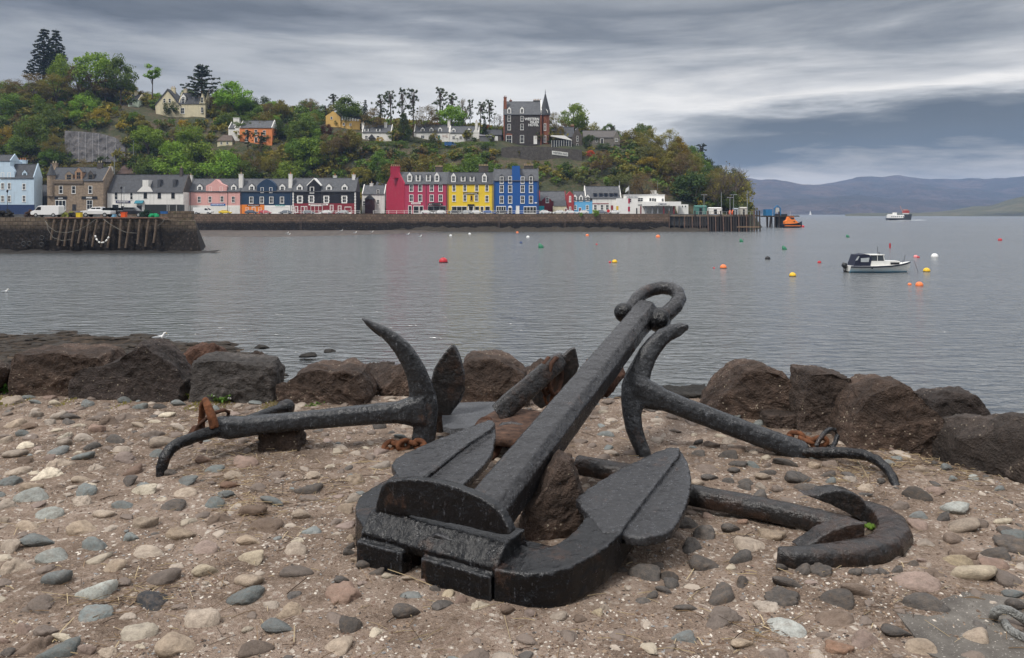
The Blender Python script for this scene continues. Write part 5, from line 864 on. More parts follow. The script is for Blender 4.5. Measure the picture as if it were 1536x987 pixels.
for i in range(7): b.part(MB().box(b.X(512.5+i*3.9), b.X(514.7+i*3.9), -.25, 1, b.Z(180.3+i*.25), b.Z(174+i*.8)), 'dormer', WF)
b.wins([(497.5,177),(516,186.5),(526,187)], 3.2, 3.8, .1, 1, y=-.4)
b = HB('cottage', 'white cottage with two chimneys left of the dark cone-shaped tree', 565, 212, 543, 587, 212, 8, 184, group=HG); b.wall(WH, 198.5); b.roof(198.5, 187.5, SL, None, None, WH); b.chim(543, 546.5, 184.5, 190, WH, pots=1); b.chim(576.5, 580.5, 184, 192, WH, y=3, pots=1); b.dormer(549.5, 201, 6.5, 8.5, point=False); b.dormer(567, 201, 6.5, 8.5, point=False); b.wins([(549.5,206),(567,206)], 4.4, 5, .1, 2); b.part(MB().prism([(b.X(553),-2,b.Z(208)),(b.X(564),-2,b.Z(208)),(b.X(558.5),-2,b.Z(202))], (0,2.2,0)), 'porch', SLD)
b = HB('cottage', 'white terrace cottage with three slate dormers beside the russet bush', 648, 211, 621, 674, 210.5, 8, 180, group=HG); b.wall(WH, 198.3); b.roof(198.3, 187, SL, None, None, WH); b.chim(626.5, 630.5, 182.5, 190, WH, pots=1); b.chim(671.5, 675.5, 179.5, 190, WH, y=3, pots=1)
for px in (633.8, 647, 660): b.dormer(px, 198.6, 6, 8, rm=SLD)
b.wins([(634,205.5),(647,205.5)], 5.5, 5, .1, 2); b.door(658.5, 210, 3.4, 7, pm('teal door', (.04,.2,.2), .5))
b = HB('cottage', 'white cottage with two dormers nearest left of the big hotel', 696, 212, 674.5, 718.5, 211.5, 8, 181, group=HG); b.wall(WH, 199.3); b.roof(199.3, 189.3, SL, None, None, WH); b.chim(712.8, 716.4, 182, 192, WH, y=3, pots=1)
for px in (680.2, 703.3): b.dormer(px, 199.8, 6, 8, rm=SLD)
b.wins([(680.5,206.5),(691,206.5),(703,206.5)], 4.2, 4.6, .1, 2); b.part(MB().prism([(b.X(709.5),-.25,b.Z(212)),(b.X(709.5),-.25,b.Z(199)),(b.X(714),-.25,b.Z(191.5)),(b.X(718.8),-.25,b.Z(199)),(b.X(718.8),-.25,b.Z(212))], (0,5,0)), 'end_gable', WH)
b = HB('shed', 'grey outbuilding with dark roof between white cottage and hotel', 735, 213, 719.5, 754, 212, 7, 193, group=None); b.wall(pm('grey boards', (.14,.14,.145), .8), 204, 719.5, 737.5); b.roof(204, 201.5, pm('grey felt', (.16,.15,.16), .8), 719.5, 737.5, None, 6); b.wall(STD, 201, 729, 752, 6, y0=3); b.roof(201, 194.5, SLD, 727, 752, None, 6, 3); b.door(744, 212, 4, 8, WF, y=2.9)
# hotel
BR = pm('dark brown rubble', (.052,.043,.039), .9, .45, 1.2, .5, 3); RS = pm('red sandstone', (.23,.085,.05), .9, .3, 1.2, .3, 3)
b = HB('hotel', 'tall dark stone hotel with spire and white painted name', 790, 219, 755, 825, 219, 12, 134, cat='hotel'); b.wall(BR, 171.5, 755, 812.5); b.roof(171.5, 152.5, SL, 755, 812.5, BR); b.chim(755.5, 760, 146, 162, RS, y=3, pots=2, pm_=RS); b.chim(764, 768, 150.5, 156, RS, y=7, pots=1); b.chim(800, 811.5, 150.7, 156, STD, y=7, pots=5)
b.wins([(763.8,177.5),(763.8,190.5),(783,190.3)], 4.8, 9.2, .16, 2); b.win(783, 178, 4.4, 8, .16, 2); b.wins([(763.5,209)], 9, 12, .22, 2); b.win(783, 208.5, 6, 11.5, .18, 2); b.door(803, 216, 4, 11.5, WF); b.dormer(763.8, 170.5, 6, 10.5); b.dormer(783, 170.2, 6, 10.5)
for x_ in (756, 811.5): b.part(MB().box(b.X(x_-1), b.X(x_+1), -.07, .1, -1, b.Z(171.7)), 'quoins', RS)
b.part(MB().prism([(b.X(763.5)+(5.2*b.k)*math.cos(a_*math.pi/8), -.1, b.Z(203)+(3*b.k)*math.sin(a_*math.pi/8)) for a_ in range(9)], (0,.15,0)), 'window_arch', RS)
m = MB(); cxb, cyb = b.X(818.4), 2.6; rr = 6.3*b.k; m.lathe((cxb, cyb, 0), [(rr, -3), (rr, b.Z(203)), (rr*1.06, b.Z(202.5)), (rr, b.Z(202)), (rr, b.Z(182)), (rr*1.06, b.Z(181.5)), (rr, b.Z(181)), (rr, b.Z(170.5))], 8); tw = b.part(m, 'tower', RS); m = MB(); m.lathe((cxb, cyb, 0), [(rr*1.3, b.Z(172)), (rr*1.17, b.Z(166.5)), (.14, b.Z(138.5))], 8); m.tube([(cxb, cyb, b.Z(140.2)), (cxb, cyb, b.Z(133))], .09, 5); m.ball((cxb, cyb, b.Z(137)), .25, 6, 4); b.part(m, 'spire', SLD, tw)
for py in (190, 208): b.win(817.6, py, 3.6, 10.5, .16, 2, y=cyb-rr*.97)
b.dormer(819.5, 172, 5, 9, y=cyb-rr*1.02, dep=2); b.part(MB().prism([(b.X(811.2),-.15,b.Z(172)),(b.X(812.8),-.15,b.Z(172)),(b.X(812.8),5.6,b.Z(151,6)),(b.X(811.2),5.6,b.Z(151,6))], (0,.3,.25)), 'skew', WF)
lt = pm('white letters', (.82,.82,.80), .7, .03)
for tx, x0, x1, py, hh_ in (('WESTERN', 786.8, 808.6, 178.6, 4), ('ISLES', 795.4, 808.6, 182.9, 3.4), ('HOTEL', 792.6, 808.2, 187.3, 4)): text(tx, hh_*b.k, (x1-x0)*b.k, lt, b.root, (b.X((x0+x1)/2), -.08, b.Z(py)), 'lettering', bold=.03, depth=.04)
HD = b.D
p = hill_hit(848, 222); b = Bl('annexe', 'stone gabled annexe with a white-roofed conservatory right of the hotel', max(p.y, HD+1), 826, 873, 225, 9, ytop=188, cat='house'); b.wall(STD, 205, 847, 873); b.roof(205, 190.5, SLD, 847, 861, None); b.face([(858.5,226),(858.5,204),(866,191.5),(873,204),(873,226)], STD, 7, -.3); b.wins([(866,208),(866,219)], 2.6, 8, .1, 1, y=-.3); b.part(MB().prism([(b.X(826),-3.6,b.Z(205.5)),(b.X(826),-3.6,b.Z(204)),(b.X(846),-3.6,b.Z(204.5)),(b.X(857),-3.6,b.Z(211)),(b.X(857),-3.6,b.Z(212))], (0,3.8,0)), 'conservatory_roof', WF); b.part(MB().box(b.X(827), b.X(856), -3.3, -.1, -2, b.Z(211.5)), 'conservatory', M_GL)
for px in np.linspace(827, 856, 9): b.part(MB().box(b.X(px)-.06, b.X(px)+.06, -3.42, -3.3, -2, b.Z(211.3)), 'glazing_bar', WF)
b.chim(856, 861, 188.5, 194, RS, y=6, pots=3); b.wall(STD, 199, 829, 850, 6, y0=5, name='rear_wall'); b.roof(199, 194, SLD, 828, 851, None, 6, 5)
b = HB('bungalow', 'grey stone bungalow right of the hotel annexe among trees', 905, 219, 876, 930, 217, 8, 193, group=HG); b.wall(pm('grey stone', (.17,.155,.135), .9, .3), 206); b.roof(206, 195.8, pm('brown slate', (.10,.09,.085), .8, .3), None, 924, None); b.face([(920,217),(920,206),(925,196),(930,206),(930,217)], pm('grey stone', (.17,.155,.135), .9, .3), 6, -.3); b.wins([(924.5,210)], 4.4, 4.6, .12, 2, y=-.3); b.wins([(895,210.5)], 3.2, 5, .1, 1); b.door(903, 215, 3.4, 7)
# hotel terrace wall with white name board
RW = pm('mossy retaining stone', (.085,.075,.066), .95, .45, .9, .5, 2)
D = hill_hit(815, 240).y; m = MB(); pts = [P(752,222,D), P(768,219.5,D), P(820,220,D), P(873,225,D), P(873,250,D), P(820,250,D), P(752,240,D)]; m.prism(pts, (0,HD-D-.6,0)); RECTS.append((758,872,219,239,D)); o = m.build('retaining_wall', RW, None, sub=pts[2]); o.location = pts[2]; tag(o, 'tall grey stone retaining wall under the hotel terrace', 'wall')
c = P(840, 230, D-.02); m = MB(); m.prism([P(828,226,D-.2), P(852,229,D-.2), P(852,234.5,D-.2), P(828,231.5,D-.2)], (0,.12,0)); o = m.build('board', WF, None, sub=c); e_ = empty('name_board', c, 'white hotel name board fixed to the terrace wall', 'sign'); o.parent = e_; tt = text('WESTERN ISLES', 3.1*D/F, 22*D/F, BLK, e_, (0, -.3, 0)); tt.rotation_euler = (0, R(7), 0)
# ------------------------------------------------------------------ hill, quays, roads
pxs = np.arange(-420, 1262, 6.); Ds = np.concatenate([np.arange(295.6, 404, 2.6), np.arange(406, 470, 8)]); v = []
for D in Ds:
    for px in pxs: x = (px-CX)*D/F; v.append((x, D, hill_z(x, D)))
W = len(pxs); ii = (np.arange(len(Ds)-1)[:,None]*W+np.arange(W-1)[None,:]).ravel()
t = NT('hillside'); n = t.noise(.09, 6, .65); n2 = t.noise(.7, 5, .65)
M_HILL = t.fin(t.ramp(t.math('ADD', t.math('MULTIPLY', n, .6), t.math('MULTIPLY', n2, .4)), [(.38, (.024,.030,.012)), (.48, (.045,.05,.018)), (.55, (.075,.058,.032)), (.64, (.105,.077,.048))]), .95, t.bump(n2, 1., .8))
hl = link('hill', npmesh('hill', np.array(v), np.stack([ii, ii+1, ii+W+1, ii+W], 1), M_HILL, smooth=True)); tag(hl, kind='structure')
def wallmat(name, top, dark, z0, z1, sc_=.9):
    t = NT(name); o = t.tc.outputs['Object']; br = t.n('ShaderNodeTexBrick', {'Vector': t.n('ShaderNodeMapping', {'Vector': o, 'Rotation': (R(90),0,0)}).outputs[0], 'Scale': sc_, 'Color1': (*[x*1.25 for x in top],1), 'Color2': (*[x*.6 for x in top],1), 'Mortar': (*[x*.3 for x in top],1), 'Mortar Size': .03, 'Row Height': .38})
    n = t.noise(.5, 6, .65); n2 = t.noise(2.5, 5, .7); c = t.mix(t.map(n2, .35, .7), br.outputs['Color'], tuple(x*.7 for x in top)); c = t.mix(t.map(t.noise(1.2, 4), .58, .68, 0, .7), c, (.05,.055,.02))
    z = t.n('ShaderNodeSeparateXYZ', {0: o}).outputs[2]; f = t.map(t.math('ADD', z, t.math('MULTIPLY', n, 1.6)), z1+.8, z0+.8)
    dk = t.ramp(n2, [(.4, tuple(x*.5 for x in dark)), (.55, dark), (.62, tuple(x*2.6 for x in dark)), (.72, tuple(x*6.5 for x in dark))]); c = t.mix(f, c, dk); h = t.math('ADD', t.noise(1.3, 5, .7), br.outputs['Fac']); return t.fin(c, .85, t.bump(h, 1., .25), 0, .3)
M_QW_ = 0; M_QW = wallmat('quay stone with tide weed', (.19,.13,.092), (.020,.016,.013), 2.8, 3.8, .45); M_JW = wallmat('jetty stone with tide weed', (.17,.13,.095), (.018,.014,.012), 3.4, 5.0, .6)
t = NT('asphalt'); M_AS = t.fin(t.ramp(t.noise(.6, 6, .6), [(.4, (.06,.06,.062)), (.6, (.10,.098,.095))]), .9)
def slab(name, poly, z0, z1, mat, **k): m = MB(); m.prism([(x, y, z0) for x, y in poly], (0,0,z1-z0)); o = m.build(name, mat); return o
def xq(px, D): return (px-CX)*D/F
QX0, QX1 = xq(150, 275), xq(1003, 275)
q = slab('quay_wall', [(QX0,275),(QX1,275),(QX1,276.6),(QX0,276.6)], -1, ZQ+.12, M_QW); tag(q, 'long stone quay wall along the harbour front, dark with weed', 'wall')
q = slab('road', [(xq(-80,277),276.6),(xq(1060,277),276.6),(xq(1062,300),300),(xq(-200,300),300),(xq(-120,252),252),(xq(60,252),252)], 2, ZQ, M_AS); tag(q, kind='structure')
q = slab('pavement', [(xq(150,281),281.2),(QX1,281.2),(QX1,284.6),(xq(150,281),284.6)], ZQ-.3, ZQ+.12, pm('paving', (.2,.195,.185), .9)); tag(q, kind='structure')
ms_ = MB(); yl = MB()
for k in range(60): yl.box(xq(300,279.6)+k*2.9, xq(300,279.6)+k*2.9+.12, 276.9, 280, ZQ+.004, ZQ+.008)
o = yl.build('parking_lines', pm('road paint', (.6,.6,.58), .8)); tag(o, 'white painted parking bay lines along the quay road', 'road marking', kind='structure')
# mud flat under the quay
pxm = np.arange(262, 700, 5.); Dm = np.arange(196, 277, 2.); v = []
for D in Dm:
    for px in pxm:
        lim = interp(px, [(262,222),(300,214),(420,212),(520,226),(600,246),(660,266),(700,290)]); x = xq(px, D); v.append((x, D, min(.5, (D-lim)*.03)-.05+.12*fbm(Vector((x*.12, D*.06, 1)), 4)))
W = len(pxm); ii = (np.arange(len(Dm)-1)[:,None]*W+np.arange(W-1)[None,:]).ravel(); t = NT('wet mud'); n = t.noise(.5, 6, .7)
mf = link('mud_flat', npmesh('mud_flat', np.array(v), np.stack([ii, ii+1, ii+W+1, ii+W], 1), t.fin(t.ramp(n, [(.35, (.018,.015,.011)), (.5, (.05,.038,.03)), (.65, (.12,.09,.07))]), .7, t.bump(n, .8, .3)), smooth=True)); tag(mf, kind='structure')
v = []
for i in range(150):
    for j in range(9): px = lerp(560, 1062, i/149); Dd = lerp(268.5, 275.2, j/8); x = xq(px, Dd); v.append((x, Dd, -.7+2.3*(j/8)**1.3*interp(px, [(560,.2),(640,1),(990,1),(1062,.7)])+.7*fbm(Vector((x*.35, Dd*.35, 6)), 5)))
o = link('quay_footing', npmesh('quay_footing', np.array(v), np.array([(j+i*9, j+1+i*9, j+10+i*9, j+9+i*9) for i in range(149) for j in range(8)]), boulder('weedy footing', (.035,.028,.02), .5), smooth=True)); tag(o, kind='structure')
# slipway at the right end of the quay
m = MB(); m.prism([(xq(930,273),273,ZQ),(xq(988,273),273,.2),(xq(1010,273),273,-.5),(xq(930,273),273,-.5)], (0,1.95,0)); o = m.build('slipway', M_QW, None); tag(o, 'stone slipway sloping down the quay wall left of the pier', 'slipway')
# jetty at the left, with raised end
ZJ = 5.74; jx0, jx1 = xq(-60,131), xq(241,131)
m = MB(); m.add([(jx0,131,-1),(jx1,131,-1),(xq(241,152),152,-1),(jx0,152,-1),(jx0,131,ZJ),(jx1,131,ZJ),(xq(241,152),152,ZJ),(jx0,152,ZJ)], [(0,3,2,1),(4,5,6,7),(0,1,5,4),(1,2,6,5),(2,3,7,6),(3,0,4,7)]); x1, x2 = xq(292,131), xq(309,131); xm = jx1+.004; m.add([(xm,131,-1),(x2,129.6,-1),(xq(312,152),152,-1),(xq(241,152),152,-1),(xm,131,ZJ-.35),(x1,131,ZJ-.55),(xq(292,152),152,ZJ-.5),(xq(241,152),152,ZJ-.35)], [(0,1,5,4),(1,2,6,5),(2,3,7,6),(3,0,4,7),(4,5,6,7),(0,3,2,1)])
m.box(xq(252,134), xq(287,134), 134, 135.2, ZJ-.6, CZ-(316.5-HY)*134/F); m.box(xq(240,134), xq(252,134), 134.1, 135.1, ZJ-.6, CZ-(320.5-HY)*134/F)
o = m.build('jetty', M_JW); tag(o, 'dark stone jetty at left with a broken parapet and battered end', 'jetty')
m = MB(); v = []
for i in range(60):
    for j in range(8): x = lerp(xq(-40,128), xq(322,128), i/59); D = lerp(122.5, 131, j/7); v.append((x, D, -.35+.65*(j/7)+.35*fbm(Vector((x*.5, D*.5, 4)), 4)))
o = link('jetty_footing', npmesh('jetty_footing', np.array(v), np.array([(j+i*8, j+1+i*8, j+9+i*8, j+8+i*8) for i in range(59) for j in range(7)]), M_B5, smooth=True)); tag(o, kind='structure')
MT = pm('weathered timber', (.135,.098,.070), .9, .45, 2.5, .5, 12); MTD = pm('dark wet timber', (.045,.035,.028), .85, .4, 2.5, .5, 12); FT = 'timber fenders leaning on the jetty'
top = [370,425,465,515,560,605,662,715,762,822,885,950,1010,1060]; bot = [(345,270),(390,308),(435,312),(483,314),(530,292),(580,282),(625,316),(685,318),(728,325),(808,326),(850,325),(930,300),(985,315),(1040,290)]
for i, (a_, (b0, b1)) in enumerate(zip(top, bot)):
    p0, p1 = P(a_/4.518, 300+133/4.518, 130.6), P(b0/4.518, 300+b1/4.518, 129.9); m = MB(); m.tube([p0, p0.lerp(p1, .5)+Vector((rng.gauss(0,.03),0,0)), p1], [.2,.19,.17], 8); o = m.build('timber_fender', MT, None, sub=p1); o.location = p1; tag(o, f"{'leftmost' if i == 0 else 'rightmost' if i == 13 else ORD[i]+' from left'} of the slanting timber fenders on the jetty", 'fender', FT)
c = P(160, 328, 130.7); m = MB(); m.box(xq(68,130.7), xq(252,130.7), 130.5, 130.95, ZJ-.16, ZJ+.02); o = m.build('timber_beam', pm('rusty timber beam', (.17,.10,.075), .9, .4, 2), None, sub=c); o.location = c; tag(o, 'long brown timber capping along the jetty edge', 'beam')
def torus(m, c, r, rr, n=14): m.tube([c+Vector((math.cos(2*math.pi*k/n)*r, 0, math.sin(2*math.pi*k/n)*r)) for k in range(n)], rr, 7, closed=True, up=(0,1,0))
RUB = pm('black rubber', (.022,.021,.021), .7, .3)
for px, py, lb in ((35.5,366,'leftmost tyre hanging on the jetty wall'),(44,365.5,'second tyre from left on the jetty wall'),(63,357,'upper tyre above another on the jetty wall'),(62.5,367,'lower tyre of the stacked pair on the jetty wall'),(129,365,'tyre hanging between the timber fenders')):
    c = P(px, py, 130.45); m = MB(); torus(m, Vector((0,0,0)), .34, .13); o = m.build('tyre', RUB, None, True); o.location = c; tag(o, lb, 'tyre', 'tyres hanging on the jetty')
def rope(pts, D, r, mat, label, name='rope', cat='rope'):
    pa = [P(a_, b_, D) for a_, b_ in pts]; m = MB(); m.tube(pa, r, 5); o = m.build(name, mat, None, True, sub=pa[0]); o.location = pa[0]; return tag(o, label, cat)
RP = pm('pale rope', (.16,.15,.13), .9); G4 = 4.518
rope([(305/G4, 300+140/G4), (330/G4, 300+180/G4), (380/G4, 300+215/G4), (450/G4, 300+222/G4), (530/G4, 300+205/G4), (600/G4, 300+165/G4), (650/G4, 300+130/G4)], 129.6, .045, RP, 'slack rope sagging across the left fenders of the jetty')
rope([(700/G4, 300+128/G4), (740/G4, 300+160/G4), (800/G4, 300+195/G4), (850/G4, 300+218/G4), (925/G4, 300+225/G4)], 129.6, .045, RP, 'slack rope sagging across the right fenders of the jetty')
rope([(315/G4, 300+150/G4), (325/G4, 300+200/G4), (360/G4, 300+255/G4), (420/G4, 300+275/G4), (480/G4, 300+268/G4)], 129.5, .04, RP, 'lower dark slack rope on the left of the jetty')
rope([(1065/G4, 300+176/G4), (1090/G4, 300+162/G4), (1112/G4, 300+135/G4)], 129.6, .045, RP, 'short rope at the right end of the fenders')
e_ = empty('float_line', P(153, 358, 129.5), 'string of white floats hanging in a curve on the jetty', 'floats'); B_ = e_.location
for (a0, b0), (a1, b1) in (((645,240),(650,257)),((652,262),(662,278)),((668,284),(680,290)),((688,290),(706,286)),((715,282),(727,268)),((730,262),(739,250))): m = MB(); m.tube([P(a0/G4,300+b0/G4,129.4), P(a1/G4,300+b1/G4,129.4)], .13, 8); m.build('float', WF, e_, True, sub=B_)
m = MB(); m.tube([P(a_/G4, 300+b_/G4, 129.4) for a_, b_ in ((640,230),(650,262),(675,288),(700,288),(725,270),(742,240))], .03, 5); m.build('line', RP, e_, sub=B_)
# ------------------------------------------------------------------ vehicles
GLC = pm('car glass', (.012,.015,.018), .15, .1, 1, spec=.5); TYR = pm('tyre', (.018,.018,.018), .8, .2); HUB = pm('wheel rim', (.32,.33,.34), .4, .1)
def carpaint(c): return pm('car paint %.2f %.2f %.2f' % c, c, .35, .05, 1, spec=.5)
def wheel(x, y, r, root, sg):
    m = MB(); m.tube([(x,y-.1,r),(x,y+.1,r)], r, 16, up=(0,0,1)); o = m.build('wheel', TYR, root); q = MB(); q.tube([(x,y+sg*.105-.005,r),(x,y+sg*.105+.005,r)], r*.6, 12, up=(0,0,1)); q.build('rim', HUB, o)
def profile(m, prof, w, tum=0, z1=1.): 
    """side outline (x, z) pulled across the width, narrowing above the belt"""
    n = len(prof); a_ = [(x, -w/2+(tum if z > z1 else 0), z) for x, z in prof]; b_ = [(x, w/2-(tum if z > z1 else 0), z) for x, z in prof]; m.add(a_+b_, [tuple(range(n)), tuple(range(n, 2*n))[::-1]]+[(i, (i+1) % n, (i+1) % n+n, i+n) for i in range(n)])
def finish_body(me, w_=.05): return bake(me, [('BEVEL', dict(width=w_, segments=2, limit_method='ANGLE', angle_limit=R(25)))])
def vehicle(kind, name, label, loc, mat, cat, group=None, flip=False):
    e = empty(name, loc, label, cat, group, R(180) if flip else 0); m = MB(); g_ = MB(); l = MB(); tl = MB()
    if kind == 'car':
        profile(m, [(-2.05,.28),(2.1,.28),(2.15,.55),(2.02,.74),(1.1,.92),(.45,1.40),(-.95,1.44),(-1.75,1.0),(-2.08,.92),(-2.12,.5)], 1.72, .16, 1.05); W_, wx, r = 1.72, (-1.28, 1.3), .31
        for sg in (-1, 1): y = sg*.70; g_.prism([(x, y+sg*.085*(1 if z < 1.1 else .3), z) for x, z in ((.92,.98),(.40,1.33),(-.15,1.35),(-.15,.98))], (0,sg*.03,0)); g_.prism([(x, y+sg*.085*(1 if z < 1.1 else .3), z) for x, z in ((-.22,.98),(-.22,1.35),(-.9,1.37),(-1.5,1.0))], (0,sg*.03,0))
        g_.prism([(1.10,-.62,.95),(1.10,.62,.95),(.5,.56,1.37),(.5,-.56,1.37)], (.03,0,.02)); g_.prism([(-1.78,-.6,1.02),(-1.78,.6,1.02),(-1.02,.55,1.41),(-1.02,-.55,1.41)], (-.03,0,.02))
    elif kind == 'van':
        profile(m, [(-2.35,.38),(2.3,.38),(2.42,.6),(2.36,.95),(1.75,1.2),(1.15,1.88),(.7,1.97),(-2.3,1.99),(-2.42,1.9),(-2.44,.6)], 1.92, .06, 1.15); W_, wx, r = 1.92, (-1.5, 1.5), .34
        for sg in (-1, 1): g_.prism([(x, sg*.925, z) for x, z in ((1.6,1.22),(1.12,1.74),(.62,1.76),(.62,1.22))], (0,sg*.03,0))
        g_.prism([(1.80,-.8,1.21),(1.80,.8,1.21),(1.2,.78,1.84),(1.2,-.78,1.84)], (.03,0,.02))
    elif kind == 'pickup':
        profile(m, [(-2.6,.5),(2.5,.5),(2.6,.75),(2.55,1.02),(1.35,1.14),(.65,1.72),(-.85,1.76),(-1.12,1.12),(-2.6,1.12),(-2.66,.8)], 1.82, .16, 1.2); W_, wx, r = 1.82, (-1.6, 1.65), .38
        for sg in (-1, 1): y = sg*.78; g_.prism([(x, y+sg*.06*(1 if z < 1.3 else .0), z) for x, z in ((1.2,1.16),(.62,1.63),(.0,1.65),(.0,1.16))], (0,sg*.03,0)); g_.prism([(x, y+sg*.06*(1 if z < 1.3 else .0), z) for x, z in ((-.08,1.16),(-.08,1.65),(-.8,1.67),(-.95,1.16))], (0,sg*.03,0))
        g_.box(-2.45, -1.2, -.8, .8, 1.13, 1.62); g_.prism([(1.36,-.7,1.15),(1.36,.7,1.15),(.72,.64,1.68),(.72,-.64,1.68)], (.03,0,.02))
    me = m.mesh('body', mat); me = finish_body(me); me.name = 'body'; bo = link('body', me, e); g_.build('window', GLC, e)
    for sg in (-1, 1):
        for x in wx: wheel(x, sg*(W_/2-.09), r, e, sg)
        q = MB(); fx_ = 2.0 if kind == 'car' else 2.3; q.box(fx_-.05, fx_+.12, sg*W_*.36-.16, sg*W_*.36+.16, .66 if kind == 'car' else .78, .80 if kind == 'car' else .95); q.build('headlight', WF, e); q = MB(); q.box(-fx_-.13, -fx_, sg*W_*.40-.1, sg*W_*.40+.1, .7, .95); q.build('tail_light', pm('red lens', (.3,.02,.02), .3), e)
    return e
YJ = 137
def atj(px, D=YJ): return Vector((xq(px, D), D, ZJ))
vehicle('van', 'van', 'white panel van parked on the left jetty', atj(71.5), carpaint((.75,.75,.75)), 'van', flip=True)
vehicle('pickup', 'pickup_truck', 'white pickup with black rear canopy on the jetty', atj(147), carpaint((.72,.72,.72)), 'pickup', flip=True)
vehicle('pickup', 'pickup_truck', 'black pickup parked behind the orange box on the jetty', atj(197, 139), carpaint((.02,.022,.03)), 'pickup')
QG = 'cars parked along the quay road'; D = 279
PR = {}; COL = {'white': (.70,.70,.70), 'yellow': (.72,.50,.03), 'grey': (.17,.19,.22), 'red': (.48,.05,.07), 'silver': (.38,.40,.42), 'dark': (.03,.035,.045), 'blue': (.04,.11,.32), 'slate': (.08,.11,.15)}
proto = vehicle('car', 'parked_car', 'bright yellow car parked in front of the pink house', Vector((xq(338,D), D, ZQ)), carpaint(COL['yellow']), 'car', QG); bodyme = [c for c in kids(proto) if c.name.startswith('body')][0].data
def car(px, c, label, flip=False, d=0):
    if c not in PR: PR[c] = bodyme.copy(); PR[c].materials[0] = carpaint(COL[c])
    return dup(proto, Vector((xq(px, D+d), D+d, ZQ)), label, R(180) if flip else 0, None, {bodyme.name: PR[c]})
for px, c, lb, fl in ((377,'slate','dark slate car before the orange shopfront',0),(398,'red','red car parked below the orange and white shops',0),(428,'slate','slate-blue car in front of the white shop',1),(463,'grey','grey car parked before the black house door',0),(489,'white','large white car in front of the black house',1),(514,'silver','silver car at the right end of the black house',1),
    (640,'white','white car by the railings before the raspberry house, left one of two',0),(660,'white','white car by the railings before the raspberry house, right one of two',1),(682,'dark','dark car under the left windows of the yellow house',0),(699,'silver','silver car left of the yellow house doorway',1),(715,'white','white car right of the yellow house doorway',0),(733,'blue','blue car at the corner of the yellow house',0),
    (752,'dark','dark car left of the arched blue door',1),(818,'white','white car beside the turquoise porch',0),(838,'white','white car in front of the red lean-to',1),(856,'white','white car below the bright red gable',0),(874,'white','white car below the sky-blue house',1),(902,'grey','dark grey car below the white building',0),(921,'white','white car beside the round red disc sign',1)): car(px, c, lb, fl)
e_ = vehicle('van', 'camper_van', 'white motorhome parked at the left end of the pink house', Vector((xq(305,280), 280, ZQ)), carpaint((.74,.74,.73)), 'camper van'); e_.scale = (1.35, 1.1, 1.15)
e_ = vehicle('van', 'van', 'small blue van on the hill road below the white cottages', hill_hit(676, 221)+Vector((0,-1,.2)), carpaint((.03,.10,.25)), 'van')
# railing on the quay
RPOST = MB().box(-.05, .05, -.05, .05, 0, 1.1).mesh('post', WF)
def railing(px0, px1, label, D=275.6):
    c = Vector((xq(px0, D), D, ZQ+.12)); e = empty('railing', c, label, 'railing'); L_ = xq(px1, D)-xq(px0, D); n = int(L_/2.6); m = MB()
    for i in range(n+1): link('post', RPOST, e, (L_*i/n, 0, 0))
    for z in (.55, 1.08): m.box(0, L_, -.035, .035, z-.04, z+.04)
    m.build('rail', WF, e)
railing(395, 540, 'white railing on the quay before the black house'); railing(560, 676, 'white railing on the quay before the raspberry house'); railing(676.5, 810, 'white railing on the quay before the yellow and blue houses')
def ladder(px, yt, yb, D, label):
    p0, p1 = P(px, yb, D), P(px, yt, D); h = p1.z-p0.z; e = empty('ladder', p0, label, 'ladder', 'ladders on the quay wall'); mt_ = pm('rusty ladder', (.16,.12,.10), .8, .3)
    for x in (-.22, .22): m = MB(); m.tube([(x,0,0),(x,0,h)], .05, 5); m.build('rail', mt_, e)
    m = MB(); n = int(h/.4)
    for i in range(n): m = MB(); m.tube([(-.22,0,.2+i*.4),(.22,0,.2+i*.4)], .035, 4); m.build('rung', mt_, e)
ladder(451, 320.5, 345, 274.8, 'rusty ladder on the quay wall under the black house'); ladder(748, 320.5, 344, 274.8, 'rusty ladder on the quay wall under the royal blue house'); ladder(847, 320.5, 344, 274.8, 'rusty ladder on the quay wall under the barn-red house')
# things on the jetty
def heap(px, w, h, D, z, mat, label, name, cat, n=26, seed=1):
    """a loose heap of stacked pots: netted frames piled up"""
    r = random.Random(seed); c = Vector((xq(px, D), D, z)); m = MB(); W_, H_ = w*D/F, h*D/F
    for k in range(n):
        x = r.uniform(-.5, .5)*W_*.8; lv = r.random()*(1-abs(x)/W_*1.3); zz_ = lv*H_*.8; s_ = r.uniform(.25, .45); a_ = r.uniform(0, 3); ca, sa = math.cos(a_)*s_, math.sin(a_)*s_*.6; y = r.uniform(-.5, .5)
        for dz in (0, s_*.6): m.tube([(x-ca,y-sa,zz_+dz),(x+sa,y-ca,zz_+dz),(x+ca,y+sa,zz_+dz),(x-sa,y+ca,zz_+dz)], .05, 4, closed=True)
        m.tube([(x-ca,y-sa,zz_),(x-ca*.6,y-sa*.6,zz_+s_*.8),(x+ca*.6,y+sa*.6,zz_+s_*.8),(x+ca,y+sa,zz_)], .05, 4); m.ball((x,y,zz_+.05), (s_*.7,s_*.5,s_*.5), 7, 5)
    o = m.build(name, mat, None); o.location = c; return tag(o, label, cat)
NG = pm('green netting', (.03,.06,.045), .9, .4); NK = pm('dark creels', (.04,.038,.035), .9, .4); NGB = pm('bright green net', (.03,.45,.20), .8)
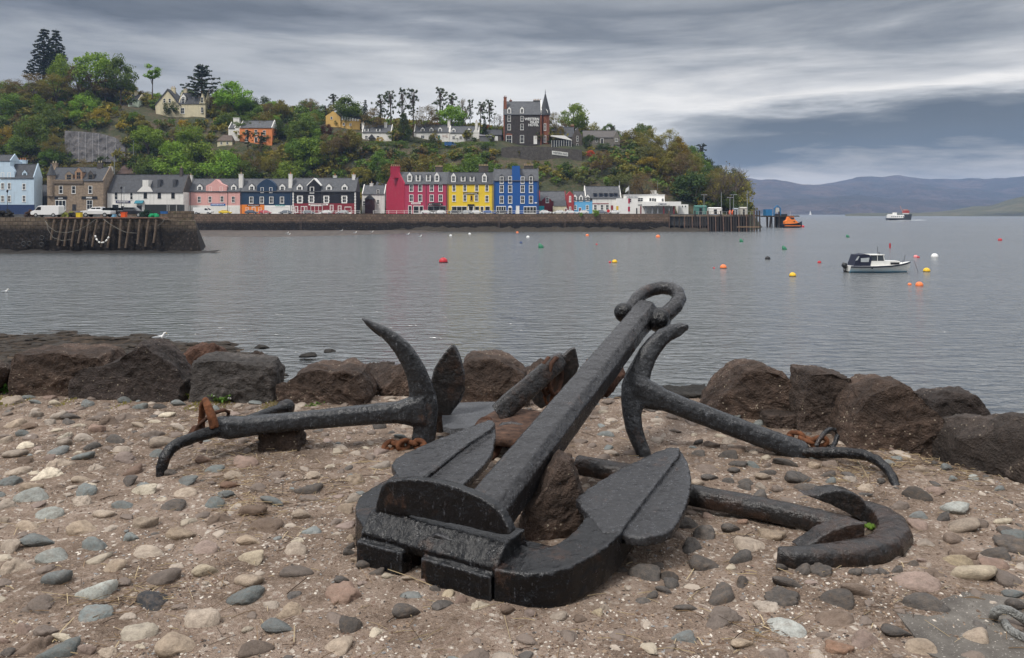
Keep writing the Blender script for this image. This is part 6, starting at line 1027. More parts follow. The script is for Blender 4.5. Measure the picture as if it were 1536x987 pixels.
heap(8, 24, 14, 138, ZJ, NK, 'heap of dark creels at the left edge of the jetty', 'creel_heap', 'creels', 40, 1); heap(46, 16, 12, 140, ZJ, pm('brown creels', (.10,.06,.045), .9, .4), 'heap of brown gear just behind the white van', 'creel_heap', 'creels', 26, 2); heap(103, 20, 9, 137, ZJ, pm('yellow green gear', (.25,.27,.06), .9, .4), 'heap of yellowish fishing gear between van and pickup', 'gear_heap', 'gear', 26, 3); heap(110, 12, 9, 136, ZJ, NK, 'dark gear heap left of the yellow and blue box', 'gear_heap', 'gear', 14, 13)
heap(221, 22, 13, 137, ZJ, NG, 'mound of green nets right of the black pickup', 'net_heap', 'nets', 40, 4); heap(231, 13, 5, 134, ZJ, NGB, 'bright green net bundle near the jetty edge', 'net_heap', 'nets', 16, 5)
def crate(px, py0, py1, w, D, mat, label, z=ZJ, name='crate', m2=None):
    e = empty(name, Vector((xq(px, D), D, z)), label, 'crate'); W_, H_ = w*D/F, (py1-py0)*D/F; m = MB(); t_ = .05; m.box(-W_/2, W_/2, -.4, -.4+t_, 0, H_); m.box(-W_/2, W_/2, .4-t_, .4, 0, H_); m.box(-W_/2, -W_/2+t_, -.4+t_, .4-t_, 0, H_); m.box(W_/2-t_, W_/2, -.4+t_, .4-t_, 0, H_); m.box(-W_/2+t_, W_/2-t_, -.4+t_, .4-t_, .0, t_); m.build('tub', mat, e); m = MB(); m.box(-W_/2-.05, W_/2+.05, -.45, .45, H_*.93, H_+.03); m.build('rim', m2 or mat, e)
crate(186, 317.5, 325, 6.4, 133, pm('orange plastic', (.75,.10,.02), .5), 'bright orange fish box on the jetty edge'); crate(119, 318, 326, 6.5, 134, pm('yellow plastic', (.70,.50,.03), .5), 'yellow bin with blue lid beside the white pickup', m2=pm('blue plastic', (.03,.14,.40), .5)); crate(246, 315.5, 324, 8, 137, pm('blue plastic', (.03,.14,.40), .5), 'blue fish tub at the parapet end of the jetty'); crate(169, 315, 320, 8, 141, pm('pale blue box', (.2,.42,.6), .5), 'pale blue box left of the black pickup'); crate(120, 313.5, 316.5, 6, 141, pm('blue plastic', (.03,.14,.40), .5), 'blue box glimpsed behind the yellow bin')
p = Vector((xq(243,150), 150, ZJ)); e_ = empty('shipping_container', p, 'dark grey shipping container in front of the long white house', 'container'); k = 150/F; m = MB(); m.box(-26*k, 26*k, 0, 2.4, -.2, 13.6*k*1.35)
for i in range(46): x = lerp(-25.5*k, 25.5*k, i/45); m.box(x-.03, x+.03, -.05, .0, .1, 13.3*k*1.35)
m.build('shell', pm('grey steel', (.055,.062,.066), .6, .2), e_); m = MB(); [m.box(x*k-.08, x*k+.08, -.1, -.05, .1, 13.3*k*1.33) for x in (8, 11, 22)]; m.build('door_bar', pm('pale bar', (.3,.3,.3), .6), e_)
def mast(px, yt, yb, D, label, name='lamp_post', r=.07, head=None, mat=None, z=None):
    p0, p1 = P(px, yb, D), P(px, yt, D); 
    if z is not None: p0.z = z
    e = empty(name, p0, label, name.replace('_', ' ')); m = MB(); m.tube([(0,0,0), p1-p0], [r*1.3, r], 7); m.build('pole', mat or pm('galvanised pole', (.30,.32,.33), .5, .1), e); h = p1.z-p0.z
    if head == 'lantern': q = MB(); q.lathe((0,0,h), [(.12,-.2),(.3,.1),(.34,.55),(.1,.85)], 8); q.build('lantern', BLK, e)
    if head == 'arm':
        q = MB(); q.box(-.9, .9, -.06, .06, h-.06, h+.04); q.box(-1.1, -.6, -.14, .14, h-.12, h+.02); q.box(.6, 1.1, -.14, .14, h-.12, h+.02); q.build('lamp_head', pm('grey lamp head', (.4,.41,.42), .5), e)
    if head == 'flag': q = MB(); q.prism([(0,0,h-.3),(.0,0,h-1.6),(-1.3,.3,h-2.6),(-1.1,.2,h-1.2)], (.02,.05,0)); q.build('flag', pm('pale flag', (.6,.6,.58), .8), e); q = MB(); q.tube([(0,0,h-6.4),(0,0,h-4.6)], .35, 8); q.tube([(0,0,h-9.2),(0,0,h-7.5)], .4, 8); q.build('banner', pm('crimson banner', (.35,.02,.06), .7), e)
    return e
mast(11, 288, YB, 268, 'black lantern post before the light blue house', head='lantern', mat=BLK); mast(62, 284, YB, 268, 'grey lamp post between light blue house and stone house'); mast(182, 283, YB, 268, 'black lantern post before the long white house', head='lantern', mat=BLK); mast(186, 280, YB, 266, 'grey pole before the long white house', 'pole')
mast(943.5, 278, YB, 280, 'flagpole with red banners before the white terminal', 'flagpole', .09, 'flag'); mast(929.5, 271, YB, 297, 'bare pole at the right end of the wide slate roof', 'pole'); mast(955, 282, 293, 300, 'thin aerial above the terminal roof', 'aerial', .05); mast(986.5, 271, 285, 300, 'thin aerial on the terminal roof cabin', 'aerial', .05)
for px, yt, lb, hd in ((1056,292,'tall lamp post right of the green sheds','arm'),(1082,288,'tall green pole left of the orange floats',None),(1095,296,'short lamp post above the orange floats','arm'),(1100.5,292,'tall lamp post just right of the orange floats','arm'),(1121,285,'tall pole near the end of the pier',None)): mast(px, yt, YB, 282, lb, head=hd, z=ZQ-.1)
for px, py0, py1, lb, mt in ((926,309,319,'yellow and red notice board left of the terminal',pm('yellow board', (.65,.42,.03), .6)),(918,308,319,'dark red notice board by the terminal',CR)):
    p = Vector((xq(px,281), 281, ZQ)); e_ = empty('notice_board', p, lb, 'sign'); k = 281/F; m = MB(); m.box(-1.8*k, 1.8*k, -.05, .05, (YB-py1+4)*k, (YB-py0)*k); m.build('panel', mt, e_); m = MB(); m.box(-1.6*k, -1.3*k, .05, .15, -.1, (YB-py0-1)*k); m.box(1.3*k, 1.6*k, .05, .15, -.1, (YB-py0-1)*k); m.build('leg', BLK, e_)
p = Vector((xq(912.5,277.5), 277.5, ZQ)); e_ = empty('disc_sign', p, 'round red disc sign on the quay before the white building', 'sign'); m = MB(); m.tube([(0,-.05,1.1),(0,.05,1.1)], .55, 18, up=(0,0,1)); m.build('disc', pm('signal red', (.55,.03,.03), .5), e_); m = MB(); m.tube([(0,.12,0),(0,.12,1.5)], .05, 6); m.build('post', BLK, e_)
# ------------------------------------------------------------------ pier, lifeboat berth
zc = CZ-(322-HY)*283/F
m = MB(); D0 = 276.2; px0, px1 = 1000, 1139; c = Vector((xq(1090,D0), D0, 0)); e_ = empty('timber_pier', c, 'dark timber pier on many piles at the end of the harbour front', 'pier')
m.box(xq(px0,D0)-c.x, xq(px1,D0)-c.x, -.5, 14, 5.2, 5.75); m.build('deck', pm('pier deck', (.17,.13,.095), .9, .4), e_)
for i, px in enumerate(np.linspace(1003, 1138, 36)):
    if px < 1030 and i % 2: continue
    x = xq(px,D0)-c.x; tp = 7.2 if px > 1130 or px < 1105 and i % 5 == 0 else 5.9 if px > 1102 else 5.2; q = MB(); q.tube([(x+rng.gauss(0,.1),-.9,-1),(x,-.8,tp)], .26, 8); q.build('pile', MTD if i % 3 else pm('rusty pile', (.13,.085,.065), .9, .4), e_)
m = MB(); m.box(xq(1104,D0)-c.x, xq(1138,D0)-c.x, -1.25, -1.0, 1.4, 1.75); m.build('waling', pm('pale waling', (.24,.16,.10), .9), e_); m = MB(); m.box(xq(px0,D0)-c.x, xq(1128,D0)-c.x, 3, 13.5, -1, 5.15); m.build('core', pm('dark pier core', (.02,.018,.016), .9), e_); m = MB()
for px in np.arange(1042, 1138, 6): m.box(xq(px,D0)-c.x-.05, xq(px,D0)-c.x+.05, .1, .2, 5.75, 6.9)
m.box(xq(1042,D0)-c.x, xq(1136,D0)-c.x, .12, .18, 6.8, 6.9); m.build('rail', pm('grey rail', (.3,.3,.28), .7), e_)
def smallhut(px0, px1, y0, D, mat, label, z=ZQ, name='hut', roofm=None, dep=3):
    e = empty(name, Vector((xq((px0+px1)/2,D), D, z)), label, 'hut'); W_ = (px1-px0)*D/F; H_ = CZ-(y0-HY)*D/F-z; m = MB(); m.box(-W_/2, W_/2, 0, dep, 0, H_*.86); m.build('wall', mat, e); m = MB(); m.prism([(-W_/2-.1,-.15,H_*.86+.003),(-W_/2-.1,dep/2,H_),(-W_/2-.1,dep+.15,H_*.86+.003)], (W_+.2,0,0)); m.build('roof', roofm or mat, e); m = MB(); m.box(-W_*.15, W_*.1, -.05, .05, 0, H_*.7); m.build('door', BLK, e)
smallhut(1043, 1060, 308, 286, pm('green shed', (.07,.19,.16), .7), 'green shed behind the pier lamp posts'); smallhut(1064, 1083, 311, 287, WF, 'white hut with yellow sign on the pier'); smallhut(1111, 1121, 310.5, 290, pm('pale grey cabin', (.45,.43,.38), .7), 'pale grey cabin near the end of the pier', 5.8); smallhut(1102, 1107.5, 312, 289, pm('grey tank', (.3,.33,.36), .7), 'small grey tank hut right of the orange floats', 5.8)
for px, lb in ((1095,'left one of two orange floats on the pier'),(1099,'right one of two orange floats on the pier')): m = MB(); m.lathe((0,0,0), [(.1,0),(.45,.2),(.42,1.1),(.12,1.7)], 10); o = m.build('float', pm('fluorescent orange', (.85,.14,.03), .5), None, True); o.location = (xq(px,283.6), 283.6, 5.76); tag(o, lb, 'float', 'orange floats standing on the pier')
e_ = empty('yellow_gangway', Vector((xq(1094,282), 281.6, 4.2)), 'yellow steel gangway slung under the pier edge', 'gangway'); m = MB(); m.box(-2.4, 2.2, -.2, .2, .3, .55); m.tube([(-2.4,0,1.6),(-1.6,0,.4),(1.6,0,.3),(2.3,0,1.4)], .1, 6); m.build('frame', pm('safety yellow', (.65,.40,.02), .6), e_)
# berth on piles
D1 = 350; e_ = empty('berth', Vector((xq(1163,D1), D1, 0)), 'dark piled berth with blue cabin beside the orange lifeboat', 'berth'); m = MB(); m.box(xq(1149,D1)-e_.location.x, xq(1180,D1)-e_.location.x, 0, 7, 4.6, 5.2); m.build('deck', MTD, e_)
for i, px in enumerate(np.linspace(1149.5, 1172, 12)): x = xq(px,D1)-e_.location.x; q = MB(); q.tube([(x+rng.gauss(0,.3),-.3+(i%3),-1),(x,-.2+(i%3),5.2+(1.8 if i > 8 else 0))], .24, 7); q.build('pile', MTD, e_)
m = MB(); m.box(xq(1167,D1)-e_.location.x, xq(1182,D1)-e_.location.x, .8, 5, -1, 5.9); m.build('fender_wall', pm('black rubber fender', (.02,.022,.026), .8), e_); m = MB(); m.box(xq(1149,D1)-e_.location.x, xq(1159,D1)-e_.location.x, .4, 4, 5.2, 8.0); m.build('cabin', pm('mid blue cabin', (.02,.16,.36), .6), e_); m = MB(); m.tube([(xq(1162,D1)-e_.location.x,1,5.2),(xq(1162.5,D1)-e_.location.x,1,8.4),(xq(1167,D1)-e_.location.x,1,9.6),(xq(1171.5,D1)-e_.location.x,1,8.4),(xq(1172,D1)-e_.location.x,1,5.2)], .3, 6); m.build('arch', pm('mid blue cabin', (.02,.16,.36), .6), e_); m = MB(); m.box(xq(1164.5,D1)-e_.location.x, xq(1169.5,D1)-e_.location.x, .6, 1.4, 6.6, 8.6); m.build('panel', pm('pale panel', (.5,.5,.48), .7), e_)
o = MB(); o.box(xq(1139,290), xq(1160,330), 300, 303, 5.0, 5.4); g_ = o.build('footbridge', MTD); tag(g_, 'thin dark footbridge joining pier and berth', 'footbridge')
# ------------------------------------------------------------------ boats
def hull(st, mat, nm, root, n=8, smooth=True):
    """st: (x, half beam, keel z, deck z) stations"""
    v = []; 
    for x, hb, zk, zd in st:
        for j in range(-n, n+1): a_ = j/n; s_ = math.copysign(abs(a_)**.62, a_); v.append((x, hb*s_*(.86+.14*abs(a_)), lerp(zk, zd, abs(a_)**1.7)))
    W_ = 2*n+1; k = len(st); m = MB(); m.add(v, [(i*W_+j, i*W_+j+1, (i+1)*W_+j+1, (i+1)*W_+j) for i in range(k-1) for j in range(W_-1)]+[tuple(range(W_))[::-1], tuple(range((k-1)*W_, k*W_))]+[(i*W_, (i+1)*W_, (i+1)*W_+W_-1, i*W_+W_-1) for i in range(k-1)]); return m.build(nm, mat, root, False)
D = 87.3; c = P(1318, 408, D); c.z = 0; bt = empty('motor_boat', c, 'white motor boat with navy canopy moored in the bay', 'boat'); k = D/F
GW = pm('white gelcoat', (.72,.72,.69), .4, .06); NC = pm('navy canvas', (.012,.016,.035), .85, .15); AF = pm('blue antifouling', (.02,.14,.24), .6); NP = pm('navy stripe', (.01,.015,.03), .4)
st_ = [(-3.45,.98,-.15,.72),(-2.4,1.12,-.25,.70),(-.8,1.2,-.3,.72),(.9,1.08,-.28,.80),(2.2,.72,-.2,.94),(3.0,.34,-.02,1.08),(3.42,.05,.45,1.16)]
hull(st_, GW, 'hull', bt); m = MB(); [m.tube([(x, sg*(hb*1.0+.0), zd-.09) for x, hb, zk, zd in st_], [(.05,.085)]*7, 8) for sg in (-1, 1)]; m.build('rubbing_strip', NP, bt); hull([(x, hb*(.93 if x < 2 else .8), zk-.05, .10) for x, hb, zk, zd in st_[:6]], AF, 'boot_top', bt)
m = MB(); m.prism([(-1.5,-.82,.70),(.3,-.82,.72),(.3,-.82,1.25),(-1.4,-.82,1.25)], (0,1.64,0)); m.prism([(.3,-.75,.75),(2.15,-.5,.92),(2.1,-.48,1.22),(.3,-.7,1.27)], (0,1.3,0)); m.build('cabin', GW, bt); m = MB(); m.box(-1.35, .25, -.85, .85, 1.87, 1.95); m.box(-1.35, -1.25, -.8, .8, 1.25, 1.87); [m.tube([(.28,y,1.25),(.12,y,1.9)], .035, 5) for y in (-.78,0,.78)]; [m.tube([(-.5,y,1.25),(-.5,y,1.9)], .03, 5) for y in (-.8,.8)]; m.build('wheelhouse_frame', GW, bt)
m = MB(); m.prism([(-1.2,-.77,1.26),(.24,-.77,1.26),(.12,-.77,1.87),(-1.2,-.77,1.87)], (0,.02,0)); m.prism([(-1.2,.75,1.26),(.24,.75,1.26),(.12,.75,1.87),(-1.2,.75,1.87)], (0,.02,0)); t = NT('boat glass'); m.build('window', t.fin((.05,.06,.07), .1, None, 0, .5), bt)
m = MB(); m.prism([(-3.1,-.9,.68),(-1.32,-.9,.68),(-1.15,-.9,1.62),(-1.45,-.9,1.95),(-1.9,-.9,2.02),(-2.3,-.9,1.9),(-2.65,-.9,1.93)], (0,1.8,0)); cn = m.build('canopy', NC, bt); m = MB(); m.prism([(-2.35,-.92,1.15),(-1.5,-.92,1.15),(-1.42,-.92,1.62),(-2.35,-.92,1.55)], (0,.02,0)); m.prism([(-2.95,-.92,1.3),(-2.7,-.92,1.35),(-2.5,-.92,1.75),(-2.62,-.92,1.8)], (0,.02,0)); m.build('window', pm('clear vinyl', (.42,.45,.47), .3), cn)
m = MB(); m.tube([(-3.75,0,-.2),(-3.7,0,.4)], [.12,.16], 8); m.tube([(-3.62,0,.45),(-3.78,0,.75),(-3.72,0,1.0)], [.22,.30,.22], 10, up=(0,1,0)); m.build('outboard_motor', pm('black cowling', (.02,.021,.024), .4), bt, True); m = MB(); m.tube([(-.05,.2,1.95),(-.02,.2,2.75)], .02, 5); m.tube([(-.05,-.2,1.95),(-.05,-.2,2.2)], .05, 5); m.tube([(2.75,0,1.1),(2.9,0,1.85)], .02, 5); m.tube([(2.4,-.45,1.0),(2.45,-.45,1.35)], .02, 5); m.build('aerial', BLK, bt)
m = MB(); m.box(.95, 1.9, -.78, -.74, .86, 1.1); m.build('side_window', BLK, bt); m = MB(); m.ball((-1.25,-1.2,.55), .12, 8, 6); m.build('fender', NP, bt, True)
rope([(1371,391),(1374,399),(1377.5,409)], D-.2, .02, pm('dark rope', (.04,.04,.04), .9), 'thin mooring line slanting from the bow of the motor boat')
D = 700; c = P(1348, 330, D); c.z = 0; fe = empty('car_ferry', c, 'small black and white ferry with red funnel crossing the sound', 'ferry'); k = D/F
hull([(-10,3.6,-1,1.7),(-6,4,-1,1.7),(2,4,-1,1.8),(7,3.8,-1,5.2),(10,3.4,-1,5.2)], pm('black hull', (.012,.013,.016), .5), 'hull', fe); m = MB(); m.box(-9, 3.2, -3.4, 3.4, 1.75, 4.4); m.box(-4.5, -2.6, -2, 2, 4.4, 6.6); m.box(-8.6, -5, -2.6, 2.6, 4.4, 5.2); m.build('superstructure', WF, fe); m = MB(); m.box(4.6, 8, -2.4, 2.4, 5.2, 6.2); m.build('wheelhouse_base', WF, fe); m = MB(); m.box(4.2, 8.2, -2.6, 2.6, 6.2, 8.4); m.build('funnel', pm('ferry red', (.32,.04,.03), .6), fe); m = MB(); m.box(4.9, 7.6, -1.4, 1.4, 8.4, 9.4); m.tube([(3.8,0,6),(1.2,0,12.4)], .22, 5); m.build('mast', pm('ferry buff', (.42,.25,.2), .6), fe); m = MB(); [m.box(x, x+.8, -3.46, -3.4, 2.6, 3.5) for x in np.arange(-8, 3, 1.7)]; m.build('porthole', M_GL, fe)
t = NT('foam'); M_FO = t.fin((.70,.73,.75), .7); m = MB(); v = []
wk = MB(); wk.add([(xq(1345,690), 690, .02),(xq(1352,684), 684, .02),(xq(1392,690), 690, .02),(xq(1380,712), 712, .02),(xq(1364,706), 706, .02),(xq(1352,699), 699, .02)], [(0,1,2,3,4,5)]); o = wk.build('ferry_wake', M_FO); tag(o, 'pale wake trailing behind the black and white ferry', 'wake', kind='stuff')
D = 345; c = P(1187, 341, D); c.z = 0; lb = empty('lifeboat', c, 'orange and navy lifeboat lying beside the piled berth', 'boat')
hull([(-4.4,1.9,-.6,1.6),(-2,2.2,-.7,1.6),(1,2.1,-.7,1.8),(3,1.5,-.5,2.2),(4.6,.1,.4,2.9)], NP, 'hull', lb); ORG = pm('lifeboat orange', (.85,.22,.03), .5); m = MB(); m.prism([(-3.2,-1.5,1.6),(3,-1.1,1.8),(1.9,-1.1,3.0),(1.2,-1.1,3.3),(.7,-1.1,5.0),(-1.4,-1.1,5.1),(-2.2,-1.3,3.2),(-3.2,-1.4,2.8)], (0,2.5,0)); m.build('superstructure', ORG, lb); m = MB(); m.box(-1.3, .8, -1.16, -1.1, 3.6, 4.5); m.box(-1.9, 1.2, -1.2, -1.1, 2.3, 2.9); m.build('window', M_GL, lb); m = MB(); m.tube([(-.4,0,5),(-.4,0,7.2)], .08, 5); m.box(-1, .5, -.4, .4, 5.1, 5.5); m.build('mast', pm('grey mast', (.4,.4,.42), .5), lb); m = MB(); m.box(-3.6, 3.4, -2.16, -2.08, .7, 1.0); m.build('stripe', ORG, lb)
c = P(1215.5, 319.9, 2400); c.z = 0; s = empty('sailing_boat', c, 'tiny white sail far off on the horizon', 'sailboat'); m = MB(); m.prism([(-3,0,.8),(3,0,.8),(0,0,13)], (0,.6,0)); m.build('sail', WF, s); m = MB(); m.box(-4, 4, -1., 1., -.3, .9); m.build('hull', WF, s)
# buoys
BG = 'mooring buoys on the bay'; BM = {}
def buoy(px, py, w, c, label, h=None, base=None, kind='ball'):
    D = CZ*F/(py-HY); r = w*D/F/2; mt = pm('buoy '+c, {'red': (.45,.02,.03), 'yellow': (.75,.46,.02), 'orange': (.80,.20,.06), 'green': (.02,.16,.08), 'white': (.75,.75,.74), 'pink': (.75,.25,.25), 'blue': (.03,.06,.16), 'black': (.02,.02,.022)}[c], .5, .15, 2)
    e = empty('buoy', Vector((xq(px,D), D, 0)), label, 'buoy', BG); m = MB()
    if kind == 'ball': m.ball((0,0,r*.25), (r, r, r*.95), 14, 10); m.build('float', mt, e, True)
    elif kind == 'cone': m.lathe((0,0,-.1), [(r,0),(r,.3*r),(r*.9,r),(r*.25,r*2.1)], 10); o = m.build('float', mt, e, True); o.rotation_euler = (0, R(-25), 0)
    elif kind == 'pole': m.tube([(0,0,-.3),(0,0,h*D/F)], r, 8); m.build('float', mt, e)
    if base: q = MB(); q.tube([(0,0,-.15),(0,0,r*.16)], r*1.02, 14); q.build('waterline_band', pm('buoy '+base, (.02,.02,.022), .6), e)
    q = MB(); q.tube([(0,0,r*.9),(0,0,r*1.25)], r*.12, 6); q.build('ring', BLK, e)
for a_ in ((665,394,13,'red','large red buoy left of centre in the bay',None,'black'),(922,394,8,'yellow','yellow buoy with black base beside a tiny red float',None,'black'),(915,394,4,'red','tiny red float beside the yellow buoy'),(1189,414.5,10,'yellow','yellow buoy with black base far left of the motor boat',None,'black'),(1390,407.5,10,'yellow','yellow buoy with black base at the bow of the motor boat',None,'black'),(1379,429,11,'orange','large orange buoy nearest below the motor boat'),(1364.5,427.5,5.5,'orange','small orange float beside the large orange buoy'),
    (1402,386,10,'white','white round buoy right of the motor boat'),(1373.5,386,6,'pink','pink float lying above the motor boat bow'),(1377.5,386.5,4,'red','red end float beside the pink float'),(1229,394.5,5.5,'red','red float left of the motor boat'),(1500,361,6,'red','red buoy alone at far right'),(1500.5,361.5,4,'red','lower half of the lone far right buoy') if 0 else (1085,402.5,10,'orange','dull orange buoy with dark base behind the shackle',None,'black'),(1151.5,389,8,'black','low black float left of the red float'),
    (987,356,6.5,'orange','orange buoy below the pier end of the quay'),(881,354,5,'orange','orange buoy below the slate-roofed white building'),(776,349.5,4,'orange','yellow-orange float by the quay under the blue house'),(781.5,365,4.5,'blue','blue and white float before the blue house reflection'),(792,356.5,5,'white','white float on the water below the blue house'),(676,354,4,'white','white float below the yellow house'),(704.5,351.5,4,'white','white float close to the quay under the yellow house'),(1071,402.5,3,'red','tiny red float left of the dull orange buoy'),(895,367,3,'red','tiny red float in mid bay'),(1193,340.5,6,'orange','orange fender buoy at the lifeboat side'),(1204,341,5.5,'red','red buoy just beyond the lifeboat')): buoy(*a_)
for a_ in ((812,372,8,'green','green cone buoy before the blue house',None,None,'cone'),(1112.5,363,6,'green','green cone buoy right of the pier',None,None,'cone'),(1177,374.5,7,'green','tilted green buoy above the yellow buoy',None,None,'cone'),(1272,356,5,'green','green cone buoy above the motor boat',None,None,'cone'),(1335,372,2.4,'red','upright red and black marker above the motor boat',7,'black','pole')): buoy(*a_)
for i, (px, py, D) in enumerate(((431,352,225),(433.5,354,222),(512,348,262),(533,351,232),(558,350,245),(612,353.5,226),(630,357,205))): gull(px, py, D, ['white gull on the mud left of centre, the upper of a pair','white gull on the mud left of centre, the lower of a pair','lone white gull at the foot of the quay','white gull at the edge of the mud','white gull on the mud below the white cottage','gull on the water left of the raspberry reflection','gull swimming on the raspberry reflection'][i], 1.9)
# ------------------------------------------------------------------ trees
def leafcloud(cl, n, size, seed, flat=1., out=.55):
    """cl: clumps (x, y, z, r); n leaves in each"""
    r = np.random.default_rng(seed); cl = np.array(cl); k = len(cl); d = r.normal(size=(k, n, 3)); d /= np.linalg.norm(d, axis=2, keepdims=True); rad = r.random((k, n, 1))**.45
    c = cl[:,None,:3]+d*rad*cl[:,None,3:4]*np.array([1, 1, .8*flat]); nr = d*out+r.normal(size=d.shape)*.6+np.array([0,0,.35]); nr /= np.linalg.norm(nr, axis=2, keepdims=True); a = np.cross(nr, r.normal(size=d.shape)); a /= np.linalg.norm(a, axis=2, keepdims=True); b = np.cross(nr, a)
    s = size*r.uniform(.6, 1.35, (k, n, 1)); q = np.stack([c-a*s, c-b*s*.6+nr*s*.15, c+a*s, c+b*s*.6+nr*s*.15], 2).reshape(-1, 3); return q, np.arange(len(q)).reshape(-1, 4)
def clumps(n, rx, rz, zc, r0, r1, seed, low=-.75):
    r = random.Random(seed); L_ = []
    while len(L_) < n:
        x, y, z = r.gauss(0,1), r.gauss(0,1), r.gauss(0,1); q = math.sqrt(x*x+y*y+z*z); k = r.uniform(.45, 1)**.6; x, y, z = x/q*k, y/q*k, z/q*k
        if z < low: continue
        w_ = 1-.25*max(0, z); L_.append((x*rx*w_, y*rx*w_, zc+z*rz, r.uniform(r0, r1)))
    return L_
def limbs(m, cl, zb, r0, seed, frac=.6, n=7):
    r = random.Random(seed); m.tube([(0,0,-.6),(r.gauss(0,.05),r.gauss(0,.05),zb*.5),(0,0,zb)], [r0*1.35, r0, r0*.8], 7)
    for c in r.sample(cl, min(n, len(cl))): mid = (c[0]*.45, c[1]*.45, lerp(zb, c[2], .45)+.2); m.tube([(0,0,zb*r.uniform(.7,1)), mid, c[:3]], [r0*.55, r0*.35, r0*.12], 5)
def branch(m, p, d, L_, r, depth, rg, lo=.55):
    q = p+d*L_*.5+Vector((rg.gauss(0,1), rg.gauss(0,1), rg.gauss(0,.6)))*L_*.06; e = p+d*L_+Vector((rg.gauss(0,1), rg.gauss(0,1), rg.gauss(0,.5)))*L_*.08; m.tube([p, q, e], [r, r*.85, r*.62], 3 if depth < 3 else 5, caps=False)
    if depth == 0: return
    for i in range(3 if depth > 1 else 4):
        a = Vector((rg.gauss(0,1), rg.gauss(0,1), rg.gauss(.25,.6))).normalized(); nd = (d*lo+a*.75).normalized(); branch(m, q.lerp(e, rg.uniform(.2,1)) if i else e, nd, L_*rg.uniform(.55,.78), r*.6, depth-1, rg, lo)
BARK = pm('grey brown bark', (.085,.065,.05), .95, .35, 3); BARKP = pm('pale bark', (.20,.17,.14), .95, .3, 3)
LM = {'bright': leafmat('spring green leaf', (0.1862,0.2905,0.02614)), 'mid': leafmat('mid green leaf', (0.1098,0.1725,0.02178)), 'dark': leafmat('dark green leaf', (0.05316,0.08096,0.01655)), 'olive': leafmat('olive leaf', (0.1862,0.1619,0.02614)), 'brown': leafmat('brown budding twig', (0.1489,0.1031,0.03802)), 'yellow': leafmat('gorse yellow', (0.4253,0.2888,0.01584)), 'copper': leafmat('copper leaf', (0.07796,0.02475,0.01426)), 'gold': leafmat('golden green leaf', (0.2924,0.2199,0.01917)), 'rose': leafmat('coral blossom', (0.5953,0.1375,0.04752)), 'ever': leafmat('evergreen needle', (0.02551,0.0385,0.01267)), 'sage': leafmat('sage leaf', (0.1329,0.1497,0.0392)), 'russet': leafmat('russet leaf', (0.2551,0.0825,0.0198)), 'grey': leafmat('grey twig', (0.1701,0.1444,0.07128))}
PROTO = {}
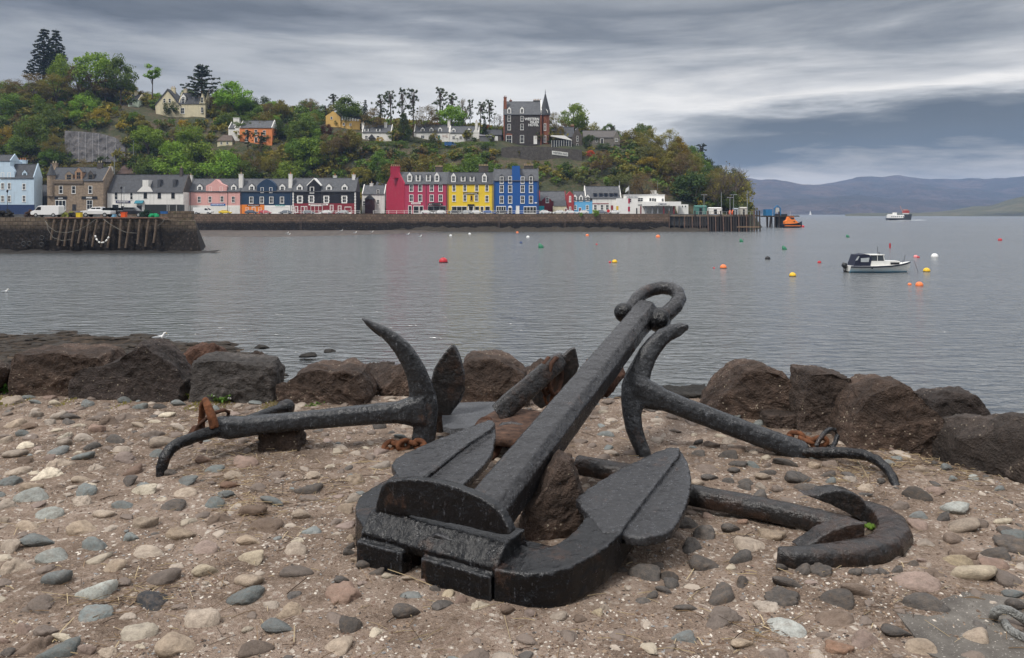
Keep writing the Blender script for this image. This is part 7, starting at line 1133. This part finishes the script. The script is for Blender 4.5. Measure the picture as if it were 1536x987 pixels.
def proto(kind, v):
    """unit trees about 10 m tall: (trunk mesh, crown vertices, crown faces)"""
    k = (kind, v)
    if k in PROTO: return PROTO[k]
    m = MB(); s = 17*v+{'broad': 1, 'bush': 2, 'tall': 3, 'twig': 4, 'pine': 5, 'spruce': 6, 'cedar': 7, 'cone': 8, 'bare': 9, 'lolly': 10}[kind]; rg = random.Random(s)
    if kind == 'broad': cl = clumps(40, 3.4, 3.6, 5.9, .9, 1.7, s); limbs(m, cl, 3.0, .28, s); q = leafcloud(cl, 105, .21, s)
    elif kind == 'bush': cl = clumps(28, 4.4, 3.9, 4.2, 1.2, 2.1, s, -.9); limbs(m, cl, 1.2, .22, s); q = leafcloud(cl, 110, .25, s)
    elif kind == 'tall': cl = clumps(40, 2.5, 4.2, 5.8, .5, 1.1, s); limbs(m, cl, 3.4, .2, s); q = leafcloud(cl, 70, .20, s)
    elif kind == 'lolly': cl = clumps(20, 1.35, 1.9, 8., .35, .7, s); limbs(m, cl, 6.4, .13, s); q = leafcloud(cl, 85, .15, s)
    elif kind == 'twig':
        cl = clumps(34, 3.3, 3.7, 5.7, .7, 1.3, s); limbs(m, cl, 2.5, .2, s, n=14); r = np.random.default_rng(s); a, f_ = leafcloud(cl, 60, .30, s); a = a.reshape(-1, 4, 3); c = a.mean(1, keepdims=True); ax_ = a[:,2]-a[:,0]; bx_ = a[:,3]-a[:,1]; a = np.stack([c[:,0]-ax_*.8, c[:,0]-bx_*.10, c[:,0]+ax_*.8, c[:,0]+bx_*.10], 1); q = (a.reshape(-1, 3), f_)
    elif kind == 'pine':
        cl = []; h0 = 3.9
        for i in range(44): z = h0+5.9*rg.random()**.85; a = rg.uniform(0, 6.28); rr = rg.uniform(.1, 1.0)**.6*2.5*math.sin(min(1, max(.12, (z-h0+.5)/6.6))*2.6)*rg.uniform(.7, 1.1); cl.append((math.cos(a)*rr+.25, math.sin(a)*rr, z, rg.uniform(.22,.52)))
        limbs(m, cl, 8.6, .17, s, n=26); q = leafcloud(cl, 34, .15, s, .75)
    elif kind == 'spruce':
        cl = []
        for i in range(17):
            z = 1.4+i*.5; rr = 2.7*(1-(z/10.2))**.9+.12
            for j in range(max(3, int(rr*4))): a = j*6.28/max(3, int(rr*4))+i*.7; e = rg.uniform(.65, 1.1)*rr; [cl.append((math.cos(a)*e*u_, math.sin(a)*e*u_, z-.32*e*u_*u_, .20+.10*u_)) for u_ in (.4, .75, 1.)]
        m.tube([(0,0,-.6),(0,0,9.9)], [.24,.02], 6); q = leafcloud(cl, 16, .17, s, .6)
    elif kind == 'cedar':
        cl = []
        for i in range(9):
            z = 3.2+i*.75; rr = (4.2-abs(i-3)*.45)*(1 if i < 6 else .65)
            for j in range(7): a = j*.9+i*1.3+rg.random(); e = rr*rg.uniform(.55, 1.1); [cl.append((math.cos(a)*e*u_, math.sin(a)*e*u_, z+.35*u_+rg.gauss(0,.08), .32+.25*u_)) for u_ in (.35, .7, 1.)]
        m.tube([(0,0,-.6),(0,0,9.6)], [.42,.06], 7); [m.tube([(0,0,c[2]-.5), c[:3]], [.1,.04], 4) for c in cl[2::3]]; q = leafcloud(cl, 20, .20, s, .35)
    elif kind == 'cone':
        cl = []
        for i in range(20): z = .5+i*.47; rr = 2.5*(1-(z/10.6)**1.5); [cl.append((math.cos(a)*rr*rg.uniform(.5,.95), math.sin(a)*rr*rg.uniform(.5,.95), z, .65)) for a in np.arange(0, 6.2, .9)+i]
        m.tube([(0,0,-.6),(0,0,9)], [.25,.03], 6); q = leafcloud(cl, 26, .17, s)
    elif kind == 'bare':
        m.tube([(0,0,-.6),(.1,0,1.5),(0,.1,2.8)], [.36,.28,.24], 7); [branch(m, Vector((0,.1,rg.uniform(1.8,2.8))), Vector((math.cos(a)*.75, math.sin(a)*.75, rg.uniform(.5,1))).normalized(), 2.7, .17, 4, rg) for a in np.arange(0, 6.2, 1.25)]; cl = clumps(16, 3.4, 3., 6., .5, 1., s); q = leafcloud(cl, 14, .13, s)
    PROTO[k] = (m, q); return PROTO[k]
TM = {}
def tree(kind, v, colr, x, y, z, h, wr, label=None, name='tree', group='trees on the wooded hill', bark=BARK, cat='tree', rz=None):
    k = (kind, v, colr, bark.name)
    if k not in TM: m, (a, f_) = proto(kind, v); TM[k] = (m.mesh('trunk', bark), npmesh('crown', a, f_, LM[colr]))
    e = empty(name, (x, y, z), label, cat, group, rng.uniform(0, 6.28) if rz is None else rz); s = h/10; e.scale = (s*wr, s*wr, s); link('trunk', TM[k][0], e); link('crown', TM[k][1], e); return e
WIDTH = {'broad': 7.3, 'bush': 9.8, 'tall': 5.3, 'lolly': 3.4, 'twig': 7.0, 'pine': 5.2, 'spruce': 5.4, 'cedar': 8.6, 'cone': 5.2, 'bare': 10.}
HGT = {'bush': 8.9, 'broad': 10.2, 'tall': 10.3, 'bare': 9.6, 'lolly': 10.2}
def ptree(kind, v, colr, px, yt, wpx, yb, label, name='tree', cat='tree', group=None, bark=BARK, dback=0):
    p = hill_hit(px, yb)
    if dback: D = p.y+dback; p = Vector((xq(px, D), D, hill_z(xq(px, D), D)))
    h = CZ-(yt-HY)*p.y/F-p.z; hs = h*10/HGT.get(kind, 10); return tree(kind, v, colr, p.x, p.y, p.z, hs, (wpx*p.y/F)/(WIDTH[kind]*hs/10), label, name, group, bark, cat)
for a in (('spruce',0,'ever',66,40,58,122,'taller left one of two dark spruces on the left skyline'),('spruce',1,'ever',84,42,52,122,'shorter right one of two dark spruces on the left skyline'),('broad',0,'bright',90,82,34,150,'round bright green tree just below the two spruces'),('broad',1,'bright',142,71,62,156,'tallest broad green tree of the left skyline'),('broad',2,'mid',181,80,44,158,'green tree at the right end of the left skyline clump'),('tall',0,'brown',158,100,38,158,'bare-stemmed brownish tree inside the left skyline clump'),
    ('twig',0,'brown',45,106,62,158,'brown twiggy tree below the spruces at left'),('twig',1,'olive',84,108,64,160,'olive twiggy tree in the middle of the left skyline clump'),('twig',2,'brown',118,96,54,156,'brown leafless tree between the bright green trees'),('twig',0,'olive',12,118,50,158,'olive tree at the left edge of the skyline'),('bush',0,'mid',20,140,60,175,'green shrub mass at the far left edge of the hill'),('lolly',0,'bright',229,93,27,160,'slender tree with bare stem and small green crown'),
    ('cedar',0,'ever',303,97,58,172,'wide dark cedar behind the cream villa'),('twig',1,'brown',312,130,26,174,'brown twiggy tree at the right corner of the cream villa'),('broad',3,'bright',350,119,54,178,'large rounded green tree right of the cream villa'),('bare',0,'grey',403,144,17,178,'small leafless tree alone on the skyline above the orange house'),('broad',0,'olive',421,150,28,182,'small loose olive tree on the skyline right of the orange house'),
    ('broad',2,'mid',523,142,46,190,'rounded green tree behind the yellow mansard house'),('pine',0,'ever',500,141,22,184,'dark pine behind the gable of the yellow mansard house'),('pine',1,'ever',489,158,22,184,'low dark pine left of the yellow mansard house'),('spruce',0,'ever',548,148,18,195,'narrow dark conifer right of the rounded green tree'),
    ('pine',2,'dark',571,141,30,205,'leftmost of the four tall pines behind the white cottage'),('pine',0,'dark',586,135,26,205,'second of the four tall pines behind the white cottage'),('pine',1,'dark',603,132,28,205,'third and tallest of the four tall pines behind the white cottage'),('pine',2,'dark',620,133,26,205,'rightmost of the four tall pines behind the white cottage'),('twig',2,'brown',560,160,40,205,'brown twiggy tree behind the white cottage'),('twig',0,'brown',638,155,44,206,'brown twiggy tree behind the three-dormer cottage'),
    ('cone',0,'dark',606,169,25,211,'dark cone-shaped evergreen between the white cottages'),('pine',1,'dark',660,131,32,200,'dense dark pine above the three-dormer cottage'),('pine',0,'dark',678,139,24,200,'dark pine right of the dense pine on the skyline'),('broad',1,'bright',676,153,46,204,'bright green tree behind the white cottages'),('twig',1,'grey',693,146,22,200,'grey leafless tree behind the bright green tree'),('pine',2,'dark',705,149,18,203,'dark pine left one of a pair left of the hotel'),('pine',0,'dark',721,152,24,203,'dark spreading pine right one of a pair left of the hotel'),('pine',1,'dark',734,149,24,205,'dark pine nearest the hotel'),('bare',1,'grey',746,164,22,207,'leafless grey tree touching the hotel wall'),('spruce',1,'ever',727,175,14,208,'small dark conifer beside the hotel outbuilding'),
    ('broad',3,'bright',861,153,43,208,'large rounded green tree behind the hotel annexe'),('twig',0,'olive',834,166,28,205,'olive tree between hotel tower and rounded tree'),('twig',2,'brown',846,185,30,212,'brown twiggy tree behind the conservatory'),('bare',0,'grey',944,189,26,220,'leafless tree at the right end of the bungalow'),('pine',1,'ever',919,188,14,214,'small dark pine behind the bungalow gable'),('bush',1,'dark',884,199,22,223,'dark evergreen bush before the bungalow'),('bush',2,'dark',906,213,26,226,'low dark bush below the bungalow'),
    ('twig',1,'olive',975,190,44,235,'broad olive tree on the skyline right of the bungalow'),('twig',2,'olive',1003,192,42,248,'olive tree at the shoulder of the headland'),('broad',0,'gold',1018,205,34,255,'yellow-green tree at the edge of the headland skyline'),('pine',2,'ever',1052,216,30,262,'dark windswept pine leaning out of the headland'),('bare',1,'grey',1096,237,66,322,'big leafless tree at the tip of the headland'),('bare',2,'grey',1078,248,50,318,'leafless tree left of the big one on the headland tip'),('twig',0,'olive',1072,255,44,316,'olive tree with bare boughs near the headland tip'),('broad',2,'mid',1092,282,34,322,'green tree low at the headland tip behind the lamp posts'),
    ('bush',0,'copper',490,185,22,202,'dark copper-leaved bush before the yellow mansard house'),('bush',1,'rose',885,224,16,236,'coral-flowering bush right of the hotel annexe'),('bush',2,'russet',669,198,14,212,'russet round bush in front of the white cottages'),('bush',0,'yellow',570,205,14,214,'yellow gorse bush before the white cottage'),('bush',1,'yellow',660,209,8,217,'small yellow bush on the terrace below the russet bush'),('bush',2,'yellow',276,178,18,192,'yellow gorse bush below the cream villa'),('tall',1,'sage',700,193,10,212,'slim sage-green shrub before the two-dormer cottage'),('bush',0,'dark',688,204,10,212,'small clipped dark bush beside the two-dormer cottage door'),('bush',1,'dark',711,205,10,213,'small clipped dark bush under the cottage end gable'),('bush',2,'sage',648,202,12,212,'grey-green shrub below the middle dormer cottage'),
    ('broad',1,'mid',446,204,42,252,'rounded green tree on the slope right of the orange house'),('bush',0,'bright',300,212,64,262,'large bright green tree mass above the pink house chimney'),('bush',1,'bright',262,205,56,258,'large green tree mass above the long white house'),('pine',0,'ever',372,195,20,236,'dark pine in front of the orange house'),('pine',2,'ever',392,198,22,238,'dark spreading pine in front of the orange house windows'),('broad',3,'mid',458,172,44,212,'dark green tree left of the copper bush'),('bush',2,'gold',2,186,40,225,'yellow-green bush at the left edge above the light blue house'),('bush',0,'mid',48,170,60,232,'dense green tree mass above the light blue house'),('twig',1,'brown',512,196,40,240,'brown twiggy tree below the yellow mansard house'),('broad',0,'olive',526,194,34,238,'tall olive tree below the yellow mansard house'),('bush',1,'gold',975,232,46,262,'golden olive tree dome in the middle of the headland'),('bush',2,'gold',1000,243,38,272,'golden olive tree dome right of the first on the headland'),('bush',1,'sage',935,255,44,292,'grey-green tree mass above the white terminal'),('twig',0,'brown',968,256,50,310,'brown leafless tree mass behind the terminal roof cabin'),('twig',2,'brown',1022,232,54,290,'brown twiggy wood at the right of the headland')): ptree(*a)
KN = {('broad','bright'): 'bright green tree', ('broad','mid'): 'mid-green tree', ('broad','olive'): 'olive tree', ('broad','dark'): 'dark green tree', ('broad','gold'): 'golden-green tree', ('broad','sage'): 'sage-green tree', ('twig','brown'): 'brown twiggy tree', ('twig','olive'): 'olive twiggy tree', ('bush','bright'): 'bright green bushy tree', ('bush','mid'): 'green bushy tree', ('bush','dark'): 'dark green bushy tree', ('bush','olive'): 'olive bushy tree', ('bush','gold'): 'golden bushy tree', ('bush','sage'): 'sage bushy tree', ('bush','brown'): 'brown bushy tree', ('tall','mid'): 'slim green tree', ('tall','olive'): 'slim olive tree', ('spruce','ever'): 'dark spruce', ('bare','grey'): 'leafless tree'}
LMK = [(-20,60,'above the light blue house'),(60,160,'above the stone turret house'),(160,280,'above the long white house'),(280,360,'above the pink house'),(360,438,'above the navy house'),(438,540,'above the black house'),(540,606,'above the quayside white cottage'),(606,671,'above the raspberry house'),(671,740,'above the yellow house'),(740,810,'above the royal blue house'),(810,861,'above the barn-red house'),(861,930,'above the sky-blue house'),(930,1000,'above the white terminal'),(1000,1060,'above the green sheds'),(1060,1140,'at the tip of the headland')]
def lmk(px, py):
    for a, b, n in LMK:
        if a <= px < b: return ('high ' if py < 215 else 'low ')+n
    return 'high at the left edge'
def clear(px, w, yt, yb, D, pad=0):
    for x0, x1, y0, y1, d in RECTS:
        if d > D-1 and px+w/2 > x0-pad and px-w/2 < x1+pad and yt < y1-2 and yb > y0: return False
    return True
lab = []; P0 = {'l': [('bush','mid',6),('bush','dark',2),('bush','olive',3),('twig','brown',2.5),('twig','olive',4),('broad','bright',4),('broad','mid',5),('broad','olive',3),('bush','bright',4),('tall','mid',1),('bush','gold',.4)], 'm': [('bush','dark',2),('bush','mid',4),('bush','olive',4),('twig','brown',2),('twig','olive',2),('bush','bright',1.5),('broad','mid',3)], 'r': [('bush','olive',4),('bush','dark',5),('twig','brown',3),('twig','olive',4),('bush','sage',4),('broad','mid',3),('bush','gold',.6),('bush','mid',4),('broad','olive',2)]}
spots = []; tries = 0
while tries < 16000 and len(spots) < 250:
    tries += 1; px = rng.uniform(-25, 1112); D = (313 if 803 < px < 1036 else 303)+(93 if 803 < px < 1036 else 103)*rng.random()**1.25; x = xq(px, D); z = hill_z(x, D); yb = HY-(z-CZ)*F/D
    if z < 5: continue
    if 95 < px < 190 and 188 < yb < 248: continue                # the netted rock face
    if 560 < px < 745 and 212 < yb < 262 and rng.random() < .85: continue   # open bracken bank
    h = rng.uniform(8.5, 15.) if yb > 225 else rng.uniform(5., 9.5); 
    if 540 < px < 830 and yb < 216: h = rng.uniform(2.5, 4.5)
    K = P0['l' if px < 545 else 'm' if px < 850 else 'r']; kd, cl_, _ = rng.choices(K, [q[2] for q in K])[0]; hs = h*10/HGT.get(kd, 10); w_ = WIDTH[kd]*hs/10*F/D*1.4; yt = HY-(z+h-CZ)*F/D
    if not clear(px, w_, yt-4, yb, D, 1): continue
    if px+w_*.35 > 100 and px-w_*.35 < 184 and yb > 200 and yt < 236: continue
    if any((px-a)**2+((yb-b)*1.4)**2 < (w_*.22)**2 for a, b in spots): continue
    spots.append((px, yb)); e = tree(kd, rng.randrange(4) if kd in ('broad', 'twig', 'bush') else rng.randrange(2), cl_, x, D, z, hs, rng.uniform(1., 1.3)); lab.append((e, KN[(kd, cl_)], lmk(px, yb), px))
uniq(lab)
# undergrowth, bracken and scrub over the whole hill (beyond counting)
vs = []; mi = []; names = ['olive','brown','mid','dark','sage','gold','russet']; un = [leafcloud(clumps(7, 1.4, .8, .7, .45, .8, 300+k, -.4), 16, .26, 300+k)[0] for k in range(6)]
cnt = 0; tries = 0
while cnt < 3800 and tries < 14000:
    tries += 1; px = rng.uniform(-40, 1125); D = (309 if 803 < px < 1036 else 299)+100*rng.random(); x = xq(px, D); z = hill_z(x, D)
    if z < 4: continue
    yb = HY-(z-CZ)*F/D; s = rng.uniform(.9, 2.6)
    if 98 < px < 186 and 196 < yb < 243: continue
    if not clear(px, 4.6*s*F/D, yb-2.3*s*F/D, yb, D): continue
    cnt += 1; q = un[rng.randrange(6)]*s; vs.append(q+np.array([x, D, z-.15])); k = rng.choices(range(7), [4.5,4 if 540 < px < 760 else .8,5,2,2.5,.5,.3 if 540 < px < 760 else .0])[0]; mi += [k]*(len(q)//4)
a = np.concatenate(vs); ug = link('undergrowth', npmesh('undergrowth', a, np.arange(len(a)).reshape(-1, 4), [LM[n] for n in names], mi)); tag(ug, 'scrub, bracken and brambles covering the hillside', 'undergrowth', kind='stuff')
# hedge along the terrace in front of the cottages
def hedge(px0, px1, y0, y1, label, colr):
    p0 = hill_hit((px0+px1)/2, y1); D = min(p0.y, min(r[4] for r in RECTS if r[0] < (px0+px1)/2 < r[1] and r[4] > 300 and r[3] < 230 and r[3] > 190)-2.5 if any(r[0] < (px0+px1)/2 < r[1] and r[4] > 300 and 190 < r[3] < 230 for r in RECTS) else p0.y); cl = []
    for px in np.arange(px0, px1, 1.6):
        for py in np.arange(y0+2, y1+4, 2.2): q = P(px, py, D); cl.append((q.x, q.y+rng.uniform(-.5,.5), q.z, .75))
    a, f_ = leafcloud(cl, 26, .16, int(px0)); c = P((px0+px1)/2, y1, D); o = link('hedge', npmesh('hedge', a-np.array(c), f_, LM[colr]), None, c); tag(o, label, 'hedge')
hedge(541, 612, 211, 218, 'clipped green hedge below the white cottage with two chimneys', 'mid'); hedge(613, 662, 209, 216.5, 'green hedge below the three-dormer cottage', 'dark'); hedge(664, 742, 212, 217.5, 'low hedge below the two-dormer cottage', 'mid')
# grey netted rock face, brown field patch, slope fence, climbing road
p = hill_hit(140, 241); D = p.y-1; v = []; n1_, n2_ = 40, 20
out = [(98,196),(120,197),(150,200),(172,206),(187,216)]
for j in range(n2_):
    for i in range(n1_):
        px = lerp(97, 188, i/(n1_-1)); yt = interp(px, out); py = lerp(243, yt, j/(n2_-1)); d = D+j*.45+1.1*fbm(Vector((px*.09, py*.13, 2)), 4); v.append(tuple(P(px, py, d)))
t = NT('netted rock'); n = t.noise(.35, 6, .7); st_ = t.noise(1., 4, .6, t.scale((1.4, 1.4, .12))); rk = t.fin(t.ramp(t.math('ADD', t.math('MULTIPLY', n, .5), t.math('MULTIPLY', st_, .5)), [(.36, (.045,.043,.044)), (.5, (.088,.083,.085)), (.64, (.15,.14,.138))]), .9, t.bump(n, 1., 1.))
o = link('rock_face', npmesh('rock_face', np.array(v), np.array([(j*n1_+i, j*n1_+i+1, (j+1)*n1_+i+1, (j+1)*n1_+i) for j in range(n2_-1) for i in range(n1_-1)]), rk, smooth=True)); tag(o, kind='structure')
e_ = empty('rockfall_netting', P(140, 240, D-.4), 'vertical cables of rockfall netting over the grey rock face', 'netting'); m = MB(); B_ = e_.location
for px in (118, 128, 139, 148, 160, 173): m.tube([P(px, 243, D-.6)-B_, P(px, interp(px, out)+1, D+7.6)-B_], .06, 4)
m.build('cable', pm('steel cable', (.25,.25,.26), .5), e_)
p = hill_hit(205, 262); m = MB(); pts = [hill_hit(a, b)+Vector((0,-.6,.35)) for a, b in ((176,262),(186,250),(200,242),(224,238),(222,262))]; m.prism(pts, (0,.4,-.6)); o = m.build('bracken_bank', pm('dead bracken', (.085,.055,.045), .95, .35, .5), None, sub=pts[0]); o.location = pts[0]; tag(o, 'bare brown bank of dead bracken above the long white house', 'bank')
pts = [hill_hit(a, b)+Vector((0,-.8,.9)) for a, b in ((178,241.5),(190,240.5),(205,238.5),(222,237))]; e_ = empty('handrail', pts[0], 'pale handrail on the path above the bracken bank', 'handrail'); m = MB(); m.tube([q-pts[0] for q in pts], .12, 5); m.build('rail', pm('pale rail', (.4,.4,.38), .7), e_); m = MB(); [m.tube([q-pts[0], q-pts[0]-Vector((0,0,1.2))], .07, 5) for q in pts]; m.build('post', pm('pale rail', (.4,.4,.38), .7), e_)
for px, y0, y1, lb in ((200,211,239,'tall pole on the path right of the rock face'),(171.5,233,262,'tall green pole left of the bracken bank')): p = hill_hit(px, y1); mast(px, y0, y1, p.y-1, lb, 'pole', .09)
# green bush on the quay edge
for px, w_, h, lb in ((893,14,12,'green bush growing on the quay edge below the white building'),(872,7,7,'small green bush on the quay edge below the sky-blue house')): k = 275/F; hs = h*k*10/8.9; tree('bush', 1, 'bright', xq(px,274.6), 274.6, CZ-(325-HY)*k, hs, w_*k/(11.2*hs/10), lb, 'bush', 'bushes on the quay edge', cat='bush')
